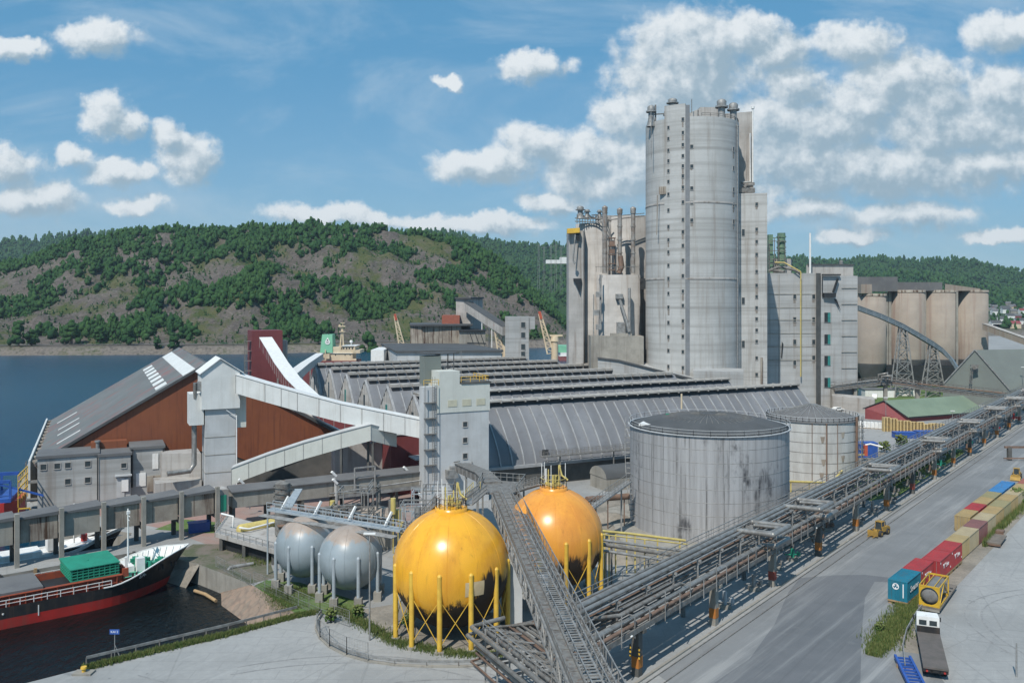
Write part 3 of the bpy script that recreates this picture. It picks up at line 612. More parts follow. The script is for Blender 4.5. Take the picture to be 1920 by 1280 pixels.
# ---------------------------------------------------------------- seven vaulted halls
R6 = np.array(P(777, 733, 206)[:2])
SP = 20.6; HA = SP/2; HZR, HZE = 17.0, 4.6
def vz(t): return HZE+(HZR-HZE)*(1-abs(t))**.70
LEN = [100, 94, 90.5, 88, 86, 84.5, 82]
NM_ = ['nearest of the seven vaulted grey halls, long curved roof behind the stained tank', 'second vaulted grey hall from the front, with an unbroken ridge cap', 'third vaulted hall from the front, pale pointed gable with a teal door',
  'fourth vaulted hall from the front, grey pointed gable', 'middle-back vaulted hall, fifth from the front, gable with a narrow teal door', 'sixth vaulted hall from the front, next to last of the row', 'farthest of the seven vaulted halls, its ridge just under the cream ship']
for i in range(7):
    o = R6+Gd*SP*(i-1)-(0, 0); LN = LEN[i]
    root = T('vaulted_hall', NM_[i], 'hall', (o[0], o[1], 0), 'vaulted storage halls side by side')
    b = MB(); nt_ = 14; ts = [-1+2*j/(2*nt_) for j in range(2*nt_+1)]
    vs = [at2(o, a, t*HA, vz(t)) for a in (0, LN) for t in ts]; k_ = len(ts)
    b.add(vs, [(j, j+k_, j+1+k_, j+1) for j in range(k_-1)], 0, True)
    nb = int(LN/2.75)
    for q_ in range(nb+1):
        a = LN*q_/nb
        for s_ in (-1, 1):
            js = list(range(0, 13)) if (s_ < 0) else list(range(0, 8))
            pts = [at2(o, a, s_*(1-j/13*.9)*HA, vz(1-j/13*.9)+.10) for j in js]
            for j in range(len(pts)-1): b.beam(pts[j], pts[j+1], .26, .42, 1)
    b.build('ribbed_roof', [vault, rib], root)
    for side, a_ in (('left', 0), ('right', LN)):
        b = MB(); poly = [at2(o, a_+(-.25 if a_ == 0 else .25), t*HA*.985, vz(t)-.15) for t in ts]
        base = [at2(o, a_+(-.25 if a_ == 0 else .25), HA*.985, 0), at2(o, a_+(-.25 if a_ == 0 else .25), -HA*.985, 0)]
        b.add(poly+base, [tuple(range(len(poly)+2)) if a_ else tuple(range(len(poly)+1, -1, -1))], 0)
        if a_ == 0:
            for t in (-.75,-.5,-.25,.25,.5,.75,-.1,.1): b.beam(at2(o, -.35, t*HA, 2), at2(o, -.35, t*HA, vz(t)-.4), .35, m=0)
            for j in range(k_-1):
                b.beam(at2(o, -.2, ts[j]*HA, vz(ts[j])+.05), at2(o, -.2, ts[j+1]*HA, vz(ts[j+1])+.05), .55, .35, 1)
        gw = b.build('gable_wall', [conc if i else offw, rib], root)
        if a_ == 0 and i > 0:
            b = MB(); dm = teal if i in (2, 4) else glass; b.ob(at2(o, -.55, -.7), E*.25, Gd*1.4, 7.5 if i in (2,4) else 5, 12.5 if i in (2,4) else 13, 0); b.build('gable_door' if i in (2,4) else 'slot_window', dm, gw)
    # walls below the eaves
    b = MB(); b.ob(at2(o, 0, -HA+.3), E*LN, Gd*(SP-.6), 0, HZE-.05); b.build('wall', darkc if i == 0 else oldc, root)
    if i == 0:
        b = MB(); b.ob(at2(o, 0, -HA-.55), E*LN, Gd*.75, HZE-.5, HZE+.1); b.build('eave_gutter', rib, root)
        b = MB(); b.ob(at2(o, 18.5, -HA+.12), E*1.3, Gd*.5, 6.1, 7.4); b.build('roof_hatch', dark, root)
    nsk = int(LN/3.0)
    if i < 2:
        b = MB(); b.ob(at2(o, .5, -1.15), E*(LN-1), Gd*2.3, HZR-.7, HZR+.15); b.build('ridge_opening', dark, root)
        b = MB(); b.ob(at2(o, .3, -1.75), E*(LN-.6), Gd*3.5, HZR+.15, HZR+.45)
        for j in range(nsk+1): b.ob(at2(o, .3+(LN-.9)*j/nsk, -1.85), E*.3, Gd*3.7, HZR-.1, HZR+.6, 0)
        b.build('ridge_cap', capm, root)
    else:
        for j in range(nsk):
            b = MB(); a = .6+(LN-1.2)*j/nsk; w_ = (LN-1.2)/nsk-.75
            b.ob(at2(o, a+.08, -1.25), E*(w_-.16), Gd*2.5, HZR-.75, HZR+.02, 1); b.ob(at2(o, a, -1.45), E*w_, Gd*2.9, HZR+.02, HZR+.75, 0)
            b.build('ridge_ventilator', [capm, dark], root)
# dark shed roof and walkway at the foot of the nearest hall
root = T('low_shed', 'low dark-roofed shed between the nearest vaulted hall and the big stained tank', 'shed', (*at2(R6, 27, -SP-HA-9), 0))
b = MB(); o = at2(R6, 27, -SP-HA-8.5)
vs = []; n_ = 8
for a in (0, 34):
    for j in range(n_+1):
        an = pi*j/n_; vs.append(at2(o, a, -3.4*cos(an), 2.6+2.2*sin(an)))
b.add(vs, [(j, j+1, j+n_+2, j+n_+1) for j in range(n_)], 0, True); b.build('roof', feltd, root)
b = MB(); b.add([vs[j] for j in range(n_+1)], [tuple(range(n_+1))], 0); b.ob(at2(o, .1, -3.3), E*33.8, Gd*6.6, 0, 2.6, 0); b.build('wall', oldc, root)
# ---------------------------------------------------------------- front headhouse tower
c0 = np.array(P(820, 800, 167)[:2])
root = T('headhouse_tower', 'pale concrete and cream tower before the vaulted halls, white conveyor entering its side', 'tower', (c0[0], c0[1], 0))
b = MB(); b.ob(at2(c0, 0, 0), E*10.9, Gd*8, 0, 17.9); b.build('concrete_shaft', concw, root)
b = MB(); b.ob(at2(c0, -.15, -.15), E*11.2, Gd*8.3, 17.9, 23.3); b.ob(at2(c0, .4, -.15), E*4.2, Gd*4.5, 23.3, 25.9); b.build('clad_head', offw, root)
b = MB(); b.ob(at2(c0, 4.9, -.3), E*6.4, Gd*8.6, 23.3, 23.65); b.build('roof_edge', darkc, root)
b = MB(); b.ob(at2(c0, -.9, 4.5), E*3.4, Gd*3.2, 23.0, 28.6); b.build('rear_stair_head', greyg, root)
b = MB(); b.ob(at2(c0, 2.2, 4.6), E*.2, Gd*2.8, 28.7, 29.1); b.ob(at2(c0, -1.1, 4.3), E*7.4, Gd*3.6, 29.0, 29.2)
for a, g_ in ((5.2,4.5),(5.2,7.7)): b.beam(at2(c0, a, g_, 23.5), at2(c0, a, g_, 29), .2)
b.beam(at2(c0, 2.1, 4.6, 26.4), at2(c0, 5.2, 4.6, 26.4), .12); b.build('canopy', feltd, root)
b = MB(); b.cyl(*at2(c0, 3.6, 5.8), 23.3, 26.5, .45, 10); b.cyl(*at2(c0, 5.8, .8), 23.3, 23.9, .3, 8); b.beam(at2(c0, 6.6, 4, 23.3), at2(c0, 6.6, 4, 29.5), .12); b.build('rooftop_pipes', steel, root)
b = MB(); rail(b, [at2(c0, 5, .1, 23.6), at2(c0, 10.9, .1, 23.6), at2(c0, 10.9, 7.7, 23.6)], 1.1, 1.5, .05); rail(b, [at2(c0, -2.8, -.1, 23.3), at2(c0, .2, -.1, 23.3)], 1.1, 1.2, .05); b.build('roof_railing', yel, root)
b = MB(); b.ob(at2(c0, -2.8, 0), E*2.8, Gd*2.5, 0, 23.0); b.build('side_stair_shaft', concw, root)
b = MB()
for z in np.arange(8, 22.5, 3): b.ob(at2(c0, -2.8, -.8), E*2.4, Gd*.8, z, z+.1)
for a in (-2.8,-.4): b.beam(at2(c0, a, -.8, 5), at2(c0, a, -.8, 24), .1)
for j in range(60): b.beam(at2(c0, -1.2, -.55, 6+j*.3), at2(c0, -.7, -.55, 6+j*.3), .05)
for a in (-1.2,-.7): b.beam(at2(c0, a, -.55, 5), at2(c0, a, -.55, 25), .07)
b.build('outside_ladder', steeld, root)
for z in (15.4, 12.3, 9.2): win(root, at2(c0, 5.8, 0, z), E, .9, .95)
for a in (3.1, 6.1, 9.1):
    b = MB(); b.ob(at2(c0, a-.95, -.22), E*1.9, Gd*.2, 19.0, 20.3); b.build('louvre_panel', M('louvre%d' % int(a), (.52,.50,.38), (.46,.44,.34), 1, .7) if a < 4 else MATS['louvre3'], root)
b = MB(); b.ob(at2(c0, 1.6, -1.4), E*2.2, Gd*1.4, 5.3, 6.9); b.ob(at2(c0, 2.5, -1.2), E*1.0, Gd*1.2, 6.9, 7.5); b.build('duct_box', steel, root)
b = MB(); b.beam(at2(c0, 3.3, -.3, 8.2), at2(c0, 4.6, -.3, 8.3), .18); b.build('wall_bracket', steeld, root); b = MB(); b.beam(at2(c0, 7.2, -.2, 6), at2(c0, 7.2, -.2, 8), .15); b.build('wall_bracket', steeld, root)
# ---------------------------------------------------------------- big rust-brown warehouse with the steep grey roof
W0 = np.array([-33.0, 199.0])      # right foot of the gable
def wp(t, l, z=None): return at2(W0, -t, l, z)
pk, hz_, LB = 35.5, 26.3, 68.0
root = T('gabled_warehouse', 'big warehouse with rust-brown gable and steep grey roof streaked red, beside the fjord', 'warehouse', (*wp(pk, 0), 0))
el_, er_, zl, zr = 67.5, 1.0, 7.6, 6.2
b = MB()
def slab(p4, th, m=0):
    b.add([*p4, *[(p[0], p[1], p[2]-th) for p in p4]], [(0,1,2,3),(7,6,5,4),(0,4,5,1),(1,5,6,2),(2,6,7,3),(3,7,4,0)], m)
slab([wp(el_, -.4, zl), wp(pk, -.4, hz_), wp(pk, LB, hz_), wp(el_, LB, zl)], .5); slab([wp(pk, -.4, hz_), wp(er_, -.4, zr), wp(er_, LB, zr), wp(pk, LB, hz_)], .5)
roof = b.build('roof', roofg, root)
sl = (hz_-zl)/(el_-pk)
def rz(t): return hz_-(t-pk)*sl if t > pk else hz_-(pk-t)*(hz_-zr)/(pk-er_)
def panel(name, t0, t1, l0, l1, mat, par):
    b = MB(); b.add([wp(t0,l0,rz(t0)+.10), wp(t0,l1,rz(t0)+.10), wp(t1,l1,rz(t1)+.10), wp(t1,l0,rz(t1)+.10), wp(t0,l0,rz(t0)-.1), wp(t0,l1,rz(t0)-.1), wp(t1,l1,rz(t1)-.1), wp(t1,l0,rz(t1)-.1)], [(0,1,2,3),(7,6,5,4),(0,4,5,1),(1,5,6,2),(2,6,7,3),(3,7,4,0)]); b.build(name, mat, par)
panel('white_roof_strip', 37.6, 40.0, 1.0, 66, white, roof)
for j in range(7):
    l0 = 3.5+j*8.8; panel('roof_light', 43.0+.25*j*0, 45.2, l0, l0+5.0, white, roof)
for (t_0, l0, l1) in ((64.6,10,0),(65.0,24,0),(65.2,34,0),(66,50,0)): panel('roof_light', t_0-5.0, t_0-.6, l0, l0+1.0, white, roof)
b = MB(); fr_ = [wp(el_-.6, 0, 0), wp(el_-.6, 0, zl-.5), wp(pk, 0, hz_-.5), wp(er_+.3, 0, zr-.4), wp(er_+.3, 0, 0)]
zc = [wp(el_-.6, 0, 4.5), wp(el_-.6, 0, zl-.5), wp(pk, 0, hz_-.5), wp(er_+.3, 0, zr-.4), wp(8, 0, 6.6), wp(22, 0, 2.5), wp(31, 0, 6.8), wp(37, 0, 7.8), wp(46, 0, 4.5)]
b.add(zc, [tuple(range(len(zc)))[::-1]]); b.build('gable_cladding', brown, root)
b = MB(); b.add([(x_+.25*Gd[0]*1, y_+.25*Gd[1], z_) for (x_, y_, z_) in fr_], [(4,3,2,1,0)]); b.ob(wp(el_-.6, .3), Gd*(LB-1), E*.4, 0, zl-.3); b.ob(wp(er_+.4, .3), Gd*(LB-1), -E*.4, 0, zr-.3); b.ob(wp(el_-.6, LB-.5), E*(el_-er_-1), Gd*.4, 0, 6)
b.add([wp(el_-.6, LB-.2, 5), wp(pk, LB-.2, hz_-.5), wp(er_+.3, LB-.2, 5)], [(0,1,2)]); b.build('concrete_wall', darkc, root)
b = MB()
for (t0, t1) in ((el_-.2, pk), (pk, er_)): b.beam(wp(t0, -.5, rz(t0)-.15), wp(t1, -.5, rz(t1)-.15), .35, .5)
b.build('verge_trim', feltd, root)
b = MB(); b.ob(wp(el_+1.1, .5), Gd*(LB-1), E*.35, 0, zl+.55)
for j in range(13): b.ob(wp(el_+.75, 2+j*5.2), E*1.1, Gd*2.0, 0, zl+.15, 1)
b.build('eave_parapet', [white, rust_c], root)
b = MB(); b.prism([wp(57.5, -.6), wp(51.0, -.6), wp(51.0, -3.2), wp(57.5, -3.2)], 9, 11.5); b.build('notch_box', brown, root)
b = MB(); b.tube([wp(er_+10, 2, rz(er_+10)+.5), wp(er_+10, 60, rz(er_+10)+.5)], .35, 8); b.tube([wp(er_+26.5, 1, rz(er_+26.5)+.5), wp(er_+.5, 1, rz(er_+.5)+.5)], .3, 8); b.build('roof_pipe', whp, root)
# ---------------------------------------------------------------- office block on the quay
c1 = np.array([-89.2, 162.4])
root = T('quay_building', 'pale concrete building with flat grey roof on the quay, left of the white hoist tower', 'building', (c1[0], c1[1], 0))
b = MB(); b.ob(at2(c1, 0, 0), E*10.4, Gd*8.2, 0, 9.9); b.ob(at2(c1, 10.4, -.8), E*5.6, Gd*9, 0, 9.6); b.ob(at2(c1, 16, .7), E*6.2, Gd*7.5, 0, 10.3); b.build('wall', conc, root)
b = MB(); b.ob(at2(c1, -.3, -.3), E*10.9, Gd*8.6, 9.9, 10.4); b.ob(at2(c1, 10.2, -1.1), E*6.1, Gd*9.3, 9.62, 10.1); b.ob(at2(c1, 15.9, .4), E*6.5, Gd*7.9, 10.32, 10.8); rf = b.build('roof', felt, root)
b = MB(); b.cyl(*at2(c1, 10.2, 5), 10.3, 11.6, .35, 10); b.cyl(*at2(c1, 10.2, 5), 11.6, 11.9, .55, 10); b.build('roof_vent', steel, rf)
for a, z in ((1.0,8.3),(3.3,8.3),(5.1,8.3),(8.5,8.3),(5.1,5.2),(8.5,5.2),(-9,0)):
    if a > 0: win(root, at2(c1, a, 0, z), E, .95, 1.0)
for a, z in ((14.8,7.6),): win(root, at2(c1, a, -.8, z), E, .9, .9)
win(root, at2(c1, 0, 2.5, 8.3), -Gd, .9, 1.0)
b = MB(); b.ob(at2(c1, 13.2, -1.5), E*3.0, Gd*.75, 5.6, 5.85); b.ob(at2(c1, 13.5, -1.0), E*1.4, Gd*.25, 1.5, 5.3, 0); b.build('porch', concw, root)
b = MB(); b.ob(at2(c1, 14.4, -1.12), E*1.2, Gd*.1, 2.6, 5.0, 0); b.build('door', whp, root)
b = MB(); b.ob(at2(c1, 17.0, .55), E*1.8, Gd*.2, 3, 5.6, 0); b.ob(at2(c1, 20.0, .55), E*1.1, Gd*.2, 6.2, 9.2, 0); b.build('door', whp, root)
b = MB(); b.ob(at2(c1, 19.0, .5), E*2.8, Gd*.25, 1.8, 4.9, 0); b.build('roller_door', rust_c, root)
b = MB(); b.tube([at2(c1, 10.2, -1.0, 9.6), at2(c1, 10.2, -1.0, 0)], .12, 6); b.tube([at2(c1, 16.3, .2, 10.5), at2(c1, 16.3, .2, 3)], .2, 6); b.tube([at2(c1, 22.0, .3, 10.2), at2(c1, 22.0, .3, 2)], .14, 6); b.build('downpipe', dark, root)
b = MB(); b.ob(at2(c1, -2.2, 2), E*2.2, Gd*2.4, 5.0, 5.2, 0); rail(b, [at2(c1, -2.1, 2, 5.2), at2(c1, -2.1, 4.4, 5.2)], 1.1, .8, .05)
b.ob(at2(c1, -2.2, 2), E*2.2, Gd*2.4, 1.6, 1.8, 0); b.beam(at2(c1, -2.1, 2.1, 0), at2(c1, -2.1, 2.1, 9), .12); b.beam(at2(c1, -2.1, 4.3, 0), at2(c1, -2.1, 4.3, 9), .12); b.build('side_balcony', steeld, root)
# ---------------------------------------------------------------- white hoist tower beside the gable
c2 = np.array([-58.8, 165.0])
root = T('white_hoist_tower', 'white clad tower head with pitched roof on a concrete shaft before the brown gable', 'tower', (c2[0], c2[1], 0))
b = MB(); b.ob(at2(c2, .2, 0), E*5.6, Gd*5.2, 0, 18.9); b.build('shaft', concw, root)
b = MB()
for z in (3.2, 6.6, 10, 13.4): b.ob(at2(c2, .15, -.06), E*5.7, Gd*5.3, z, z+.12)
b.build('joint_bands', oldc, root)
b = MB(); h0, h1 = 18.9, 25.9; A = [at2(c2, -.5, -.6), at2(c2, 6.5, -.6), at2(c2, 6.5, 6.4), at2(c2, -.5, 6.4)]
b.prism(A, h0, h1)
b.add([(*A[0],h1),(*A[1],h1),at2(c2, 2.9, -.6, 28.4),(*A[3],h1),(*A[2],h1),at2(c2, 2.9, 6.4, 28.4)], [(0,1,2),(3,5,4)]); hd = b.build('clad_head', white, root)
b = MB()
for (p0, p1, p2, p3) in ((A[0], A[3], (2.9, 6.8), (2.9, -1)), (A[1], A[2], (2.9, 6.8), (2.9, -1))):
    s_ = -1 if p0 is A[0] else 1
    x_ = 3.5+s_*4.1+(-.3 if s_ < 0 else -.4)
    q4 = [at2(c2, x_, -1, 25.75), at2(c2, x_, 6.8, 25.75), at2(c2, 2.9, 6.8, 28.65), at2(c2, 2.9, -1, 28.65)]
    slab(q4, .15)
b.build('pitched_roof', whp, root)
b = MB(); b.ob(at2(c2, -2.6, .4), E*2.6, Gd*4.5, 15.9, 21.9); b.build('side_hopper_box', white, root)
b = MB(); b.ob(at2(c2, 5.9, .9), E*2.0, Gd*4.5, 14.9, 25.0); b.build('chute_box', offw, root)
b = MB(); b.ob(at2(c2, -1.2, -.2), E*1.2, Gd*1.4, 22.4, 24.2); b.build('roof_duct', steel, root)
b = MB(); b.tube([at2(c2, -1.6, 2, 15.9), at2(c2, -1.6, 2, 8.2), at2(c2, -2.4, 1.6, 7.1), at2(c2, -6.5, 1.0, 7.0)], .5, 10); b.tube([at2(c2, -1.6, .6, 21), at2(c2, -1.6, .2, 24)], .35, 8); b.build('dust_pipe', pipew, root)
b = MB(); b.tube([at2(c2, 5.9, -.5, 17.5), at2(c2, 5.9, -.5, 3)], .12, 6); b.beam(at2(c2, 4.0, -.5, 18.6), at2(c2, 5.9, -.5, 17.2), .12); b.build('downpipe', whp, root)
b = MB(); b.ob(at2(c2, -8.5, 2.5), E*8.3, Gd*6, 0, 5.0, 0); b.prism([at2(c2, -7, 8.6), at2(c2, 0, 5.2), at2(c2, 0, 12), at2(c2, -7, 12)], 0, 9.6); b.build('base_annex', conc2, root)
# ---------------------------------------------------------------- enclosed conveyors
def conveyor(name, label, pts, wd, h, mside, mtop, legs=(), cat='conveyor', group=None, legm=None, base=None):
    """box gallery along pts (its top centre line); a separate roof sheet; legs at (index, fraction)"""
    root = T(name, label, cat, (pts[0][0], pts[0][1], 0), group)
    b = MB(); t = MB()
    P3 = [np.array(p, float) for p in pts]; secs = []
    for i, p in enumerate(P3):
        d = P3[min(i+1, len(P3)-1)]-P3[max(i-1, 0)]; s_ = np.cross(d, (0,0,1)); s_ /= np.linalg.norm(s_)
        secs.append((p-s_*wd/2, p+s_*wd/2))
    vs = []
    for (l, r) in secs: vs += [l-(0,0,h), r-(0,0,h), r-(0,0,.12), l-(0,0,.12)]
    fs = []
    for i in range(len(secs)-1):
        a = 4*i; c = a+4; fs += [(a,a+1,c+1,c),(a+1,a+2,c+2,c+1),(a+2,a+3,c+3,c+2),(a+3,a,c,c+3)]
    fs += [(3,2,1,0), (len(vs)-4,len(vs)-3,len(vs)-2,len(vs)-1)]
    b.add(vs, fs)
    for i in range(len(P3)-1):
        n_ = max(1, int(np.linalg.norm(P3[i+1]-P3[i])/3.0))
        for j in range(n_):
            f_ = j/n_; l = secs[i][0]*(1-f_)+secs[i+1][0]*f_; r = secs[i][1]*(1-f_)+secs[i+1][1]*f_; o_ = (r-l)/np.linalg.norm(r-l)*.02
            b.beam(r+o_-(0,0,h), r+o_-(0,0,.13), .09, .09, 1); b.beam(l-o_-(0,0,h), l-o_-(0,0,.13), .09, .09, 1)
    b.build('casing', [mside, seamm], root)
    vs = []
    for (l, r) in secs:
        sv = (r-l)/np.linalg.norm(r-l)*.15; vs += [l-sv-(0,0,.115), r+sv-(0,0,.115), r+sv+(0,0,.03), l-sv+(0,0,.03)]
    t.add(vs, fs); t.build('roof_sheet', mtop, root)
    for (i, f_, zb) in legs:
        p = P3[i]*(1-f_)+P3[i+1]*f_
        for s_ in (-1, 1):
            l, r = secs[i]; sv = (r-l)/np.linalg.norm(r-l)
            b = MB(); b.beam(p+sv*s_*wd*.42-(0,0,h), (*(p+sv*s_*wd*.42)[:2], zb), .4); b.build('support_leg', legm or steel, root)
    return root
K1 = [P(446, 700, 167.5), P(500, 716, 167.6), P(560, 733, 168), P(640, 754, 168.5), P(720, 770, 169), P(800, 786, 169.5)]
conveyor('enclosed_conveyor', 'long white enclosed conveyor sagging from the white hoist tower down to the headhouse', K1, 2.8, 3.7, white, whp)
K2 = [P(498, 632, 252), P(512, 654, 245), P(527, 679, 232), P(549, 708, 218), P(583, 741, 200), P(620, 762, 186), P(700, 800, 178)]
conveyor('enclosed_conveyor', 'steep bright white enclosed conveyor descending from the maroon tower', K2, 3.4, 3.0, maroon, whp, [(2,.2,0),(3,.5,0)])
K3 = [P(546, 700, 226), P(572, 680, 272), P(600, 662, 345)]
conveyor('ship_loader_boom', 'short white conveyor arm rising toward the cream ship', K3, 2.6, 2.6, white, whp, [(1,.5,0)], 'conveyor')
K4 = [P(436, 874, 163.5), P(500, 850, 164.5), P(570, 827, 165.5), P(640, 807, 166.5), P(690, 793, 167.3), P(735, 806, 172)]
conveyor('enclosed_conveyor', 'grey enclosed conveyor rising from the foot of the white hoist tower', K4, 2.8, 3.2, offw, concw, [(3,.0,0),(4,.1,0)], legm=darkc)
# maroon tower
mt = P(472, 640, 262)
root = T('maroon_tower', 'tall maroon clad conveyor tower by the fjord behind the warehouse roof', 'tower', (mt[0], mt[1], 0))
b = MB(); b.ob(mt[:2], E*9.2, Gd*8, 0, 30.3); b.build('cladding', maroon, root)
b = MB(); b.ob(at2(mt, 9.2, 3), E*2.1, Gd*4, 0, 27); b.build('stair_shaft', conc2, root)
b = MB()
for z in range(3, 30, 3): b.ob(at2(mt, -1.6, .5), E*1.6, Gd*3, z, z+.1)
for g_ in (.5, 3.5): b.beam(at2(mt, -1.6, g_, 0), at2(mt, -1.6, g_, 29), .18)
b.build('outside_stair', steeld, root)
# red/white clutter buildings between K1 and the headhouse
q0 = np.array(P(742, 850, 176)[:2])
root = T('maroon_transfer_house', 'small maroon clad transfer building with flat pale roofs under the white conveyor', 'building', (q0[0], q0[1], 0))
b = MB(); b.ob(at2(q0, -1, 0), E*6, Gd*9, 0, 12.2); b.ob(at2(q0, 3.0, -4.5), E*6.0, Gd*7, 0, 7.6); b.ob(at2(q0, 7, 0), E*3.2, Gd*3, 17, 20.2); b.build('cladding', maroon, root)
b = MB(); b.ob(at2(q0, 2.7, -4.8), E*6.6, Gd*4.7, 7.62, 7.9); b.ob(at2(q0, -1.2, -.2), E*6.4, Gd*9.4, 12.22, 12.45); b.build('roof', concw, root)
b = MB(); b.ob(at2(q0, -11, 6), E*11, Gd*3, 0, 10); b.build('side_wing', conc2, root)
# ---------------------------------------------------------------- tall silo tower
D0 = 290.0
sx_, sy_ = (1297-CX)/F*D0, D0; SR = 15.3; ZT = 98.0
def zz_(v, d): return EYE-(v-HZ)*d/F
root = T('silo_tower', 'tallest round pale concrete tower, banded, with rows of small windows and chimneys on top', 'silo', (sx_, sy_, 0))
b = MB(); b.lathe(sx_, sy_, [(SR, 0), (SR, ZT)], 96); b.lathe(sx_, sy_, [(SR, ZT), (SR-.8, ZT), (SR-.8, ZT-1.5), (.1, ZT-1.5)], 96, 0, False); b.build('drum', towerc, root)
for z in (46.0, 70.3): b = MB(); b.lathe(sx_, sy_, [(SR, z), (SR+.10, z+.1), (SR+.10, z+.5), (SR, z+.8)], 96); b.build('pour_joint_ring', conc2, root)
b = MB(); A0 = -pi/2
b.lathe(sx_, sy_, [(SR-1, ZT-2), (SR-1, ZT+4.2), (SR+.12, ZT+4.2), (SR+.12, 0)][::-1], 14, 0, False, A0-.80, A0-.335); b.lathe(sx_, sy_, [(SR-1, ZT-2), (SR-1, ZT+4.2), (SR+.12, ZT+4.2), (SR+.12, ZT-2)], 1, 0, False, A0-.80, A0-.799)
b.build('stair_wall', towerc, root)
b = MB(); b.lathe(sx_, sy_, [(SR-1, ZT+3.7), (SR+.06, ZT+3.7), (SR+.06, 0)][::-1], 4, 0, False, A0-.335, A0-.245); b.build('shaded_recess_strip', M('shadow_grey_concrete', (.22,.23,.24), (.17,.18,.19), .3, .9), root)  # recess shade beside the stair wall, put into a darker concrete colour
zs_l = [zz_(v, 276) for v in (237,258,280,300,319,339,363,393,424,449,472,497,522,550,576,605,632,658,688)]
zs_r = [zz_(v, 274) for v in (222,247,270,291,310,329,350,378,411,434,460,488,517,546,573,602,631,660,690)]
def on_drum(cx, cy, R, ang, z, w_=.75, h_=1.1, par=None):      # ang from the direction facing the camera (-Y), positive to the right
    x, y = cx+R*sin(ang), cy-R*cos(ang); win(par or root, (x, y, z), (cos(ang), sin(ang)), w_, h_, fr=.15, stain=(rng.random() < .5)*(.4+2.2*rng.random()))
for z in zs_l: on_drum(sx_, sy_, SR+.12, -.70, z)
for z in zs_r: on_drum(sx_, sy_, SR+.12, -.385, z)
for v in (275, 312, 353, 380, 413): on_drum(sx_, sy_, SR, -.205, zz_(v, 275), .9, 1.1)
for v in (280, 316, 356, 384, 416): on_drum(sx_, sy_, SR, .84, zz_(v, 280), 1.0, 1.3)
b = MB(); b.ob(((1236-CX)/F*279, 279.5), (2.0,-1.0), (1,2), zz_(364, 279), zz_(350, 279)); b.tube([((1233-CX)/F*279, 279, zz_(366,279)), ((1232-CX)/F*279, 279.6, zz_(440,279))], .15, 6); b.build('rusty_outlet', rust_c, root)
b = MB(); b.tube([((1381-CX)/F*282, 281, zz_(236,282)), ((1382-CX)/F*282, 281, zz_(700,282))], .22, 8); b.tube([((1222-CX)/F*280, 281.5, zz_(205,281)), ((1222-CX)/F*280, 280.8, zz_(300,281))], .12, 6); b.build('lightning_pipe', steel, root)
def cowl(b, x, y, z0, z1, r):
    b.lathe(x, y, [(r*1.35,z0),(r*1.0,z0+(z1-z0)*.25),(r*.8,z0+(z1-z0)*.45),(r*.85,z0+(z1-z0)*.72)], 14)
    b.lathe(x, y, [(r*1.5,z0+(z1-z0)*.66),(r*1.5,z0+(z1-z0)*.72),(r*.85,z0+(z1-z0)*.73)], 14, 0, False)
    b.lathe(x, y, [(r*1.05,z0+(z1-z0)*.72),(r*1.15,z0+(z1-z0)*.88),(r*.8,z0+(z1-z0)*.96),(.01,z1)], 14)
for (u_, v0, v1, r_, d_) in ((1221,238,197,1.15,284),(1250,238,206,.8,288),(1261,215,184,1.35,287),(1353,236,185,1.4,283),(1375,238,192,1.35,283)):
    b = MB(); cowl(b, (u_-CX)/F*d_, d_, zz_(v0, d_), zz_(v1, d_), r_); b.build('chimney_cowl', steel, root)
b = MB(); b.box((1310-CX)/F*292, (1345-CX)/F*292, 290, 297, ZT-1, zz_(201, 290)); b.prism([((1290-CX)/F*292,291),((1312-CX)/F*292,290),((1312-CX)/F*292,297),((1290-CX)/F*292,297)], ZT-1, [zz_(214,292),zz_(205,292),zz_(205,292),zz_(214,292)]); b.build('roof_house', conc2, root)
b = MB(); b.beam((*P(1297, 212, 288),), (*P(1297, 186, 288),), .2); b.beam(P(1309, 232, 284), P(1309, 206, 284), .4); b.beam(P(1295, 222, 284), P(1312, 219, 284), .5); b.beam(P(1229, 238, 284), P(1229, 197, 284), .5)
b.beam(P(1222, 215, 284), P(1252, 213, 286), .35); b.beam(P(1318,226,283), P(1326,225,283), .8,.3); b.beam(P(1302, 236, 284), P(1302, 220, 284), .3); b.build('mast', steeld, root)
b = MB(); rail(b, [P(1215, 240, 285), P(1246, 240, 285)], 1.2, 1.5, .07); rail(b, [(sx_+SR*sin(a)*.99, sy_-SR*cos(a)*.99, ZT) for a in np.linspace(.0, 1.5, 9)], 1.1, 2, .06); b.build('roof_railing', steeld, root)
# adjoining stair and lift tower
root = T('stair_tower', 'square pale concrete tower joined to the right side of the tallest round tower', 'tower', ((1385-CX)/F*286, 286, 0))
xl, xr_ = (1383-CX)/F*286, (1438.5-CX)/F*284.5
b = MB(); b.prism([(xl-1.5, 287), (xr_, 284.5), (xr_+2.5, 299), (xl-1.5, 300)], 0, zz_(362, 285)); b.build('lower_block', towerc, root)
xl2, xr2 = (1340-CX)/F*297, (1413-CX)/F*293
b = MB(); b.prism([(xl2, 298), (xr2, 293), (xr2+2, 302), (xl2, 304)], 60, zz_(209, 293)); b.build('upper_block', conc2, root)
b = MB(); b.tube([P(1411.5, 204, 292.5), P(1411.5, 342, 292.5)], .28, 8); b.tube([P(1407, 250, 292.5), P(1407, 341, 292.5), P(1391, 341.5, 292.5)], .3, 8); b.tube([P(1411.5, 204, 292.5), P(1411.5, 200, 292.5)], .6, 8); b.build('downpipe', whp, root)
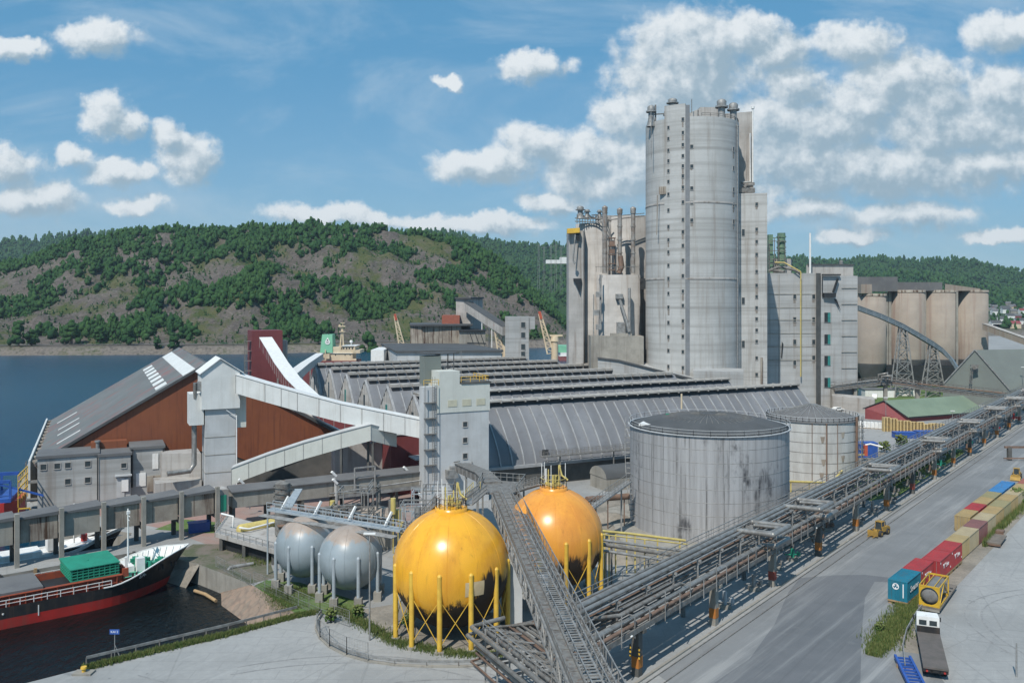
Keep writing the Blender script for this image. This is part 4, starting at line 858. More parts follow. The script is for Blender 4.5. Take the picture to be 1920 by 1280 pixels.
b = MB(); b.beam(P(1390, 343, 291), P(1415, 345, 290), .8); b.tube([P(1396, 352, 289), P(1400, 347, 289), P(1412, 347, 288.5)], .7, 8); b.beam(P(1385, 357, 288), P(1415, 357, 288), .9, 1.6); b.build('duct_cluster', steeld, root)
rt = np.array([xr_-(xl-1.5), 284.5-287]); rt /= np.linalg.norm(rt)
for v in (383, 430, 453, 477, 509, 535, 556, 577, 598, 619, 640, 671, 702):
    d_ = 285.0; win(root, ((1419-CX)/F*d_, 285.2, zz_(v, d_)), rt, .8, 1.1, fr=.15, stain=(rng.random() < .6)*(.5+2.5*rng.random()))
for v in (436, 564, 645):
    win(root, ((1394-CX)/F*286, 286.2, zz_(v, 286)), rt, .9, 2.2, fr=.1)
for v in (243, 288, 324): win(root, ((1396-CX)/F*294, 294.9, zz_(v, 294)), (.99,-.13), .8, 1.4, fr=.15)
b = MB(); b.beam(P(1428, 670, 284.0), P(1428, 720, 284.0), .7, .3); b.build('rust_stain_chute', rust_c, root)
# ---------------------------------------------------------------- stained prilling towers left of it
root = T('chimney_silo_block', 'stained grey concrete silo block with three metal stacks, left of the tallest tower', 'silo', ((1100-CX)/F*300, 300, 0))
x0, x1 = (1067-CX)/F*298, (1093-CX)/F*298
b = MB(); b.prism([(x0, 300), (x1, 296), (x1+3, 312), (x0, 312)], 0, zz_(433, 298)); b.build('flat_pier', conc2, root)
cx_, cy_, rr_ = (1112-CX)/F*306, 306, 6.2
b = MB(); b.lathe(cx_, cy_, [(rr_,0),(rr_, zz_(418,300)),(.1, zz_(418,300)+.02)], 40); cx2 = (1165-CX)/F*308; b.lathe(cx2, 312, [(8.5,0),(8.5, zz_(405,306)),(.1,zz_(405,306)+.02)], 40); b.box(cx2-6, cx2+12, 304.5, 316, 0, zz_(404, 304.5)); b.build('rear_silo', conc2, root)
b = MB(); cx3 = (1159-CX)/F*298; r3 = 41/F*298; b.lathe(cx3, 298, [(r3,0),(r3, zz_(515,291)),(.1, zz_(515,291)+.02)], 48); b.build('front_silo', conc2, root)
b = MB(); b.prism([((1108-CX)/F*288,288),((1207-CX)/F*286,286),((1207-CX)/F*286,298),((1108-CX)/F*288,298)], 0, zz_(630, 287)); b.prism([((1145-CX)/F*288,288.3),((1160-CX)/F*288,288),((1185-CX)/F*287,287),((1185-CX)/F*287,290),((1145-CX)/F*288,290)], 0, zz_(625,287)); b.build('base_block', oldc, root)
for (u_, v0, v1) in ((1134,512,388),(1162,512,392),(1187,512,390)):
    b = MB(); d_ = 294.5; x = (u_-CX)/F*d_; b.tube([(x,d_,zz_(v0,d_)),(x,d_,zz_(v1+8,d_))], .72 if u_ != 1134 else .85, 12); b.lathe(x, d_, [(.85,zz_(v1+10,d_)),(1.0,zz_(v1+2,d_)),(1.0,zz_(v1,d_)),(.01,zz_(v1-3,d_))], 12)
    for v in (400,425,450,475,500): b.lathe(x, d_, [(.98,zz_(v,d_)),(.98,zz_(v-1.5,d_))], 12)
    b.build('metal_stack', M('stack_metal', (.36,.35,.33), (.22,.18,.15), .5, .5, .2, streak=((.20,.12,.08), .8, .8)) if 'stack_metal' not in MATS else MATS['stack_metal'], root)
b = MB(); rng2 = random.Random(3)
for j in range(16):
    u_ = 1084+j*3.2; v_ = 398+rng2.random()*14; b.beam(P(u_, v_, 300), P(u_+rng2.uniform(4,18), v_+rng2.uniform(-6,6), 300+rng2.uniform(-2,4)), .35)
for j in range(12): u_ = 1082+j*5; b.beam(P(u_, 419, 299), P(u_, 400+rng2.random()*8, 299), .25)
b.beam(P(1078, 409, 300), P(1138, 411, 298), .3); b.beam(P(1078, 415, 300), P(1138, 417, 298), .3)
for j in range(9): u_ = 1118+j*9; b.beam(P(u_, 510, 292), P(u_, 500, 292), .12)
b.beam(P(1116, 500, 292), P(1200, 500, 292), .15); b.beam(P(1145, 412, 297), P(1208, 405, 299), .35); b.beam(P(1145, 406, 297), P(1208, 400, 299), .25); b.build('roof_pipework', steeld, root)
for (u_, v0, v1, r_) in ((1088,410,386,1.1),(1101,408,392,.8),(1124,408,393,.7)):
    b = MB(); cowl(b, (u_-CX)/F*300, 300, zz_(v0,300), zz_(v1,300), r_); b.build('vent_cowl', steel, root)
b = MB(); b.prism([((1064-CX)/F*296,297),((1087-CX)/F*294,294),((1087-CX)/F*294,300),((1064-CX)/F*296,300)], zz_(437,296), zz_(428,296)); b.build('yellow_hoist_beam', yel, root)
b = MB(); b.prism([P(1075, 523, 297.5)[:2], P(1090, 523, 295.4)[:2], P(1090, 523, 296.8)[:2], P(1075, 523, 298.5)[:2]], zz_(527,296), zz_(522,296)); b.add([P(1074.5,522,297.2), P(1090,522,295.0), P(1087,550,295.6)], [(0,2,1)]); b.add([P(1200,522,296), P(1212,522,295), P(1212,542,295), P(1200,542,296)], [(3,2,1,0)]); b.add([P(1080,436,295.5), P(1087,436,294.5), P(1087,453,295), P(1081,450,295.6)], [(0,1,2,3)]); b.build('loading_recess', dark, root)
b = MB(); b.beam(P(1079, 440, 294.8), P(1074, 490, 295.2), .5, .4); b.beam(P(1075, 490, 295), P(1079, 494, 295), .9, .8)
for (u_, v_) in ((1122,549),(1118,583),(1122,610)): b.ob(P(u_-5, v_, 289.5)[:2], (1.9,-.2), (.2,1.4), zz_(v_+8,289.5), zz_(v_-2,289.5))
b.tube([P(1113,552,289.8), P(1113,632,289.8)], .16, 6); b.tube([P(1126,515,290.3), P(1126,612,290.3)], .35, 6); b.build('stair_landings', steel, root); b = MB()
b.ob(P(1155, 553, 289)[:2], (2.4,0), (0,2), zz_(560,289), zz_(551,289)); b.tube([P(1162,562,288.5), P(1174,600,287.5), P(1180,622,287)], .55, 8); b.tube([P(1180,540,288.5), P(1180,630,287.5)], .5, 8); b.ob(P(1157,608,288.5)[:2], (2.8,0), (0,2), zz_(628,288), zz_(604,288)); b.build('outside_chute', steel, root)
b = MB(); b.beam(P(1143, 445, 293.5), P(1143, 512, 293.5), .2); b.beam(P(1152, 445, 293.5), P(1152, 512, 293.5), .2)
for v in (447, 462, 478, 495, 507): b.box((1141-CX)/F*293.5, (1154-CX)/F*293.5, 292.5, 295.5, zz_(v,293.5), zz_(v,293.5)+.25)
for v in (455, 470): b.ob(P(1143, v, 293)[:2], (1.8,0), (0,1.2), zz_(v+5,293), zz_(v-3,293))
b.tube([P(1163,480,293.5), P(1166,500,293.5), P(1160,512,293.5)], .9, 8); b.build('equipment_frame', pipeb, root)
# ---------------------------------------------------------------- concrete process building on the right of the towers
root = T('process_building', 'long pale concrete process building right of the towers, teal doorways one above another', 'building', ((1500-CX)/F*322, 322, 0))
def pr(u0, u1, d0_, d1_, v_, mat, name, z0=0, dep=22, par=None):
    b = MB(); a_ = P(u0, 600, d0_)[:2]; c_ = P(u1, 600, d1_)[:2]
    b.prism([a_, c_, (c_[0]+dep*.35, c_[1]+dep), (a_[0]+dep*.35, a_[1]+dep)], z0, zz_(v_, (d0_+d1_)/2)); return b.build(name, mat, par or root)
pr(1436, 1533, 316, 318, 512, conc, 'main_block'); pr(1530, 1539, 317.0, 318.5, 512, darkc, 'recess_joint'); pr(1538, 1608, 319, 321, 517, conc, 'right_block')
pr(1512, 1600, 327, 329, 497, conc2, 'roof_block', 20, 14)
pr(1514, 1601, 326.5, 328.5, 495, feltd, 'roof_block_edge', zz_(497,328)+.02, 15)
pr(1437, 1483, 326, 327, 485, conc2, 'rear_block', 20, 12)
pr(1560, 1640, 312, 300, 745, conc2, 'low_annex', 0, 8)
rp_ = np.array(P(1608,600,321)[:2])-np.array(P(1538,600,319)[:2]); rp_ /= np.linalg.norm(rp_)
for v in (595, 636, 676, 717):
    d_ = 319.3; p = P(1551, v, d_); wn1 = win(root, p, rp_, 2.3, 3.6, 'teal_doorway', [dark, conc], fr=.1)
    b = MB(); b.ob((p[0]+.2, p[1]-.12), (.95, .0), (0,.2), p[2]-1.75, p[2]+1.75); b.ob((p[0]-1.1, p[1]-.13), (.3, .0), (0,.2), p[2]-1.75, p[2]+1.75); b.build('door_leaf', teal, wn1)
rp2 = np.array(P(1533,600,318)[:2])-np.array(P(1436,600,316)[:2]); rp2 /= np.linalg.norm(rp2)
for u_, vv in ((1490, (556,599,641,680)), (1525.5, (556,599,641,671))):
    for v in vv: d_ = 316+2*(u_-1436)/97; win(root, P(u_, v, d_-.02), rp2, 1.1, 1.7, fr=.2, stain=.8+rng.random())
b = MB(); b.tube([P(1453, 492, 318), P(1470, 492, 316), P(1501, 509, 315.6), P(1501.5, 512, 315.6), P(1501.5, 706, 315.8)], .24, 8); b.build('yellow_gas_pipe', ylp, root)
b = MB(); b.box(*[P(1440,500,325)[0], P(1448,500,325)[0]], 324, 327, 40, zz_(440,325)); b.cyl(P(1465,500,325)[0], 325, 40, zz_(437,325), 1.5, 12)
for v in (445,455,465,475): b.lathe(P(1465,500,325)[0], 325, [(1.8,zz_(v,325)),(1.8,zz_(v-2,325))], 12)
b.beam(P(1446,446,325), P(1462,446,325), .3); b.build('green_vessel', M('green_process_paint', (.17,.27,.17), (.10,.17,.12), .8, .6), root)
b = MB()
for u_ in (1442,1452,1460,1472): b.beam(P(u_,512,323), P(u_,440+abs(u_-1458),323), .25)
for v in (452,470,486,494): b.beam(P(1440,v,323), P(1474,v,323), .25)
b.tube([P(1442,508,320), P(1460,500,318), P(1490,506,318), P(1500,511,317)], .5, 8); b.tube([P(1446,505,320), P(1470,510,317)], .7, 8); b.build('roof_steelwork', steeld, root)
b = MB(); b.tube([P(1519, 512, 322), P(1519, 437, 322)], .38, 8); b.build('slender_flue', whp, root)
b = MB(); b.cyl(P(1577,500,330)[0], 330, zz_(497,329), zz_(488,330), .7, 10); b.build('roof_vent', steel, root)
b = MB(); b.beam(P(1542,515,318.4), P(1575,515,319.4), 1.2, .5); b.beam(P(1571,522,318.8), P(1562,548,318.2), .6, .6); b.add([P(1563,560,319),P(1569,561,319),P(1577,583,319.2),P(1574,578,319.2)], [(3,2,1,0)]); b.ob(P(1545,553,317.8)[:2], (4.5,.2), (0,1.5), zz_(557,318), zz_(549,318)); b.beam(P(1542,518,318.6), P(1542,556,318.6), .25); b.build('hoist_gear', dark, root)
b = MB(); b.add([P(1466,640,316.3),P(1469,645,316.4),P(1466.5,672,316.4),P(1464.5,670,316.3)], [(3,2,1,0)]); b.build('black_leak_stain', dark, root)
for u_ in (1452, 1478, 1532): pass
b = MB()
for v in (551.5, 577, 600, 625, 650, 675): b.beam(P(1438, v, 315.9), P(1530, v, 317.9), .12, .25)
for u_ in (1461, 1530.5): b.beam(P(u_, 515, 316.4+(u_-1461)*.02), P(u_, 725, 316.4+(u_-1461)*.02), .15)
for v in (540, 570, 600, 630, 660, 690): b.beam(P(1578, v, 319.9), P(1607, v, 320.8), .12, .2)
b.build('formwork_joints', oldc, root)
# ---------------------------------------------------------------- row of storage silos
root = T('silo_row', 'row of brown streaked concrete silos behind the curved conveyor', 'silo', ((1700-CX)/F*400, 400, 0))
for (u_, dd_, r_) in ((1632, 392, 6.6), (1700, 404, 7.9), (1761, 408, 7.9), (1819, 412, 7.7)):
    x = (u_-CX)/F*dd_; v0 = 552 if u_ < 1640 else 545
    b = MB(); b.lathe(x, dd_, [(r_, zz_(680 if u_ < 1640 else 672, dd_)), (r_, zz_(v0, dd_-r_)), (.1, zz_(v0, dd_-r_)+.01)], 40); dr = b.build('silo_drum', conc3, root)
    b = MB(); zt = zz_(680 if u_ < 1640 else 672, dd_); b.lathe(x, dd_, [(r_*1.01, zt), (r_*1.01, zt-1.2), (r_*.45, 2.2), (r_*.45, .1)], 24)
    b.build('hopper', feltd, dr)
    b = MB(); b.lathe(x, dd_, [(r_+.2, zz_(v0+3, dd_-r_)), (r_+.2, zz_(v0, dd_-r_)+.3), (.1, zz_(v0, dd_-r_)+.5)], 40); b.build('rim', rust_c, dr)
b = MB(); b.box(P(1608,500,398)[0], P(1683,500,398)[0], 398, 412, zz_(546,392), zz_(519,398)); b.box(P(1683,500,398)[0], P(1775,500,398)[0], 402, 414, zz_(545,395), zz_(529,402)); b.build('roof_house', felt, root)
b = MB(); b.prism([P(1772,500,402)[:2], P(1838,500,406)[:2], P(1838,500,418)[:2], P(1772,500,414)[:2]], zz_(545,402), [zz_(532,402), zz_(541,404), zz_(541,404), zz_(532,402)]); b.box(P(1608,500,390)[0], P(1628,500,390)[0], 386, 394, zz_(550,390), zz_(533,390)); b.build('roof_annex', conc3, root)
b = MB()
for u_ in (1662, 1668, 1728, 1733, 1789, 1793): b.beam(P(u_, 548, 402), P(u_, 690, 402), 1.2)
b.build('column', oldc, root)
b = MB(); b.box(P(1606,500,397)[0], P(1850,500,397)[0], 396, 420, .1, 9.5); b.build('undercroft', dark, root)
# curved conveyor and its two lattice towers
cp = [(1608,572.5,352),(1650,588,352),(1690,606,352),(1720,623,352),(1748,640,352),(1766,652,352),(1779,664,351),(1788,675,350),(1796,688,349)]
conveyor('curved_conveyor', 'dark blue-grey conveyor curving down across the brown silos on two lattice towers', [P(*c) for c in cp], 2.6, 2.0, M('blue_grey_steel', (.15,.19,.22), (.10,.13,.15), .8, .6), M('blue_grey_roof', (.24,.29,.32), (.19,.23,.26), .5, .5))
for (u_, v0, lb) in ((1692.5, 611, 'taller lattice trestle under the curved conveyor'), (1749, 645, 'shorter lattice trestle under the lower end of the curved conveyor')):
    x = (u_-CX)/F*352; zt = zz_(v0, 352); b = MB(); wb = 4.2; wt = 1.2; nseg = 6
    for (i, j) in ((-1,-1),(1,-1),(1,1),(-1,1)): b.beam((x+i*wb, 352+j*wb*.6, 0), (x+i*wt, 352+j*wt*.6, zt), .45)
    for k_ in range(nseg):
        f0, f1 = k_/nseg, (k_+1)/nseg; w0 = wb+(wt-wb)*f0; w1 = wb+(wt-wb)*f1
        for j in (-1, 1):
            b.beam((x-w0, 352+j*w0*.6, zt*f0), (x+w1, 352+j*w1*.6, zt*f1), .25); b.beam((x+w0, 352+j*w0*.6, zt*f0), (x-w1, 352+j*w1*.6, zt*f1), .25); b.beam((x-w1, 352+j*w1*.6, zt*f1), (x+w1, 352+j*w1*.6, zt*f1), .25)
    one(b, 'lattice_tower', whp if 0 else steel, (x, 352, 0), lb, 'lattice tower', 'trestles under the curved conveyor')
conveyor('enclosed_conveyor', 'sloping pale conveyor coming in from the right edge behind the silos', [P(1846, 606, 400), P(1960, 646, 372)], 2.6, 3.0, conc3, conc2)
# grey green pitched store
root = T('pitched_store', 'grey-green steep pitched store at the right edge with a ladder on its gable', 'warehouse', ((1830-CX)/F*335, 335, 0))
A = P(1768, 719, 331); B = P(1893, 731, 322); C = P(1827, 656, 327); dv = np.array([74, 21, 0.]); A2, B2, C2 = [tuple(np.array(p)+dv*1.0) for p in (A, B, C)]
g0 = lambda p: (p[0], p[1], 0)
b = MB(); b.add([A, B, C, g0(A), g0(B)], [(0,3,4,1,2)]); b.add([A2,B2,C2,g0(A2),g0(B2)], [(2,1,4,3,0)]); b.add([B, B2, g0(B2), g0(B)], [(0,3,2,1)]); b.add([A, A2, g0(A2), g0(A)], [(0,1,2,3)]); b.build('gable_wall', greyg, root)
b = MB(); b.add([B, B2, C2, C], [(0,1,2,3)]); b.add([A, A2, C2, C], [(3,2,1,0)]); b.build('roof', greyg, root)
b = MB(); b.beam(np.array(B)+(0,-.3,0), np.array(C)+(0,-.3,.2), .4); b.beam(np.array(A)+(0,-.3,0), np.array(C)+(0,-.3,.2), .4); b.build('verge_trim', steel, root)
b = MB(); b.beam(P(1820, 685, 324), P(1835, 684.5, 323.5), .8, .5); b.add([P(1822,686,325.9),P(1834,686,325),P(1834,697,325),P(1822,697,325.9)], [(3,2,1,0)]); b.beam(P(1820.5,690,325), P(1817.5,720,325), .25); b.beam(P(1824,690,325), P(1822,720,325), .25)
for j in range(9): b.beam(P(1820.3-j*.3,691+j*3.3,325), P(1823.8-j*.25,691+j*3.3,325), .15)
b.build('ladder', steeld, root)
# red shed with green roof
root = T('red_shed', 'long low barn-red shed with green sheet roof beside the pipe rack', 'shed', ((1700-CX)/F*285, 285, 0))
a_, b_, rdg = np.array([117.6, 288.5]), np.array([129.3, 281.5]), None
dirv = np.array([.62, .785])*1.0
ln_ = 52; mid = (a_+b_)/2; zr_ = 6.4; ze = 2.9
P3_ = lambda p, z: (p[0], p[1], z)
a_ = np.array(P(1622,785,288)[:2]); b_ = np.array(P(1701.5,791,280.5)[:2]); mid = np.array(P(1659,760,286)[:2]); ra = a_+dirv*ln_*.0
zle, zri, zpk = zz_(765,288), zz_(780.5,280.5), zz_(751,286)
dv = np.array([33.5, 14.5])
b = MB(); b.add([P3_(a_,0),P3_(b_,0),P3_(b_,zri),P3_(mid,zpk),P3_(a_,zle)], [(0,1,2,3,4)]); b.add([P3_(b_,0),P3_(b_+dv,0),P3_(b_+dv,zri),P3_(b_,zri)], [(0,1,2,3)]); b.add([P3_(a_,0),P3_(a_+dv,0),P3_(a_+dv,zle),P3_(a_,zle)], [(3,2,1,0)]); b.add([P3_(a_+dv,0),P3_(b_+dv,0),P3_(b_+dv,zri),P3_(mid+dv,zpk),P3_(a_+dv,zle)], [(4,3,2,1,0)]); b.build('wall', redw, root)
b = MB(); ov = -dv/36*.5; nrm = (b_-mid)*.06
slab([P3_(b_+ov+nrm,zri-.15), P3_(b_+dv+nrm,zri-.15), P3_(mid+dv,zpk+.1), P3_(mid+ov,zpk+.1)], .15); slab([P3_(mid+ov,zpk+.1), P3_(mid+dv,zpk+.1), P3_(a_+dv-nrm,zle-.1), P3_(a_+ov-nrm,zle-.1)], .15); b.build('roof', greenr, root)
b = MB(); b.beam(P3_(b_+nrm*1.2,zri-.35), P3_(b_+dv+nrm*1.2,zri-.35), .3, .45); b.beam(P3_(b_+ov+nrm,zri-.25), P3_(mid+ov,zpk), .25,.3); b.beam(P3_(a_+ov-nrm,zle-.2), P3_(mid+ov,zpk), .25,.3); b.build('gutter', dark, root)
# ---------------------------------------------------------------- buildings behind the halls, toward the fjord
root = T('flat_roofed_store', 'wide flat dark-roofed concrete store behind the vaulted halls', 'building', (P(720,640,385)[0], 385, 0))
a_, c_ = P(745, 664, 372), P(940, 664, 378); d3, d4 = P(716, 640, 432), P(880, 640, 434)
b = MB(); zt = zz_(661, 372); b.prism([a_[:2], c_[:2], d4[:2], d3[:2]], 0, zt); b.build('wall', concw, root)
b = MB(); b.prism([P(742,664,371)[:2], P(944,664,377)[:2], d4[:2], P(714,640,434)[:2]], zt+.01, zt+.8); b.build('roof', feltd, root)
b = MB(); b.box(*sorted([P(698,650,400)[0], P(722,650,400)[0]]), 396, 420, 0, zz_(655,400)); b.build('white_annex', whp, root)
root = T('old_concrete_store', 'old stained concrete building with a flat roof behind the dark-roofed store', 'building', (P(770,640,445)[0], 445, 0))
b = MB(); b.prism([P(769,640,440)[:2], P(790,640,436)[:2], P(865,640,440)[:2], P(865,640,470)[:2], P(770,640,470)[:2]], 0, zz_(611,438)); b.build('wall', rust_c, root)
b = MB(); b.prism([P(768,640,439)[:2], P(790,640,434)[:2], P(886,640,440)[:2], P(886,640,470)[:2], P(769,640,470)[:2]], zz_(611,438)+.01, zz_(608,438)); b.build('roof', feltd, root)
b = MB(); b.prism([P(861,640,430)[:2], P(910,640,432)[:2], P(910,640,450)[:2], P(861,640,450)[:2]], 0, zz_(621,430)); b.build('annex', oldc, root)
b = MB(); b.prism([P(860,640,429)[:2], P(912,640,431)[:2], P(912,640,450)[:2], P(860,640,450)[:2]], zz_(621,430)+.01, zz_(619,430)); b.beam(P(876,643,429), P(912,644,430), .6)
for u_ in (880,890,900): b.beam(P(u_,622,429.5), P(u_+7,642,429), .3)
b.build('annex_roof', dark, root)
b = MB(); b.box(P(829,600,450)[0], P(862,600,450)[0], 448, 462, zz_(611,450), zz_(591,450)); b.build('red_roof_house', M('brick_red_paint', (.33,.10,.06), (.26,.08,.05), 1, .7), root)
root = T('transfer_tower', 'old concrete tower carrying the top of a steep dark-roofed conveyor', 'tower', (P(870,600,455)[0], 455, 0))
b = MB(); b.prism([P(855,600,455)[:2], P(882,600,452)[:2], P(905,600,462)[:2], P(880,600,470)[:2]], 0, zz_(560,455)); b.build('shaft', conc2, root)
b = MB(); b.prism([P(853,600,454)[:2], P(883,600,450)[:2], P(907,600,462)[:2], P(880,600,472)[:2]], zz_(560,455)+.01, zz_(557,455)); b.beam(P(900,556,458), P(900,543,458), .25); b.build('roof', feltd, root)
conveyor('enclosed_conveyor', 'concrete conveyor with dark roof sloping from the old tower down to the pale square tower', [P(878, 566, 452), P(912, 588, 440), P(950, 612, 428)], 5.5, 4.5, conc2, feltd, [(0,.95,0),(1,.45,0)], legm=whp)
root = T('square_tower', 'pale square concrete tower with small windows between two harbour cranes', 'tower', (P(960,620,425)[0], 425, 0))
b = MB(); b.prism([P(947,620,424)[:2], P(992,620,426)[:2], P(992,620,440)[:2], P(947,620,440)[:2]], 0, zz_(594,425)); b.prism([P(991.8,620,426.5)[:2], P(1003,620,427)[:2], P(1003,620,438)[:2], P(991.8,620,438)[:2]], zz_(617,425), zz_(594.6,425)); b.build('wall', conc, root)
for v in (609,628,650,664): win(root, P(980, v, 425.4), (1.0,.04), 2.4, 2.6, fr=.2)
root = T('long_low_roof', 'pale low ramp-roofed building at the foot of the tall towers', 'building', (P(1200,700,262)[0], 262, 0))
b = MB(); b.add([P(1121,672,280),P(1160,677,276),P(1302,713,262),P(1302,735,262),P(1121,700,280)], [(0,4,3,2,1)]); b.add([P(1121,672,280),P(1160,677,276),P(1302,713,262),P(1330,712,272),P(1200,676,292),P(1130,671,292)], [(0,1,2,3,4,5)]); b.build('wall', conc, root)
b = MB(); b.beam(P(1121,671,279.8), P(1160,675.5,275.8), .6, .5); b.beam(P(1160,675.5,275.8), P(1302,711.5,261.8), .6, .5); b.build('roof_edge', feltd, root)
root = T('low_link_building', 'low pale concrete link building right of the tallest tower behind the nearest hall roofs', 'building', (P(1380,700,262)[0], 262, 0))
b = MB(); b.prism([P(1300,700,266)[:2], P(1394,700,262)[:2], P(1394,700,275)[:2], P(1300,700,280)[:2]], 0, zz_(697,262)); b.build('wall', conc, root)
# ================================================================ TANKS, PIPE RACKS, GALLERIES
def sphere_tank(label, x, y, z, R, body, legm, nleg, legr, a0, crown=True, group=None, braced=True, stainy=False, foot=.25):
    root = T('spherical_tank', label, 'tank', (x, y, 0), group)
    b = MB(); b.ball(x, y, z, R, 72, 0, 40); b.build('shell', body, root)
    b = MB()
    for k_ in range(12):
        a = 2*pi*k_/12; pts = [(x+(R+.012)*cos(a)*cos(t), y+(R+.012)*sin(a)*cos(t), z+(R+.012)*sin(t)) for t in np.linspace(-1.1, 1.3, 20)]; b.tube(pts, .022, 4)
    b.build('weld_seams', body, root)
    ring = R*.985; P_ = []
    for k_ in range(nleg):
        a = a0+2*pi*k_/nleg; px, py = x+ring*cos(a), y+ring*sin(a); P_.append((px, py))
        b = MB(); b.tube([(px,py,foot),(px,py,z+.9)], legr, 12); b.lathe(px, py, [(legr,z+.9),(legr*.6,z+1.1),(.01,z+1.15)], 12); lg = b.build('leg', legm, root)
        b = MB(); b.prism([(px-.5,py-.5),(px+.5,py-.5),(px+.5,py+.5),(px-.5,py+.5)], 0, foot+.02 if foot < .5 else foot); b.build('footing', oldc, lg)
    if braced:
        for k_ in range(nleg):
            p, q_ = P_[k_], P_[(k_+1)%nleg]; b = MB(); b.beam((*p,foot+.4), (*q_, z-1.8), .07); b.beam((*q_,foot+.4), (*p, z-1.8), .07); b.build('cross_brace', legm, root)
    if crown:
        b = MB(); zt = z+R*.985; b.lathe(x, y, [(R*.28,z+R*.93),(R*.28,zt+.25),(R*.26,zt+.27),(.1,zt+.28)], 32); b.build('top_collar', body, root)
        b = MB(); pts = [(x+R*.26*cos(a), y+R*.26*sin(a), zt+.28) for a in np.linspace(0, 2*pi, 17)]; rail(b, pts, 1.2, 1.0, .03); b.build('top_railing', pipeb if body is yel_sph else ylp, root)
        rr = random.Random(int(x*10)); b = MB()
        for k_ in range(11):
            a = rr.random()*6.28; r_ = R*.2*rr.random(); h_ = .6+2.2*rr.random()**2; px, py = x+r_*cos(a), y+r_*sin(a); b.cyl(px, py, zt+.25, zt+.25+h_, .09+.05*rr.random(), 8); b.cyl(px, py, zt+.5, zt+.8, .22, 8)
        b.tube([(x-.7,y,zt+.3),(x-.7,y,zt+2.6)], .08, 6); b.tube([(x+.7,y,zt+.3),(x+.7,y,zt+3.1),(x+.95,y,zt+3.0)], .09, 6); b.tube([(x+.75,y,zt+3.2),(x+1.1,y,zt+1.8),(x+1.9,y-.3,zt+1.2)], .14, 6); b.build('valve_cluster', ylp, root)
        b = MB()
        for (px, py) in ((-1.6,-.3),(1.6,.2),(-.4,-1.4),(-1.2,1.0)): b.cyl(x+px, y+py, zt+.2, zt+3.4, .05, 6)
        b.cyl(x-1.0, y+.5, zt+.2, zt+2.6, .11, 8); b.build('vent_pipes', whp, root)
    return root
rA = sphere_tank('nearest and largest yellow spherical gas tank with black sooty underside on yellow legs', -7.35, 104.4, 7.75, 7.0, yel_sph, yel, 12, .30, -pi/2-.12)
b = MB(); nrm = lambda a, e_, R: (-7.35+R*cos(e_)*cos(a), 104.4+R*cos(e_)*sin(a), 7.75+R*sin(e_))
vs = []
for i in range(9):
    for j in range(6): vs.append(nrm(-pi/2+.30+.34*i/8, -.22+.24*j/5, 7.035))
b.add(vs, [(i*6+j, (i+1)*6+j, (i+1)*6+j+1, i*6+j+1) for i in range(8) for j in range(5)], 0, True); b.build('faded_patch', M('faded_cream_patch', (.62,.50,.30), (.55,.42,.24), 2, .6), rA)
rB = sphere_tank('orange spherical gas tank behind the long sloping truss conveyor', 5.6, 116.4, 7.9, 6.65, org_sph, yel, 12, .28, -pi/2+.2)
gl = M('grey_leg_paint', (.36,.40,.43), (.30,.34,.36), 1, .5)
for (x, y, lb) in ((-21.7,116,'right-hand of two pale grey spherical tanks with rusty crown beside the yellow tank'),(-28.9,121.2,'left-hand of two pale grey spherical tanks with rusty crown, nearest the dock')):
    r_ = sphere_tank(lb, x, y, 5.35, 4.2, gry_sph, gl, 8, .24, -pi/2-.35, False, 'grey spherical tanks', False, foot=1.2)
# walkway over the grey tanks
root = T('tank_walkway', 'grey steel walkway with railings running across the tops of the grey spherical tanks', 'walkway', (-28, 122, 0))
wa, wb_ = np.array(P(506,962,125)), np.array(P(755,1010,113.5)); wa[2] = wb_[2] = 9.6
b = MB(); b.beam(wa, wb_, 1.3, .25); b.beam(P(540,958,126)[:2]+(9.6,), P(560,925,138)[:2]+(9.6,), 1.2, .2); b.build('deck', gl, root)
b = MB(); dv = (wb_-wa)/np.linalg.norm(wb_-wa); nv_ = np.array([-dv[1], dv[0], 0])*.62
rail(b, [wa+nv_, wb_+nv_], 1.1, 1.5, .035); rail(b, [wa-nv_, wb_-nv_], 1.1, 1.5, .035); b.build('railing', gl, root)
for f_ in (0, .33, .66, 1):
    p = wa+(wb_-wa)*f_; b = MB(); b.beam((p[0]-.5,p[1]+.6,0), (p[0]-.5,p[1]+.6,9.5), .2); b.build('post', gl, root)
b = MB()
for k_ in range(4): o_ = nv_*(k_*.35-2.2)/.62; b.tube([wa+o_+(0,0,-.5), wb_+o_+(0,0,-.5)], .1, 6)
b.build('pipe_run', steel, root)
for k_ in range(4):
    f_ = .1+.26*k_; p = wa+(wb_-wa)*f_; one(MB().beam((p[0],p[1]-.3,p[2]+.3), (p[0]+.8,p[1]+.5,p[2]+2.0), .28), 'sloping_floodlight_bar', whp, (p[0],p[1],p[2]), ['short white slanted bar at the left end of the tank walkway','short white slanted bar over the gap between the grey tanks','short white slanted bar above the right-hand grey tank','short white slanted bar at the yellow tank end of the walkway'][k_], 'bar', 'slanted white bars on the tank walkway')
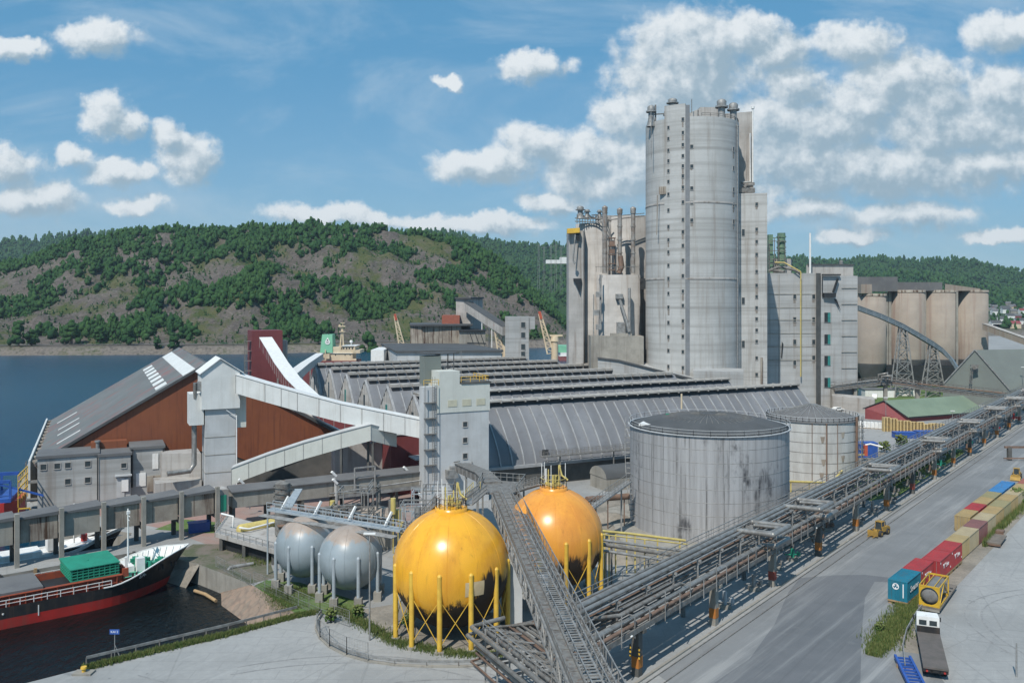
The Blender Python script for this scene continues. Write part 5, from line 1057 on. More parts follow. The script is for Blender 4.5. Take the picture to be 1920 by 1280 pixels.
# big stained tank
tx, ty, tr, tz = 35.2, 155.0, 13.9, 17.4
root = T('storage_tank', 'biggest round flat-topped tank, grey plate with dark run-down stains', 'tank', (tx, ty, 0))
b = MB(); b.lathe(tx, ty, [(tr, 0), (tr, tz)], 96); b.build('shell', tankm, root)
b = MB()
for k_ in range(1, 8): z = tz*k_/8; b.lathe(tx, ty, [(tr, z-.05),(tr+.035, z),(tr, z+.05)], 96)
b.build('course_seams', steel, root)
b = MB(); b.lathe(tx, ty, [(tr-.02, tz)]+[(tr*(1-i/8), tz+2.1*(1-(1-i/8)**2)) for i in range(0, 8)]+[(.05, tz+2.12)], 96); rf = b.build('domed_roof', feltd, root)
b = MB()
for k_ in range(48):
    a = 2*pi*k_/48; b.beam((tx+tr*.98*cos(a), ty+tr*.98*sin(a), tz+.07), (tx+tr*.5*cos(a), ty+tr*.5*sin(a), tz+1.62), .08, .06); b.beam((tx+tr*.5*cos(a), ty+tr*.5*sin(a), tz+1.62), (tx+tr*.12*cos(a), ty+tr*.12*sin(a), tz+2.12), .08, .06)
b.build('roof_seams', steeld, rf)
b = MB(); pts = [(tx+(tr+.15)*cos(a), ty+(tr+.15)*sin(a), tz) for a in np.linspace(0, 2*pi, 65)]; rail(b, pts[::2], 1.0, 3.0, .03)
for i in range(64): b.beam(np.array(pts[i])+(0,0,.03), np.array(pts[i+1])+(0,0,.03), .35, .12)
b.build('rim_railing', concw, root)
b = MB(); b.ob((tx-tr+1, ty-3), (4,-1.5), (1.2,3), tz+.3, tz+.65); b.build('roof_platform', whp, root)
b = MB(); b.cyl(tx+.2, ty+1, tz+1.1, tz+2.0, .3, 8, 0); b.box(tx-7.2, tx-6.6, ty+2, ty+2.5, tz+.9, tz+1.7); b.build('roof_vent', grn, root)
b = MB()
for k_ in range(20):
    a = pi+.25-k_*.028; z = 1+k_*.85; b.ob((tx+(tr)*cos(a), ty+tr*sin(a)), (-.9,.1), (.1,.7), z, z+.08); b.beam((tx+(tr+.9)*cos(a), ty+(tr+.9)*sin(a), z), (tx+(tr+.9)*cos(a), ty+(tr+.9)*sin(a), z+1.1), .05)
b.tube([(tx+(tr+.9)*cos(pi+.25-k_*.028), ty+(tr+.9)*sin(pi+.25-k_*.028), 2.1+k_*.85) for k_ in range(20)], .05, 5); b.build('side_stair', steel, root)
# old white tank
ux, uy, ur, uz = 68.2, 196.5, 9.8, 13.1
root = T('storage_tank', 'smaller old white tank with conical roof behind the big stained tank', 'tank', (ux, uy, 0))
b = MB(); b.lathe(ux, uy, [(ur, 0), (ur, uz)], 64); b.build('shell', tankw, root)
b = MB(); b.lathe(ux, uy, [(ur+.25, uz-.1), (ur+.25, uz+.15), (.6, uz+3.0), (.05, uz+3.1)], 64)
for k_ in range(28):
    a = 2*pi*k_/28; b.beam((ux+ur*cos(a), uy+ur*sin(a), uz+.22), (ux+.8*cos(a), uy+.8*sin(a), uz+3.02), .14, .12, 1)
b.build('conical_roof', [felt, steel], root)
b = MB()
for k_ in range(1, 6): z = uz*k_/6; b.lathe(ux, uy, [(ur, z-.06),(ur+.06, z),(ur, z+.06)], 64)
b.build('course_seams', steeld, root)
b = MB(); pts = [(ux+(ur+.15)*cos(a), uy+(ur+.15)*sin(a), uz) for a in np.linspace(0, 2*pi, 49)]; rail(b, pts, 1.1, 1.4, .045); b.build('rim_railing', concw, root)
b = MB(); a = -pi/2+.0
def ont(a, r, z): return (ux+r*cos(a), uy+r*sin(a), z)
b.tube([ont(-1.6,ur+.3,uz), ont(-1.6,ur+.3,0)], .16, 6); b.tube([ont(-1.35,ur+.2,uz), ont(-1.35,ur+.2,0)], .08, 6); b.tube([ont(-1.9,ur+.2,uz), ont(-1.9,ur+.2,0)], .08, 6); b.tube([ont(-.75,ur+.4,uz+1.0), ont(-.75,ur+.4,0)], .3, 8)
b.build('drain_pipes', pipeb, root)
b = MB()
for s_ in (-.62, -.45): b.beam(ont(s_,ur+1.0,0), ont(s_,ur+1.0,uz+1), .12); b.beam(ont(s_,ur+.2,0), ont(s_,ur+.2,uz+1), .12)
for k_ in range(10):
    z = k_*1.3+.6; b.beam(ont(-.62,ur+.9,z), ont(-.45,ur+.9,z+.9), .12); b.beam(ont(-.62,ur+1.0,z), ont(-.45,ur+1.0,z), .10); b.ob(ont(-.6,ur+.2,z)[:2], (1.2,.5), (.3,-.5), z+.9, z+1.0)
b.build('caged_stair', steel, root)
b = MB()
for z, a in ((9.6,-1.68),(10.5,-1.2),(4.7,-1.66),(5.4,-1.2),(1.8,-1.7)):
    b.add([ont(a-.05,ur+.07,z+.6), ont(a+.05,ur+.07,z+.6), ont(a+.02,ur+.07,z-.7), ont(a-.02,ur+.07,z-.8)], [(0,1,2,3)])
b.build('rust_patches', rust_c, root)
# tan-roofed low tank between the grey tanks and the halls
x, y = P(704, 968, 140)[:2]
root = T('low_tank', 'low tank with a faceted tan roof behind the grey spherical tanks', 'tank', (x, y, 0))
b = MB(); b.lathe(x, y, [(3.3,0),(3.3,5.2)], 8, 0, False); b.build('wall', oldc, root); b = MB(); b.lathe(x, y, [(3.6,5.2),(3.5,5.5),(1.2,6.3),(.05,6.4)], 8, 0, False); b.build('roof', conc3, root)

# ---------------------------------------------------------------- the long pipe rack
RO = np.array([13.3, 91.9]); RD = np.array([.627, .779]); RN = np.array([.779, -.627])
def rp(s, o, z): p = RO+RD*s+RN*o; return (p[0], p[1], z)
SE = 300.0
root = T('pipe_rack', 'long elevated pipe rack on striped concrete pillars running along the road', 'pipe rack', (RO[0], RO[1], 0))
b = MB()
for o_ in (-4.3, .75): b.beam(rp(-10, o_, 5.35), rp(SE, o_, 5.35), .3, .55)
for s_ in np.arange(-10, SE, 3.1):
    b.beam(rp(s_, -4.3, 5.4), rp(s_, .75, 5.4), .2, .3)
b.build('girders', steeld, root)
for s_ in np.arange(-8, SE, 6.2):
    b = MB(); b.beam(rp(s_,-3.4,5.6), rp(s_,-3.4,8.1), .2); b.beam(rp(s_,-1.4,5.6), rp(s_,-1.4,8.1), .2); b.beam(rp(s_,-4.1,7.95), rp(s_,-.9,7.95), .22, .25); b.beam(rp(s_,-4.1,6.9), rp(s_,-1.4,6.9), .15, .2); b.build('cross_frame', steel, root)
b = MB()
for s_ in np.arange(-8, SE, 3.1):
    o_ = .95+.15*((int(s_*10)%3)-1); b.beam(rp(s_,o_,4.7), rp(s_,o_,7.9 if int(s_/3.1)%2 else 7.0), .10)
    if int(s_/3.1)%3 == 0: b.beam(rp(s_,o_,7.0), rp(s_,o_-1.1,7.0), .09)
b.beam(rp(-8,.95,7.0), rp(SE,.95,7.0), .06); b.build('pipe_hangers', steel, root)
def loops(o_, z, r, mat, nm, at, wid, ln):
    pts = [rp(-12, o_, z)]
    for s_ in at: pts += [rp(s_-ln/2, o_, z), rp(s_-ln/2, o_+wid, z+.25), rp(s_+ln/2, o_+wid, z+.25), rp(s_+ln/2, o_, z)]
    pts.append(rp(SE, o_, z)); b = MB()
    for i in range(len(pts)-1):
        b.tube([pts[i], pts[i+1]], r, 10); b.ball(*pts[i+1], r*1.06, 10, 0, 6)
    b.build(nm, mat, root)
big = [33.5, 51, 88, 129, 166, 200, 232, 262]
def l2(o_, w_, ln, r, z, at, nm='insulated_pipe', mat=None): loops(o_, z, r, mat or pipew, nm, at, w_, ln)
l2(-2.7, 5.2, 5.5, .36, 8.55, big); l2(-1.9, 3.6, 3.2, .24, 8.45, big); l2(-.25, 1.9, 4.5, .36, 6.25, [36, 56]+big[3:], mat=pipew)
for (o_, z, r, m_) in ((-3.9,8.35,.17,pipew),(-3.4,8.3,.13,steel),(-3.9,7.15,.2,steel),(-3.2,7.12,.15,pipew),(-2.5,7.15,.12,pipeb),(-1.9,7.1,.1,steel),(-4.0,5.85,.22,pipeb),(-3.2,5.82,.2,steel),(-2.5,5.8,.15,pipew),(-1.9,5.85,.18,steel),(-1.2,5.8,.14,pipeb),(.5,5.95,.22,pipeb),(-1.3,8.2,.1,steel)):
    b = MB(); b.tube([rp(-12,o_,z), rp(SE,o_,z)], r, 8); b.build('pipe', m_, root)
b = MB(); rail(b, [rp(-8,-4.5,8.1), rp(SE,-4.5,8.1)], 1.0, 3.1, .04); b.build('railing', steel, root)
b = MB(); b.beam(rp(-10,-4.9,7.2), rp(SE,-4.9,7.2), .6, .15); b.build('cable_tray', steeld, root)
strp = M('rusty_orange_band', (.45,.17,.035), (.38,.14,.03), 1.5, .8)
redb = M('faded_red_band', (.32,.06,.04), (.26,.08,.06), 2, .8)
for k_ in range(17):
    s_ = 18.35*k_*1.0+(0 if k_ < 12 else 1); p = rp(s_, 0, 0); b = MB(); hw = .42
    b.ob((p[0]-RD[0]*hw-RN[0]*hw, p[1]-RD[1]*hw-RN[1]*hw), RD*2*hw, RN*2*hw, 0, 5.08); b.ob((p[0]-RD[0]*.3-RN[0]*4.4, p[1]-RD[1]*.3-RN[1]*4.4), RD*.6, RN*5.4, 4.72, 5.075); pl = b.build('pillar', oldc if k_ % 3 else darkc, root)
    b = MB(); b.ob((p[0]-RD[0]*hw*1.04-RN[0]*hw*1.04, p[1]-RD[1]*hw*1.04-RN[1]*hw*1.04), RD*2.08*hw, RN*2.08*hw, .9, 2.1); b.build('orange_band', strp if k_ not in (2,6,13) else redb, pl)
    p2 = rp(s_, -4.2, 0); b = MB(); b.ob((p2[0]-.25, p2[1]-.25), (.5,0), (0,.5), 0, 4.72); b.build('rear_post', steeld, root)
    if k_ == 0:
        for sd in (-.62, .45):
            b = MB(); q_ = rp(s_-.5, sd, 0)
            for j in range(6): b.ob(q_[:2], RN*.2, -RD*.03, 2.0+j*.22, 2.0+j*.22+.22, j % 2)
            b.build('hazard_board', [yel, blk], pl)
# street lamps on the rack pillars
for k_, (s_, lb) in enumerate(((-1.2,'white lamp on a curved arm at the nearest rack pillar'),(53,'white lamp on a curved arm by the third loop of the rack'))):
    p = np.array(rp(s_, .5, 0)); rt_ = T('wall_lamp', lb, 'lamp', (p[0], p[1], 4.9), 'lamps on the pipe rack')
    b = MB(); b.tube([p+(0,0,4.9), p+(-.2,-.7,5.5), p+(.1,-1.0,5.75)] if k_ == 9 else [p+(-2.6,-.4,3.9), p+(-2.4,-.6,4.8), p+(-1.8,-.9,5.1), p+(-1.2,-1.1,5.15)], .05, 6); b.build('arm', steel, rt_)
    b = MB(); q_ = p+(-.7,-1.25,5.15); b.ball(*q_, .3, 12, 0, 8, .45); b.build('lamp_head', whp, rt_)
# valve skids / pumps under the rack at ground
rr = random.Random(5)
for k_ in range(26):
    s_ = 22+k_*9.2+rr.random()*4; o_ = -2.6+rr.random()*1.6-(1.5 if rr.random() < .3 else 0); p = rp(s_, o_, 0); b = MB(); m_ = rr.choice([pipeb, steel, steeld, grn, redp, gl])
    b.box(p[0]-.7, p[0]+.7, p[1]-.6, p[1]+.6, 0, .5, 1); b.cyl(p[0], p[1], .5, 1.5+rr.random(), .3, 8); b.tube([(p[0]-1.2,p[1],.9),(p[0]+1.2,p[1],.9),(p[0]+1.2,p[1]+1.5,.9)], .12, 6); b.cyl(p[0]+.9, p[1]-.1, .7, 1.3, .28, 8)
    one(b, 'pump_skid', [m_, oldc], (p[0],p[1],0), 'small pump and valve on a concrete block under the pipe rack', 'pump', 'pumps under the pipe rack')
# pipe runs on the ground left of the pillars + rails
for (o_, z, r, m_, lb) in ((-6.6,.7,.3,pipeb,'low rusty pipe lying along the left foot of the rack'),(-5.6,.35,.16,steel,'thin grey pipe lying along the left foot of the rack')):
    b = MB(); b.tube([rp(14,o_,z), rp(250,o_,z)], r, 8)
    for s_ in np.arange(14, 250, 6): b.beam(rp(s_,o_,0), rp(s_,o_,z), .25)
    one(b, 'ground_pipe', m_, rp(14,o_,0), lb, 'pipe')
b = MB()
for o_ in (1.75, 3.2): b.beam(rp(-30,o_,.05), rp(SE,o_,.05), .09, .12)
b.build('rails', steeld); tag(bpy.data.objects['rails'], kind='structure')
b = MB(); b.beam(rp(-30,1.0,.09), rp(SE,1.0,.09), .3, .18); tag(b.build('kerb', oldc), kind='structure')
# second lines and piles beside the big tank: yellow and rusty pipes
for (pts, r, m_, lb) in (([P(1128,995,124),P(1180,1000,126),P(1285,1013,128)], .2, ylp, 'pale yellow pipe running to the foot of the big stained tank'),
        ([P(1125,1001,122),P(1290,1020,126)], .1, ylp, 'thin pale yellow pipe just below the thicker one'),
        ([P(1100,936,148),P(1178,930,153)], .55, pipeb, 'thick rusty brown pipe left of the big stained tank'),
        ([P(1130,1012,122),P(1300,1035,124)], .2, steel, 'grey pipe low between the orange tank and the rack'),
        ([P(1130,1020,121),P(1290,1044,122)], .3, steeld, 'thicker dull grey pipe low between the orange tank and the rack'),
        ([P(1120,1030,119),P(1280,1055,120)], .2, steel, 'lowest grey pipe between the orange tank and the rack'),
        ([P(1474,902,178),P(1560,905,182),P(1580,880,188)], .25, ylp, 'pale yellow pipe at the foot of the old white tank')):
    z0 = 1.4; b = MB(); Q = [(p[0], p[1], max(p[2], .6)) for p in pts]; b.tube(Q, r, 8)
    for i in range(len(Q)-1):
        for f_ in (.1,.5,.9): q_ = np.array(Q[i])*(1-f_)+np.array(Q[i+1])*f_; b.beam((q_[0],q_[1],0), q_, .2)
    one(b, 'pipe', m_, (Q[0][0], Q[0][1], 0), lb, 'pipe')
# ---------------------------------------------------------------- long truss conveyor (level, 12 m up) passing between the yellow tanks
TO = np.array([-1.15, 124.0]); TD = np.array([5.9+1.15, 63.0-124.0]); TL = np.linalg.norm(TD); TD = TD/TL; TNm = np.array([-TD[1], TD[0]])
if TNm[0] < 0: TNm = -TNm
def tp(s, o, z): p = TO+TD*s+TNm*o; return (p[0], p[1], 12.0+z)
root = T('truss_conveyor', 'long grey lattice truss conveyor passing high between the two yellow tanks toward the camera', 'conveyor', (TO[0], TO[1], 0))
EL = TL+16
b = MB(); b.beam(tp(0,-1.15,.15), tp(EL,-1.15,.15), 1.0, .35); b.beam(tp(0,-1.55,.40), tp(EL,-1.55,.40), .12, .25); b.beam(tp(0,-.75,.40), tp(EL,-.75,.40), .12, .25)
for s_ in np.arange(0, EL, 2.0): b.beam(tp(s_,-1.6,.36), tp(s_,-.7,.36), .1, .06)
b.build('belt_casing', steeld, root)
b = MB()
for s_ in np.arange(0, EL, .55): b.beam(tp(s_,-.45,0), tp(s_,.75,0), .16, .06)
b.build('grating_walkway', steel, root)
b = MB()
for o_ in (-1.75, -.5, .8, 1.75):
    b.beam(tp(0,o_,-.1), tp(EL,o_,-.1), .16, .22)
for o_ in (-1.75, 1.75): b.beam(tp(0,o_,-1.9), tp(EL,o_,-1.9), .16, .2)
b.beam(tp(0,1.75,1.1), tp(EL,1.75,1.1), .09); b.beam(tp(0,.8,.9), tp(EL,.8,.9), .07); b.beam(tp(0,-.5,1.0), tp(EL,-.5,1.0), .07)
k_ = 0
for s_ in np.arange(0, EL, 2.0):
    for o_ in (-1.75, 1.75):
        b.beam(tp(s_,o_,-1.9), tp(s_,o_,-.1), .1); b.beam(tp(s_,o_,-1.9 if k_%2 else -.1), tp(s_+2,o_,-.1 if k_%2 else -1.9), .09)
    b.beam(tp(s_,-1.75,-1.9), tp(s_,1.75,-1.9), .1); b.beam(tp(s_,-1.75,-.1), tp(s_,1.75,-.1), .1); b.beam(tp(s_,.8 if k_%2 else 1.75,-.1), tp(s_+2,1.75 if k_%2 else .8,-.1), .07)
    b.beam(tp(s_,1.75,-.1), tp(s_,1.75,1.1), .07); b.beam(tp(s_,-.5,0), tp(s_,-.5,1.0), .06); b.beam(tp(s_+1,.8,0), tp(s_+1,.8,.9), .06); k_ += 1
b.build('truss_frame', steel, root)
b = MB()
for s_ in np.arange(0, EL, .5): b.beam(tp(s_,.85,-.05), tp(s_,1.7,-.05), .05); b.beam(tp(s_,1.75,-.1), tp(s_+.5,1.75,1.1), .03)
for o_ in (1.1,1.4): b.beam(tp(0,o_,-.05), tp(EL,o_,-.05), .05)
b.build('mesh_side', steeld, root)
sc = np.array(P(966, 1100, 105.2)[:2]); b = MB(); b.box(sc[0]-.85, sc[0]+.85, sc[1]-.9, sc[1]+.9, 0, 9.9); b.box(sc[0]+.85, sc[0]+4.0, sc[1]-.8, sc[1]+.8, 5.2, 6.3); b.box(sc[0]+2.6, sc[0]+3.95, sc[1]-.75, sc[1]+.75, 0, 5.2); b.build('concrete_pier', concw, root)
b = MB(); e1 = tp(EL, 0, 0); b.box(e1[0]-1, e1[0]+1, e1[1]-1, e1[1]+1, 0, 10); b.build('concrete_pier', concw, root)
# junction platform at the far end with branches
root = T('junction_platform', 'railed steel platform where the truss conveyor meets the walkways, above and between the yellow tanks', 'platform', (TO[0], TO[1], 0))
root['label'] = 'railed steel platform where the truss conveyor ends, between the tops of the yellow tanks'
J = P(921, 918, 126.5); b = MB(); b.prism([P(893,920,125)[:2], P(968,920,124)[:2], P(985,905,132)[:2], P(905,900,134)[:2]], 11.8, 12.0); b.build('deck', steeld, root)
b = MB(); pl = [P(893,920,125)[:2]+(12.0,), P(905,900,134)[:2]+(12.0,), P(985,905,132)[:2]+(12.0,), P(968,920,124)[:2]+(12.0,)]
rail(b, pl, 1.2, .9, .04); b.build('railing', steel, root)
for (u_, d_) in ((896,126),(972,125),(905,133),(982,131)):
    p = P(u_, 900, d_); b = MB(); b.beam((p[0],p[1],0), (p[0],p[1],11.8), .28); b.build('post', steel, root)
def gangway(label, p, q_, wd=1.2, h=1.1, mat=steel, rm=None, name='gangway', posts=()):
    r0 = T(name, label, 'walkway', (p[0], p[1], 0)); p, q_ = np.array(p, float), np.array(q_, float); d = q_-p; n = np.array([-d[1], d[0], 0]); n = n/np.linalg.norm(n)*wd/2
    b = MB(); b.beam(p, q_, wd, .18); b.build('deck', mat, r0); b = MB(); rail(b, [p+n, q_+n], h, 1.0, .035); rail(b, [p-n, q_-n], h, 1.0, .035); b.build('railing', rm or mat, r0)
    for f_ in posts: c = p+(q_-p)*f_; b = MB(); b.beam((c[0],c[1],0), c, .25); b.build('post', mat, r0)
gangway('walkway from the junction platform down to the top of the nearest yellow tank', P(905,922,125)[:2]+(12.0,), (-5.4,104.9,15.0))
gangway('short walkway from the junction platform to the top of the orange tank', P(968,918,124.5)[:2]+(12.2,), (3.9,117,14.9))
gangway('railed stair curving down the left of the nearest yellow tank', (-9.0,105.5,14.9), P(768,975,116)[:2]+(8.5,), .8)
gangway('railed walkway from the grey tanks toward the nearest yellow tank', P(755,1010,113.5)[:2]+(9.6,), P(770,975,115.5)[:2]+(8.6,), 1.0)
conveyor('enclosed_conveyor', 'grey sloping conveyor from the foot of the headhouse to the junction platform', [P(866,868,158), P(905,884,142), P(925,903,131)], 2.4, 1.5, steeld, steeld, [(0,.5,0)])
gangway('long level catwalk along the foot of the nearest vaulted hall', (*at2(R6, 17, -SP-HA-2),6.4), (*at2(R6, 62, -SP-HA-2),6.4), 1.6, 1.1, steeld, None, 'catwalk', (.1,.4,.7,1))
gangway('stair with yellow handrails rising left from the junction platform', P(894,915,127)[:2]+(12,), P(862,935,135)[:2]+(7.5,), 1.1, 1.1, steel, ylp)
gangway('pipe walkway from the orange tank toward the stained tank', P(1045,925,128)[:2]+(11.5,), P(1092,960,127)[:2]+(6.5,), .9, 1.1, steel, None, 'gangway')
gangway('rising walkway between the orange tank and the stained tank, above rusty pipes', P(1100,940,138)[:2]+(6,), P(1180,905,150)[:2]+(8.3,), 1.2, 1.1, steel, None, 'gangway', (.2,.8))
# ---------------------------------------------------------------- branch pipe rack at the bottom, turning toward the camera
root = T('branch_pipe_rack', 'lower pipe rack with bends in front, under the near end of the truss conveyor', 'pipe rack', (0, 84, 0))
bd = np.array([5.9,-11.4]); bd /= np.linalg.norm(bd); bn = np.array([.888,.46])
B0 = np.array([-2.9, 86.2])
def bp(s, o, z): p = B0+bd*s+bn*o; return (p[0], p[1], z)
rr = random.Random(9)
k_ = 0
for o_ in np.arange(0, 5.6, .42):
    z = 6.9+(.25 if k_ % 3 == 0 else 0); r_ = rr.choice([.10,.13,.16,.2]); m_ = rr.choice([steel, pipew, pipew, pipeb, steeld]); b = MB()
    t_ = rp(-1+.9*o_-2, -.2-o_*.72, z+.35*0)
    b.tube([bp(34,o_,z), bp(.2+o_*.15,o_,z), (t_[0], t_[1], z), rp(10, -.2-o_*.72, z)], r_, 8); b.build('pipe', m_, root); k_ += 1
b = MB()
for s_ in np.arange(1, 34, 2.6):
    b.beam(bp(s_,-.2,6.6), bp(s_,5.6,6.6), .2, .25)
    for o_ in (-.2, 5.6): b.beam(bp(s_,o_,0), bp(s_,o_,7.4), .18)
    b.beam(bp(s_,-.2,4.9), bp(s_,5.6,4.9), .15, .2); b.beam(bp(s_,0,7.4), bp(s_+2.6,2.5,7.4), .1)
for o_ in (-.2, 2.7, 5.6): b.beam(bp(0,o_,6.7), bp(34,o_,6.7), .18, .3)
b.beam(bp(0,-.2,4.9), bp(34,-.2,4.9), .18, .25); b.build('frame', steel, root)
k_ = 0
for (o_, z, r_, m_) in ((-.6,5.3,.2,pipew),(-.5,4.6,.14,pipeb),(-.9,7.2,.24,pipew),(-1.3,6.4,.2,pipew),(-.8,3.6,.12,pipeb),(-.3,3.0,.16,steel)):
    b = MB(); b.tube([bp(34,o_,z), bp(-.3-k_*.2,o_,z), (bp(-.6-k_*.2,o_+1.3,z)), (bp(-1.4,o_+4.0,z))], r_, 8); b.build('side_pipe', m_, root); k_ += 1
b = MB(); rail(b, [bp(.5,-.2,7.4), bp(33,-.2,7.4)], .9, 2.6, .04); b.build('railing', steel, root)
b = MB(); b.box(*sorted([bp(5,1,0)[0], bp(9,4,0)[0]]), *sorted([bp(5,1,0)[1], bp(9,4,0)[1]]), 0, 3.2); b.build('equipment_box', darkc, root)
# ---------------------------------------------------------------- concrete conveyor gallery on the quay (white hoist tower side)
GO = np.array([-73.7, 128.6]); GD = np.array([.783, .622]); GN = np.array([-.622, .783])
def gp(s, o, z=None): p = GO+GD*s+GN*o; return (p[0], p[1]) if z is None else (p[0], p[1], z)
root = T('concrete_gallery', 'rust-streaked concrete conveyor gallery on columns along the quay behind the black ship', 'conveyor gallery', (GO[0], GO[1], 0))
for k_ in range(-4, 5):
    s0 = k_*6.0; b = MB(); b.ob(gp(s0+.45, .5), GD*5.1, GN*2.9, 3.4, 7.0)
    m_ = rust_c if k_ in (2, 3, 0, 4) else oldc; b.build('wall_panel', m_, root)
    b = MB(); zz0 = 7.02; q_ = [gp(s0+.1,.15), gp(s0+5.9,.15), gp(s0+5.9,3.7), gp(s0+.1,3.7)]; b.prism(q_, zz0, [zz0+.25, zz0+.55, zz0+.75, zz0+.35]); b.build('roof_slab', felt, root)
for k_ in range(-4, 6):
    s0 = k_*6.0
    for o_, h_ in ((0,8.0),(4.2,7.0)): b = MB(); b.ob(gp(s0-.3, o_-.3), GD*.62, GN*.62, 0, h_); b.build('column', oldc if o_ == 0 else darkc, root)
    b = MB(); b.ob(gp(s0-.3, .3), GD*.6, GN*4, 2.7, 3.38); b.build('cross_beam', darkc, root)
b = MB(); b.ob(gp(29.8, .2), GD*2.2, GN*3.4, 3.4, 7.3, 0); b.ob(gp(30.6, .12), GD*1.0, GN*.1, 3.6, 6.4, 1); b.build('end_house', [conc2, grn], root)
# second gallery, to the headhouse
g2a, g2b = np.array([-48.6, 150.2]), np.array([-15.9, 169.2]); gl2 = np.linalg.norm(g2b-g2a); g2d = (g2b-g2a)/gl2; g2n = np.array([-g2d[1], g2d[0]])
def g2(s, o): return tuple(g2a+g2d*s+g2n*o)
root = T('concrete_gallery', 'grey concrete gallery running from the quay gallery to the foot of the headhouse', 'conveyor gallery', (g2a[0], g2a[1], 0))
b = MB(); b.ob(g2(0,0), g2d*gl2, g2n*3.2, 3.6, 6.3); b.build('wall_panel', oldc, root)
b = MB(); b.prism([g2(-.2,-.4), g2(gl2,-.4), g2(gl2,3.6), g2(-.2,3.6)], 6.32, [6.5,6.5,6.9,6.9]); b.build('roof_slab', felt, root)
for k_ in range(7):
    b = MB(); b.ob(g2(k_*6.1, .1), g2d*.5, g2n*.5, 0, 3.58); b.ob(g2(k_*6.1, 2.4), g2d*.5, g2n*.5, 0, 3.58); b.build('column', darkc, root)
b = MB(); b.ob(g2(gl2*.5, -.9), g2d*gl2*.5, g2n*.6, 3.3, 3.9); b.tube([(*g2(gl2*.45,-1.0),4.4), (*g2(gl2,-1.0),5.0), (*g2(gl2,-1.0),7.0)], .15, 6); b.build('side_pipe', steel, root)
b = MB(); p = g2(22, -.6); b.beam((*p,4), (*p,8.5), .25); q_ = g2(26, -.6); b.beam((*q_,4), (*q_,8.5), .25); b.beam((*p,8.5), (*q_,8.5), .25); b.build('portal_frame', steel, root)
# process clutter between grey tanks, galleries and halls
rr = random.Random(21)
root = T('pipework_tangle', 'dense tangle of grey steel pipes and frames behind the grey spherical tanks', 'pipework', (P(640,950,138)[0], 138, 0))
for k_ in range(9):
    b = MB(); u0 = 520+rr.random()*130; v0 = 930+rr.random()*60; d0 = 128+rr.random()*14; z = 4+rr.random()*4.5; x, y = (u0-CX)/F*d0, d0; ln = 6+rr.random()*12; sg = rr.choice([(E[0],E[1]),(.8,-.6)])
    for j in range(4): b.tube([(x+j*.3*-sg[1], y+j*.3*sg[0], z), (x+sg[0]*ln+j*.3*-sg[1], y+sg[1]*ln+j*.3*sg[0], z)], .07+rr.random()*.12, 6)
    b.build('pipe_bundle', rr.choice([steel, pipew, steeld, pipeb]), root)
for k_ in range(12):
    b = MB(); x, y = -32+rr.random()*20, 128+rr.random()*12; z = 6+rr.random()*4.5; w_ = 2+rr.random()*3
    for i in (0,1):
        for j in (0,1): b.beam((x+i*w_, y+j*w_, 0), (x+i*w_, y+j*w_, z), .16)
    for q_ in (z, z*.6):
        b.beam((x,y,q_),(x+w_,y,q_),.14); b.beam((x,y+w_,q_),(x+w_,y+w_,q_),.14); b.beam((x,y,q_),(x,y+w_,q_),.14); b.beam((x+w_,y,q_),(x+w_,y+w_,q_),.14)
    rail(b, [(x,y,z),(x+w_,y,z),(x+w_,y+w_,z)], 1.0, 1.0, .04); b.build('frame', rr.choice([steel, steeld, gl]), root)
for k_ in range(14):
    b = MB(); x, y = -33+rr.random()*22, 127+rr.random()*14; z = 3+rr.random()*4; b.cyl(x, y, z, z+1+rr.random()*1.5, .25+.35*rr.random(), 10); b.cyl(x, y, 0, z, .1, 6); b.build('vessel', rr.choice([ylp, steel, pipew, steeld]), root)
x, y = P(530, 930, 136)[:2]; z0 = 4; root = T('ribbed_column_vessel', 'dark ribbed cylindrical vessel standing at the left end of the tangle of pipes', 'vessel', (x, y, 0))
b = MB(); b.cyl(x, y, 3, zz_(905,136), 1.2, 16); b.lathe(x, y, [(1.2,zz_(905,136)),(.3,zz_(899,136))], 16)
for v in (912, 922, 932, 942): b.lathe(x, y, [(1.42,zz_(v,136)),(1.42,zz_(v-2,136))], 16)
b.cyl(x, y, 0, 3, .5, 10); b.build('vessel_body', steeld, root)
# yellow vessel on a concrete table by the dock
yv0, yv1 = np.array(P(453,992,139)), np.array(P(517,982,143)); yv1[2] = yv0[2]
root = T('yellow_drum_vessel', 'long horizontal yellow pressure vessel on a concrete deck by the dock', 'vessel', (yv0[0], yv0[1], 0))
b = MB(); b.tube([yv0, yv1], .85, 16); b.ball(*yv0, .85, 16, 0, 10); b.ball(*yv1, .85, 16, 0, 10); b.build('drum', ylp, root)
for f_ in (.2,.8): p = yv0+(yv1-yv0)*f_; b = MB(); b.box(p[0]-.3,p[0]+.3,p[1]-.7,p[1]+.7,2.6,yv0[2]-.5); b.build('saddle', ylp, root)
b = MB(); b.tube([yv0+(0,-1.2,.6), yv0+(1.5,-1.2,.4), yv1+(0,-1.2,.4)], .15, 6); b.tube([yv0+(-1.2,-.5,.5), yv0+(-1.2,-.5,2.2), yv0+(-3.4,.5,2.4)], .16, 6); b.build('pipe', whp, root)
root = T('concrete_table', 'raised concrete deck on columns carrying the yellow vessel beside the dock', 'deck', (*P(470,1010,136)[:2],0))
pd = [P(402,1000,138)[:2], P(516,1003,128.5)[:2], P(530,968,140)[:2], P(425,965,149)[:2]]
b = MB(); b.prism(pd, 2.0, 2.7); b.build('slab', conc2, root)
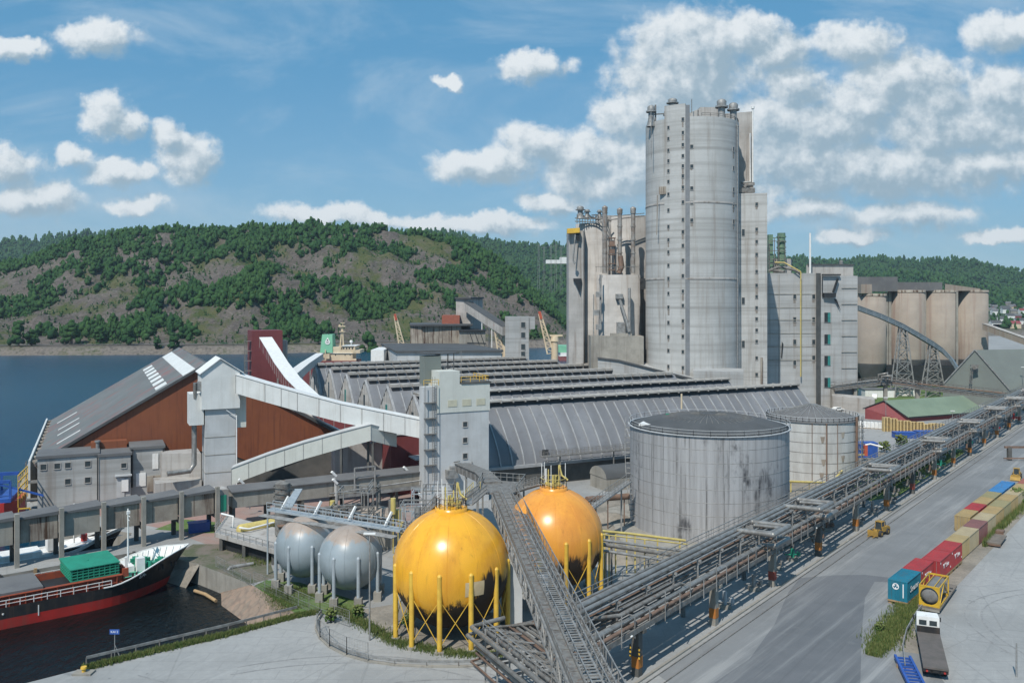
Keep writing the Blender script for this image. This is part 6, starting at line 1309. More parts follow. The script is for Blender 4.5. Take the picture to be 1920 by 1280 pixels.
for i in range(4):
    for f_ in (0.08, .5): a_, c_ = np.array(pd[i]), np.array(pd[(i+1)%4]); p = a_+(c_-a_)*f_; p = p+(np.mean(pd, 0)-p)*.08; b = MB(); b.box(p[0]-.25,p[0]+.25,p[1]-.25,p[1]+.25,0,1.98); b.build('column', darkc, root)
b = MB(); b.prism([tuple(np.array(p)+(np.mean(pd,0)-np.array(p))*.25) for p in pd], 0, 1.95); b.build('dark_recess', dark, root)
b = MB(); rail(b, [pd[0]+(2.7,), pd[1]+(2.7,)], 1.0, 1.5, .035); rail(b, [pd[0]+(2.7,), pd[3]+(2.7,)], 1.0, 1.5, .035); b.build('railing', steel, root)
# blue tarpaulin skip
x, y = G(372, 1000); root = T('blue_skip', 'small blue skip under the end of the quay gallery', 'skip', (x, y, 0)); b = MB(); b.ob((x-1.6,y), E*3.4, Gd*1.8, 0, 1.5); b.build('body', blup, root); b = MB(); b.ob((x-1.7,y-.1), E*3.6, Gd*2.0, 1.5, 1.65); b.build('rim', blup, root)
# reddish piles between gallery and halls
def mound(name, label, x, y, r, h, mat, cat='pile'):
    b = MB(); nr, ns = 8, 28; vs = []
    for i in range(nr+1):
        for j in range(ns): a = 2*pi*j/ns; q_ = i/nr; rr_ = r*q_*(1+.25*(vn(cos(a)*1.5+x, sin(a)*1.5+y, 2)-.5)); vs.append((x+rr_*cos(a), y+rr_*sin(a)*.7, max(h*(1-q_**1.5)*(.85+.35*vn(rr_*cos(a)+x, rr_*sin(a)+y, 1)), .004)))
    b.add(vs, [(i*ns+j, i*ns+(j+1)%ns, (i+1)*ns+(j+1)%ns, (i+1)*ns+j) for i in range(nr) for j in range(ns)], 0, True)
    return one(b, name, mat, (x, y, 0), label, cat)
mound('sand_pile', 'small heap of pale brown sand between the orange tank and the pipe rack', *G(1160,1050), 3.6, 1.4, dirtm)
mound('rubble_pile', 'low heap of dirt behind the orange tank left of the big stained tank', *G(1140,972), 4.5, 1.2, dirtm)
for k_, (u_, v_) in enumerate(((620,955),(705,935))): pass
# pipe bridge at the far end
root = T('pipe_bridge', 'railed pipe bridge from the process building across to the long rack', 'pipe bridge', (*P(1660,720,312)[:2], 0))
pb = [P(1561,730,318), P(1660,718,322), P(1720,727,318), P(1885,746,290)]
for i in range(3):
    a_, c_ = np.array(pb[i]), np.array(pb[i+1]); d = (c_-a_)[:2]; n = np.array([-d[1], d[0], 0]); n /= np.linalg.norm(n)
    b = MB(); b.beam(a_, c_, 3.0, .7); rail(b, [a_-n*1.5*-1+(0,0,.3), c_-n*1.5*-1+(0,0,.3)], 2.2, 3.0, .07); rail(b, [a_-n*1.5+(0,0,.3), c_-n*1.5+(0,0,.3)], 2.2, 3.0, .07)
    b.build('bridge_span', steeld, root)
    for j in range(5): b = MB(); b.tube([a_+n*(j*.6-1.2)+(0,0,.7+(j%2)*.9), c_+n*(j*.6-1.2)+(0,0,.7+(j%2)*.9)], .2, 6); b.build('pipe', rr.choice([pipew, steel, pipeb]), root)
    b = MB(); b.beam((a_[0],a_[1],0), a_, 1.2); b.build('pier', oldc, root)
for u_ in (1603,): b = MB(); p = P(u_,725,319.5); b.beam((p[0],p[1],0), p, 1.2); b.build('pier', oldc, root)
b = MB(); b.tube([P(1647,714,320), P(1647,702,320), P(1664,699,319), P(1664,711,319)], .38, 8); b.tube([P(1653,715,319), P(1653,705,319), P(1672,704,318), P(1672,714,318)], .38, 8); b.build('pipe_loop', pipew, root)
# pipe strands that keep the rack company on its far side
root = T('low_pipe_bundle', 'bundle of pipes and trays running on low supports behind the rack, beside the stained tank', 'pipework', rp(40,-8,0))
for j in range(7): b = MB(); b.tube([rp(38,-6.6-j*.55,2.6+(j%2)*.9), rp(78,-6.2-j*.45,2.6+(j%2)*.9)], .1+.08*(j%3), 6); b.build('pipe', [steel,pipew,pipeb,steeld][j%4], root)
b = MB()
for s_ in np.arange(38, 79, 3.5): b.beam(rp(s_,-6.3,0), rp(s_,-6.3,4.2), .14); b.beam(rp(s_,-10,0), rp(s_,-10,4.2), .14); b.beam(rp(s_,-6.3,2.4), rp(s_,-10,2.4), .14); b.beam(rp(s_,-6.3,4.1), rp(s_,-10,4.1), .12)
b.build('frame', steel, root)
# ================================================================ SHIPS, CONTAINERS, VEHICLES, SMALL THINGS
def text_mesh(name, txt, size, mat, parent, loc, right, upv, shear=0.0, extr=.01):
    c = bpy.data.curves.new(name, 'FONT'); c.body = txt; c.size = size; c.extrude = extr; c.shear = shear; c.align_x = 'CENTER'; c.align_y = 'CENTER'; c.resolution_u = 3
    t = bpy.data.objects.new(name+'_src', c); col.objects.link(t); bpy.context.view_layer.update()
    me = bpy.data.meshes.new_from_object(t.evaluated_get(bpy.context.evaluated_depsgraph_get())); bpy.data.objects.remove(t); bpy.data.curves.remove(c)
    r = Vector(right).normalized(); u = Vector(upv).normalized(); n = r.cross(u)
    M3 = Matrix((r, u, n)).transposed().to_4x4(); me.transform(Matrix.Translation(Vector(loc)) @ M3)
    me.materials.clear(); me.materials.append(mat); me.name = name
    o = bpy.data.objects.new(name, me); col.objects.link(o); o.parent = parent; return o
# ---------------------------------------------------------------- ship hull builder, local: +x bow, z=0 at the waterline
def hull(b, L0, L1, B, zd, bowz, mats=(0,1,2), red=1.2, flare=2.4, taper=12):
    """stations from x=L0 (stern) to L1 (stem at the waterline)"""
    xs = list(np.linspace(L0, L1-taper, 8))+list(np.linspace(L1-taper, L1, 12))[1:]
    rings = []
    for x in xs:
        f_ = max(0, (x-(L1-taper))/taper); wl = B/2*(1-f_**2.2); dw = B/2*(1-f_**4*.82); zt = zd+(bowz-zd)*sst(f_, .25, 1)**1.0
        xo = flare*f_**3
        rings.append([(x, wl*.96, -1.5), (x, wl, 0), (x+xo*.25, wl+(dw-wl)*.2, red), (x+xo*.6, wl+(dw-wl)*.6, (red+zt)/2), (x+xo, dw, zt)])
    tip = (L1+flare+1.0, 0, bowz+.15)
    rings.append([(L1, 0.01, -1.5), (L1+.1, 0.01, 0), (L1+flare*.30, .01, red), (L1+flare*.65, .01, (red+bowz)/2), tip])
    for side in (1, -1):
        vs = [(p[0], p[1]*side, p[2]) for r in rings for p in r]
        for i in range(len(rings)-1):
            for j in range(4):
                q_ = (i*5+j, (i+1)*5+j, (i+1)*5+j+1, i*5+j+1); q_ = q_ if side < 0 else q_[::-1]
                b.add([vs[t] for t in q_], [(0,1,2,3)], mats[0] if j < 2 else mats[1], True)
    b.add([(rings[0][j][0], rings[0][j][1], rings[0][j][2]) for j in range(5)]+[(rings[0][j][0], -rings[0][j][1], rings[0][j][2]) for j in range(4,-1,-1)], [tuple(range(10))], mats[1])
    return rings
def lp(b):  return b
RZ = atan2(.622, .783)
ship = T('cargo_ship', 'black and red coaster with white bulwark and green hatch stack, moored at the quay', 'ship', (0,0,0))
b = MB(); rg_ = hull(b, -62, 22.3, 10.0, 2.8, 5.35, red=1.3); b.build('hull', [M('red_hull_paint', (.40,.025,.02), (.30,.025,.02), .4, .5, streak=((.16,.07,.05), .5, 1.0)), blk], ship)
top = [r[4] for r in rg_]
b = MB(); n_ = len(top)
for i in range(n_-1):
    for side in (1, -1):
        p, q_ = top[i], top[i+1]; zb = lambda r: (2.35 if r[0] < 14.5 else 3.35)
        if q_[0] < 13: continue
        def low(i_):
            m3, m4 = rg_[i_][3], rg_[i_][4]; z_ = min(zb(m4), m4[2]-.05); f_ = (z_-m3[2])/(m4[2]-m3[2]); return (m3[0]+(m4[0]-m3[0])*f_, max(m3[1]+(m4[1]-m3[1])*f_-.20, 0)*side, z_)
        vs = [low(i), low(i+1), (q_[0], max(q_[1]-.16,.0)*side, q_[2]+.02), (p[0], (p[1]-.16)*side, p[2]+.02)]
        b.add(vs, [(0,1,2,3) if side > 0 else (3,2,1,0)])
        b.beam((p[0], p[1]*side, p[2]+.05), (q_[0], q_[1]*side, q_[2]+.05), .22, .12)
        for k_ in range(2):
            A_, B_ = low(i), low(i+1); f_ = k_/2; b.beam([A_[j]*(1-f_)+B_[j]*f_-(.12*side if j == 1 else 0) for j in range(3)], [p[j]*(1-f_)+q_[j]*f_ if j != 1 else ((p[1]*(1-f_)+q_[1]*f_)-.3)*side for j in range(3)], .08)
bw = b.build('bulwark', whp, ship)
def deckpoly(x0, x1, z, ins=.1):
    pts = [(x0, np.interp(x0, [t[0] for t in top], [t[1] for t in top])-ins)]
    pts += [(t[0], max(t[1]-ins, .0)) for t in top if x0 < t[0] < x1]
    pts += [(x1, np.interp(x1, [t[0] for t in top], [t[1] for t in top])-ins)]
    full = [(p[0], p[1], z) for p in pts]+[(p[0], -p[1], z) for p in pts[::-1] if p[1] > .05]
    return full
b = MB(); f = deckpoly(15.4, 23.0, 3.4, .85); b.add(f, [tuple(range(len(f)))[::-1]]); b.build('foredeck', grn2, ship)
b = MB(); f = deckpoly(-62, 15.6, 2.05, .15); b.add(f, [tuple(range(len(f)))[::-1]]); b.build('main_deck', M('rust_red_deck', (.30,.06,.035), (.20,.05,.035), .8, .8), ship)
rr_m = M('oxide_red_coaming', (.34,.07,.03), (.24,.055,.03), 1.0, .75, streak=((.12,.04,.02), .6, 1.5))
b = MB(); b.box(-55, 15.2, -3.7, -3.5, 2.05, 3.9); b.box(-55, 15.2, 3.5, 3.7, 2.05, 3.9); b.box(15.0, 15.2, -3.5, 3.5, 2.05, 3.9)
for x in np.arange(-54, 15, 1.9): b.box(x, x+.12, -4.05, -3.7, 2.1, 3.9); b.box(x, x+.12, 3.7, 4.05, 2.1, 3.9)
b.box(-55, 15.2, -4.1, -3.5, 3.88, 3.98); b.box(-55, 15.2, -3.95, -3.72, 2.9, 2.98); b.build('hatch_coaming', rr_m, ship)
b = MB(); b.box(-55, 5.2, -3.75, 3.75, 3.99, 4.3)
for x in np.arange(-54, 4, 6): b.box(x, x+.1, -3.8, 3.8, 4.3, 4.38)
b.build('grey_hatch_cover', felt, ship)
b = MB(); b.box(5.3, 15, -3.4, 3.4, 2.2, 3.0); b.build('open_hold', dark, ship)
b = MB()
for k_ in range(4):
    z = 4.0+k_*.40; b.box(8.6, 14.9, -3.5, 3.5, z, z+.16)
    for x in np.arange(8.7, 14.9, .7): b.box(x, x+.12, -3.5, 3.5, z+.16, z+.40)
    for y in np.arange(-3.4, 3.5, .9): b.box(8.6, 8.75, y, y+.12, z+.16, z+.4)
b.box(8.5, 15.0, -3.6, 3.6, 5.6, 5.72); b.cyl(11.5, 0, 5.72, 5.8, .15, 8); b.build('stacked_green_hatches', grn, ship)
b = MB(); rail(b, [(-62,-4.95,2.75), (13.5,-4.95,2.75)], .95, 1.6, .04); rail(b, [(-62,4.95,2.75), (13,4.95,2.75)], .95, 1.6, .04); b.build('deck_railing', whp, ship)
b = MB(); b.cyl(17.0, .2, 3.4, 12.2, .16, 8, 0, .09); b.beam((17,-.8,11.2), (17,.9,11.3), .08); b.beam((17,-.5,10.6), (17,.5,10.6), .06); b.box(16.8,17.2,-.25,.2,11.5,11.9); b.build('mast', whp, ship)
b = MB(); b.box(17.6, 18.7, -2.3, -1.3, 3.4, 5.3); b.box(16.2, 17.4, -1.7, 1.9, 3.4, 4.2); b.beam((16,-3,3.4),(15.8,-3.4,6.2),.3); b.build('winch_house', whp, ship)
b = MB()
for (x, y) in ((19.5,-1.4),(19.6,1.5),(21.5,0),(18.6,2.3)):
    b.beam((x-.7,y,3.9), (x+.7,y,3.9), .5); b.cyl(x, y-.6, 3.4, 4.5, .3, 10); b.cyl(x+.8, y+.3, 3.4, 4.1, .2, 8); b.beam((x,y-.8,4.1),(x,y+.8,4.1),.35)
b.build('windlass', grn, ship)
b = MB(); b.box(15.3,16.1,-3.6,-2.4,2.1,4.6); b.box(15.2,15.6,-3.0,-2.0,3.9,4.9); b.build('rusty_locker', rr_m, ship)
b = MB()
for (x, y) in ((20.5,-3.1),(22.5,-2.2),(16.5,-4.3)): b.cyl(x, y, 3.4, 4.0, .16, 8); b.cyl(x+.5, y, 3.4, 4.0, .16, 8)
b.build('bollards', blk, ship); bpy.data.objects['bollards'].name = 'mooring_bitts'
tm = text_mesh('bow_lettering', 'EAGLE', .85, whp, bw, (18.35, -4.12, 3.45), (.90, .42, .12), (.0, -.35, .94), .25)
b = MB(); b.beam((4.4,-5.06,.9),(4.4,-5.06,2.3),.12,.06); b.cyl(0.3,-5.0,1.9,2.1,.12,6); b.build('hull_marks', whp, ship)
place(ship, -69.6, 116.2, -3, RZ)
# small ship behind the gallery
ship2 = T('cargo_ship', 'dark hulled vessel with white foredeck half hidden behind the quay gallery', 'ship', (0,0,0))
b = MB(); rg_ = hull(b, -40, 0, 6.0, 2.6, 4.6, red=.6, taper=9, flare=1.6); b.build('hull', [blk, blk], ship2)
t2 = [r[4] for r in rg_]; pts = [(p[0], max(p[1]-.1, 0)) for p in t2]; f = [(p[0], p[1], 2.55+(.9 if p[0] > -8 else 0)) for p in pts]+[(p[0], -p[1], 2.55+(.9 if p[0] > -8 else 0)) for p in pts[::-1] if p[1] > .05]
b = MB(); b.add(f, [tuple(range(len(f)))[::-1]]); b.build('deck', whp, ship2)
b = MB()
for i in range(len(t2)-1):
    for sd in (1,-1): b.beam((t2[i][0], t2[i][1]*sd*.98, t2[i][2]), (t2[i+1][0], t2[i+1][1]*sd*.98, t2[i+1][2]), .3, .5)
b.build('bulwark', whp, ship2)
b = MB(); b.box(-9,-7.6,-1,1,3,5.4); b.box(-16,-10,-2,2,2.6,3.4); b.build('deckhouse', whp, ship2)
b = MB(); b.cyl(-5,0,3.4,9.8,.13,8); b.beam((-5,-1.0,6.6),(-5,1.0,6.6),.15); b.build('mast', whp, ship2)
b = MB(); b.beam((-5,-1.6,6.3),(-5,1.8,6.3),.7,.5); b.cyl(-3.5,0,3.5,4.6,.5,10); b.build('red_radar_bar', redp, ship2)
place(ship2, -67.2, 143.4, -3, RZ)
# red barge with blue gantry at the left edge
bg_ = T('red_barge', 'red hulled work barge with blue and yellow framework at the left edge, left of the quay building', 'barge', (0,0,0))
bg_['label'] = 'red work barge with blue and yellow framework at the left edge of the dock'
b = MB(); b.prism([(-30,-5),(-2,-5),(0,-3),(0,3),(-2,5),(-30,5)], -1, 4.2); b.build('hull', redp, bg_)
b = MB(); b.box(-30,-1,-4.8,4.8,4.21,4.6)
for x in (-20,-12,-4,-1.2):
    for y in (-4,4): b.beam((x,y,4.6),(x,y,6.3),.35)
b.beam((-20,-4,6.3),(-1.2,-4,6.3),.35); b.beam((-20,4,6.3),(-1.2,4,6.3),.35)
for x in (-20,-12,-4): b.beam((x,-4,6.3),(x+8,-4,4.6),.2)
b.box(-16,-5,-3,3,6.35,6.7); b.build('blue_framework', blup, bg_)
b = MB()
for y in np.linspace(-4.6,4.6,6): b.beam((.1,y,3.6),(.1,y,6.9),.12)
for z in (4.8,5.5,6.2,6.9): b.beam((.1,-4.6,z),(.1,4.6,z),.14)
rail(b, [(.2,-4.8,0),(2.0,-4.8,0)], 3.5, 1, .06); b.build('yellow_railing', yel, bg_)
b = MB(); b.box(-12,-7,-2,2,6.71,7.0); b.build('winch', dark, bg_)
x, y = P(36, 950, 156)[:2]; place(bg_, x, y+1, -3, .35); bg_.scale = (1,1,1.7)
# cream ship behind the halls
SD = 392.0; k_ = SD/F
sh = T('moored_ship', 'cream superstructure of a ship with pale green funnel and radar mast behind the farthest vaulted hall', 'ship', (P(632,660,SD)[0], SD, -3))
sh['label'] = 'cream ship with pale green funnel and radar mast behind the farthest vaulted hall'
def sb(b, u0, u1, v0, v1, d0=SD, dep=9, m=0): b.box(P(u0,0,d0)[0], P(u1,0,d0)[0], d0, d0+dep, zz_(v1,d0), zz_(v0,d0), m); return b
b = MB(); b.box(P(570,0,SD)[0], P(668,0,SD)[0], SD-2, SD+13, -5, zz_(676,SD)); b.box(P(582,0,SD)[0], P(594,0,SD)[0], SD-2, SD+13, zz_(676,SD), zz_(672,SD)); b.build('hull', maroon, sh)
b = MB(); sb(b,594,661,662,700); sb(b,620,666,655,662.2); sb(b,624,642,650,655.2); sb(b,640,666,648.8,655.2); sb(b,661,675,656,662, SD-1, 11); b.prism([P(661,0,SD)[:2],P(668,0,SD)[:2],P(668,0,SD+9)[:2],P(661,0,SD+9)[:2]], zz_(690,SD), zz_(672,SD)); b.build('superstructure', cream, sh)
b = MB(); sb(b,641,668,648.0,648.8,SD-.5,10); sb(b,618,668,661.8,662.3,SD-.5,10); b.build('deck_edges', whp, sh)
for u_ in (644.5,650,655,661): b = MB(); sb(b,u_-1.5,u_+1.3,651.5,654.3,SD-.06,.1); b.build('bridge_window', dark, sh)
for u_ in (629,647,656.5): b = MB(); sb(b,u_-.8,u_+.8,664.5,666.5,SD-.06,.1); b.build('porthole', dark, sh)
b = MB(); x0, x1 = P(602,0,SD)[0], P(624,0,SD)[0]; zt, zb = zz_(627,SD), zz_(661,SD); b.add([(x0-.4,SD-.5,zb),(x1,SD-.5,zb),(x1,SD+7,zb),(x0-.4,SD+7,zb),(x0+.5,SD,zt),(x1-.2,SD,zt),(x1-.2,SD+6,zt),(x0+.5,SD+6,zt)], [(4,5,6,7),(0,1,5,4),(1,2,6,5),(2,3,7,6),(3,0,4,7)]); fn = b.build('funnel', funn, sh)
b = MB(); cxf = P(614.5,0,SD)[0]; c_z = zz_(641,SD); b.tube([(cxf,SD-.48,c_z),(cxf,SD-.30,c_z)], 1.15, 20); b.add([(cxf-.85,SD-.42,c_z+.5),(cxf+.85,SD-.42,c_z+.5),(cxf,SD-.25,c_z+2.2)], [(0,1,2)]); b.build('white_emblem', whp, fn)
b = MB(); b.tube([(cxf,SD-.56,c_z+.9),(cxf,SD-.40,c_z+.9)], .32, 10); b.add([(cxf-.75,SD-.52,c_z),(cxf-.3,SD-.52,c_z-.35),(cxf+.3,SD-.52,c_z-.35),(cxf+.75,SD-.52,c_z)], [(0,1,2,3)]); b.build('dark_emblem_mark', blk, fn)
b = MB()
for u_ in (607,611,616): b.cyl(P(u_,0,SD+3)[0], SD+3, zt, zt+1.0, .3, 8)
b.build('exhaust_pipes', blk, fn)
b = MB(); mx_ = P(642,0,SD+3)[0]; b.tube([(mx_-1,SD+3,zz_(650,SD)),(mx_-.1,SD+3,zz_(614,SD))], .35, 8); b.tube([(mx_+.5,SD+3,zz_(650,SD)),(mx_+.1,SD+3,zz_(614,SD))], .35, 8)
b.box(mx_-1.7,mx_+1.4,SD+2,SD+4,zz_(613,SD),zz_(611,SD)); b.box(mx_-1.4,mx_+1.4,SD+2,SD+4,zz_(622.5,SD),zz_(621.5,SD)); b.cyl(mx_+.2,SD+3,zz_(612,SD),zz_(605,SD),.12,6); b.beam((mx_-.9,SD+3,zz_(605.5,SD)),(mx_+1.1,SD+3,zz_(605.5,SD)),.25); b.cyl(mx_-1.2,SD+3,zz_(611,SD),zz_(608.5,SD),.5,8); b.build('radar_mast', cream, sh)
b = MB(); b.ball(P(658.5,0,SD+3)[0], SD+3, zz_(641,SD), .75, 16, 0, 10); b.cyl(P(658.5,0,SD+3)[0], SD+3, zz_(649,SD), zz_(642,SD), .2, 6); b.build('radome', whp, sh)
b = MB(); b.beam(P(589,656.5,SD-3), P(606,667,SD-1), .45); b.box(P(612,0,SD-1)[0],P(618,0,SD-1)[0],SD-1.5,SD,zz_(672,SD),zz_(663,SD)); b.beam(P(610,655,SD-1), P(610,675,SD-1), .4); b.beam(P(665,649,SD-1), P(665,660,SD-1), .3); b.build('boat_davit', cream, sh)
# harbour cranes
orr = M('orange_red_crane_tip', (.50,.10,.05), (.42,.09,.05), 1, .6)
def crane(label, tipu, tipv, bu, bv, d, house=True):
    t_, q_ = np.array(P(tipu,tipv,d)), np.array(P(bu,bv,d)); r0 = T('harbour_crane', label, 'crane', (q_[0], d, 0), 'cream harbour cranes')
    b = MB(); dv = q_-t_; n = np.array([dv[2],0,-dv[0]]); n /= np.linalg.norm(n)
    for s_ in (-1,1): b.beam(t_+n*s_*.5, q_+n*s_*1.6, .7)
    for k_ in range(7): f0, f1 = k_/7, (k_+1)/7; w0, w1 = .5+1.1*f0, .5+1.1*f1; b.beam(t_+dv*f0+n*w0, t_+dv*f1-n*w1, .3); b.beam(t_+dv*f1+n*w1, t_+dv*f1-n*w1, .3)
    b.build('jib', cream, r0)
    b = MB(); b.beam(t_-dv*.04+(0,-.1,.3), t_+dv*.13, 1.5, 1.3); b.build('jib_head', orr, r0)
    if house:
        b = MB(); x = q_[0]+(2.2 if house > 0 else -2.2); b.cyl(x, d+1, 0, q_[2]+6, 1.8, 12); b.cyl(x, d+1, q_[2]+6, q_[2]+8.5, 2.3, 12, 0, 1.9); b.box(x-2.5,x+4 if house > 0 else x+1.5,d,d+3,q_[2]+8.5,q_[2]+9.3); b.build('slewing_column', cream, r0)
    b = MB(); b.beam(t_, (q_[0]+2.5,d+1,q_[2]+9), .15); b.build('hoist_wire', steeld, r0); return r0
crane('cream crane jib with orange tip behind the old stained concrete building', 741, 592, 755, 655, 480, 0)
crane('cream crane standing in the gap left of the pale square tower', 928, 611, 940, 662, 432, 1)
crane('cream crane at the water right of the pale square tower, next to the tall towers', 1012, 588, 1032, 662, 440, 1)
# white boat
r0 = T('motor_vessel', 'small white vessel on the fjord between the right-hand crane and the tall towers', 'boat', (P(1056,650,600)[0], 600, -3))
b = MB(); x0, x1 = P(1043,0,600)[0], P(1080,0,600)[0]; b.add([(x0,602,-.2),(x0+2,599,-3),(x1,599,-3),(x1,599,-.6),(x0,600,.6),(x0+2,606,-3),(x1,606,-3),(x1,606,-.6),(x0,604,.6)], [(4,1,2,3),(8,7,6,5),(4,8,5,1),(3,2,6,7)]); b.build('hull', maroon, r0)
b = MB(); b.add([(x0,600,.6),(x1,599,-.5),(x1,606,-.5),(x0,604,.6)], [(0,1,2,3)]); b.box(x0+3,x1,600,605,-.5,2.6); b.box(x0+2.2,x1,599.6,605.4,0,.6); b.build('cabin', whp, r0)
b = MB(); b.box(x0+1.6,x1+2,601,615,2.7,7.3); b.build('green_awning', funn, r0)
# ---------------------------------------------------------------- containers
CD = np.array([.65, .76]); CD = CD/np.linalg.norm(CD); CN = np.array([CD[1], -CD[0]]); CA = atan2(CD[1], CD[0])
CL, CW, CH = 6.06, 2.44, 2.6
def mk_cont(mat, doors=True, high=0.0):
    r = T('shipping_container', 'x', 'container', (0,0,0)); H = CH+high
    b = MB()
    n = 22
    def corr(p0, p1, nx, ny, k):
        vs = []; fs = []
        for i in range(k*4+1):
            f_ = i/(k*4); d = .05 if (i % 4) in (0, 3) else 0.0
            x = p0[0]+(p1[0]-p0[0])*f_+nx*(-d); y = p0[1]+(p1[1]-p0[1])*f_+ny*(-d); vs += [(x,y,.14),(x,y,H-.1)]
        for i in range(k*4): fs.append((2*i,2*i+2,2*i+3,2*i+1))
        b.add(vs, fs)
    corr((0.06,.02),(CL-.06,.02),0,-1,16); corr((CL-.06,CW-.02),(.06,CW-.02),0,1,16); corr((CL-.02,.06),(CL-.02,CW-.06),1,0,7)
    b.box(.05,CL-.05,.05,CW-.05,H-.1,H-.03)
    for k_ in range(14): x = .25+k_*(CL-.5)/14; b.box(x, x+.2, .12, CW-.12, H-.03, H-.005)
    b.build('ribbed_shell', mat, r)
    b = MB()
    for x in (0, CL-.12):
        for y in (0, CW-.12): b.box(x,x+.12,y,y+.12,.0,H)
    for y in (0, CW-.1): b.box(.12,CL-.12,y,y+.1,0,.16); b.box(.12,CL-.12,y,y+.1,H-.1,H+.005)
    for x in (0, CL-.1): b.box(x,x+.1,.12,CW-.12,0,.16); b.box(x,x+.1,.12,CW-.12,H-.1,H+.005)
    b.build('corner_frame', mat, r)
    b = MB(); b.box(.03,.07,.12,CW-.12,.14,H-.1)
    dr = b.build('end_doors', mat, r); dr.name = 'end_door'
    b = MB()
    for y in (.45,.95,1.5,2.0): b.cyl(0.0,y,.1,H-.05,.025,6)
    b.box(-.01,.03,CW/2-.01,CW/2+.01,.14,H-.1); b.build('locking_bars', steel if mat is not tealp else mat, dr)
    return r
cm_ = {'teal': tealp, 'red': M('red_container_paint', (.40,.04,.042), (.31,.035,.04), .4, .55, streak=((.16,.09,.07), .55, 1.8)), 'tan': M('tan_container_paint_warm', (.40,.29,.13), (.34,.25,.12), .5, .6, streak=((.24,.17,.09), .4, 1.5)),
 'beige': M('beige_container_paint', (.42,.35,.22), (.36,.30,.19), .5, .6, streak=((.28,.2,.12), .4, 1.5)), 'plum': M('plum_container_paint', (.24,.11,.10), (.19,.09,.085), .5, .6, streak=((.16,.09,.07), .55, 1.8)), 'olive': M('olive_container_paint', (.31,.27,.14), (.26,.23,.12), .5, .6),
 'yellow': M('ochre_container_paint', (.40,.31,.15), (.34,.26,.13), .5, .6), 'brick': M('brick_container_paint', (.33,.12,.09), (.27,.10,.08), .5, .6), 'blue': M('sky_blue_container_paint', (.05,.22,.46), (.045,.18,.38), .5, .6, streak=((.16,.09,.07), .55, 1.8))}
PROTO = {}
def put_cont(kind, x, y, z, label, turn=CA):
    if kind not in PROTO: PROTO[kind] = mk_cont(cm_[kind]); c = PROTO[kind]
    else: c = copy_tree(PROTO[kind])
    place(c, x, y, z, turn, label); c['group'] = 'containers standing in rows at the yard edge'; return c
base_r = np.array([51.35, 112.2]); 
seqR = [('teal','teal container with white round logo, nearest of the row, on a wooden flat'),('red','red container just behind the teal one'),('red','second red container, standing proud of the one behind the teal container'),('red','third red container, touching the ochre one'),
 ('yellow','ochre container directly behind the last red one'),('beige','beige container between the ochre and the plum ones'),('plum','plum coloured container in the right-hand row'),('beige','beige container just behind the plum one'),('tan','tan container two places behind the plum one'),
 ('olive','dull olive container in the right-hand row'),('tan','tan container just behind the olive one'),('beige','beige container two places behind the olive one'),('yellow','ochre container next to the far brick-red one'),('brick','brick-red container at the far end of the right-hand row')]
CR = []
for i, (k0, lb) in enumerate(seqR):
    o_ = 0.0 if i < 2 else (.75 if i < 4 else .35); zb = .55 if i < 4 else .12
    p = base_r+CD*(i*6.22)+CN*(o_-CW/2*0) 
    c = put_cont(k0, p[0]+CN[0]*0-CN[0]*0, p[1], zb, lb); CR.append(c)
    # local y axis of the container = left of CD: shift so that its right side lies on the line
for k0, dx, lb in (('tan',0,'tan container with its closed doors facing the camera, front of the left-hand row'),('red',1,'red container second in the left-hand row'),('tan',2,'tan container third in the left-hand row, behind the red one'),('olive',3,'olive-tan container fourth in the left-hand row'),('blue',4,'nearer of the two sky-blue containers'),('blue',5,'farther of the two sky-blue containers')):
    p = np.array([78.6, 147.0])+CD*(dx*6.22)+CN*(-.6); put_cont(k0, p[0], p[1], .12, lb)
white_t = M('white_lettering', (.85,.85,.85), (.8,.8,.8), 1, .5)
for c in CR[1:4]:
    text_mesh('side_lettering', '"K" Line', .95, white_t, c, (3.1, -.015, 1.45), (1,0,0), (0,0,1), .3)
    b = MB(); b.box(5.55,5.75,-.03,-.005,.5,.75); b.box(.3,.5,-.03,-.005,2.15,2.4); b.build('white_mark', white_t, c)
text_mesh('side_lettering', 'Senator', 1.15, white_t, CR[0], (3.0, -.015, 1.35), (1,0,0), (0,0,1), .3)
b = MB()
b.lathe(0, 0, [(.30,0),(.42,0)], 24); 
lv = [(-.03, 1.45+ -x_, 1.85+y_) for (x_, y_, z_) in b.v]; bb = MB(); bb.add(lv, b.f, 0)
for k_ in range(3):
    a = 2*pi*k_/3+.5; bb.add([(-.03,1.45+.1*cos(a-.3),1.85+.1*sin(a-.3)),(-.03,1.45+.32*cos(a-.45),1.85+.32*sin(a-.45)),(-.03,1.45+.32*cos(a+.45),1.85+.32*sin(a+.45)),(-.03,1.45+.1*cos(a+.3),1.85+.1*sin(a+.3))], [(0,1,2,3)])
bb.build('round_logo', white_t, CR[0])
b = MB(); b.box(-.04,-.02,.45,.58,.5,2.3); b.build('white_door_strip', white_t, CR[0])
# wooden flats / trailer beds under the near containers
wood_m = M('worn_tan_timber', (.42,.28,.14), (.33,.22,.12), 1.5, .85)
for i in range(4):
    r = T('container_flat', ['timber flat under the teal container','timber flat under the first red container','timber flat under the second red container','timber flat under the third red container'][i], 'flat', (0,0,0), 'timber flats under the near containers')
    b = MB(); b.box(-.05,6.1,-.02,2.46,.34,.54); b.build('deck', wood_m, r)
    b = MB()
    for x in (.1,1.9,3.9,5.5):
        for y in (0,1.0,2.0): b.box(x,x+.5,y,y+.4,.0,.34)
    b.build('blocks', wood_m, r)
    p = base_r+CD*(i*6.22)+CN*(0.0 if i < 2 else .75); place(r, p[0], p[1], 0, CA)
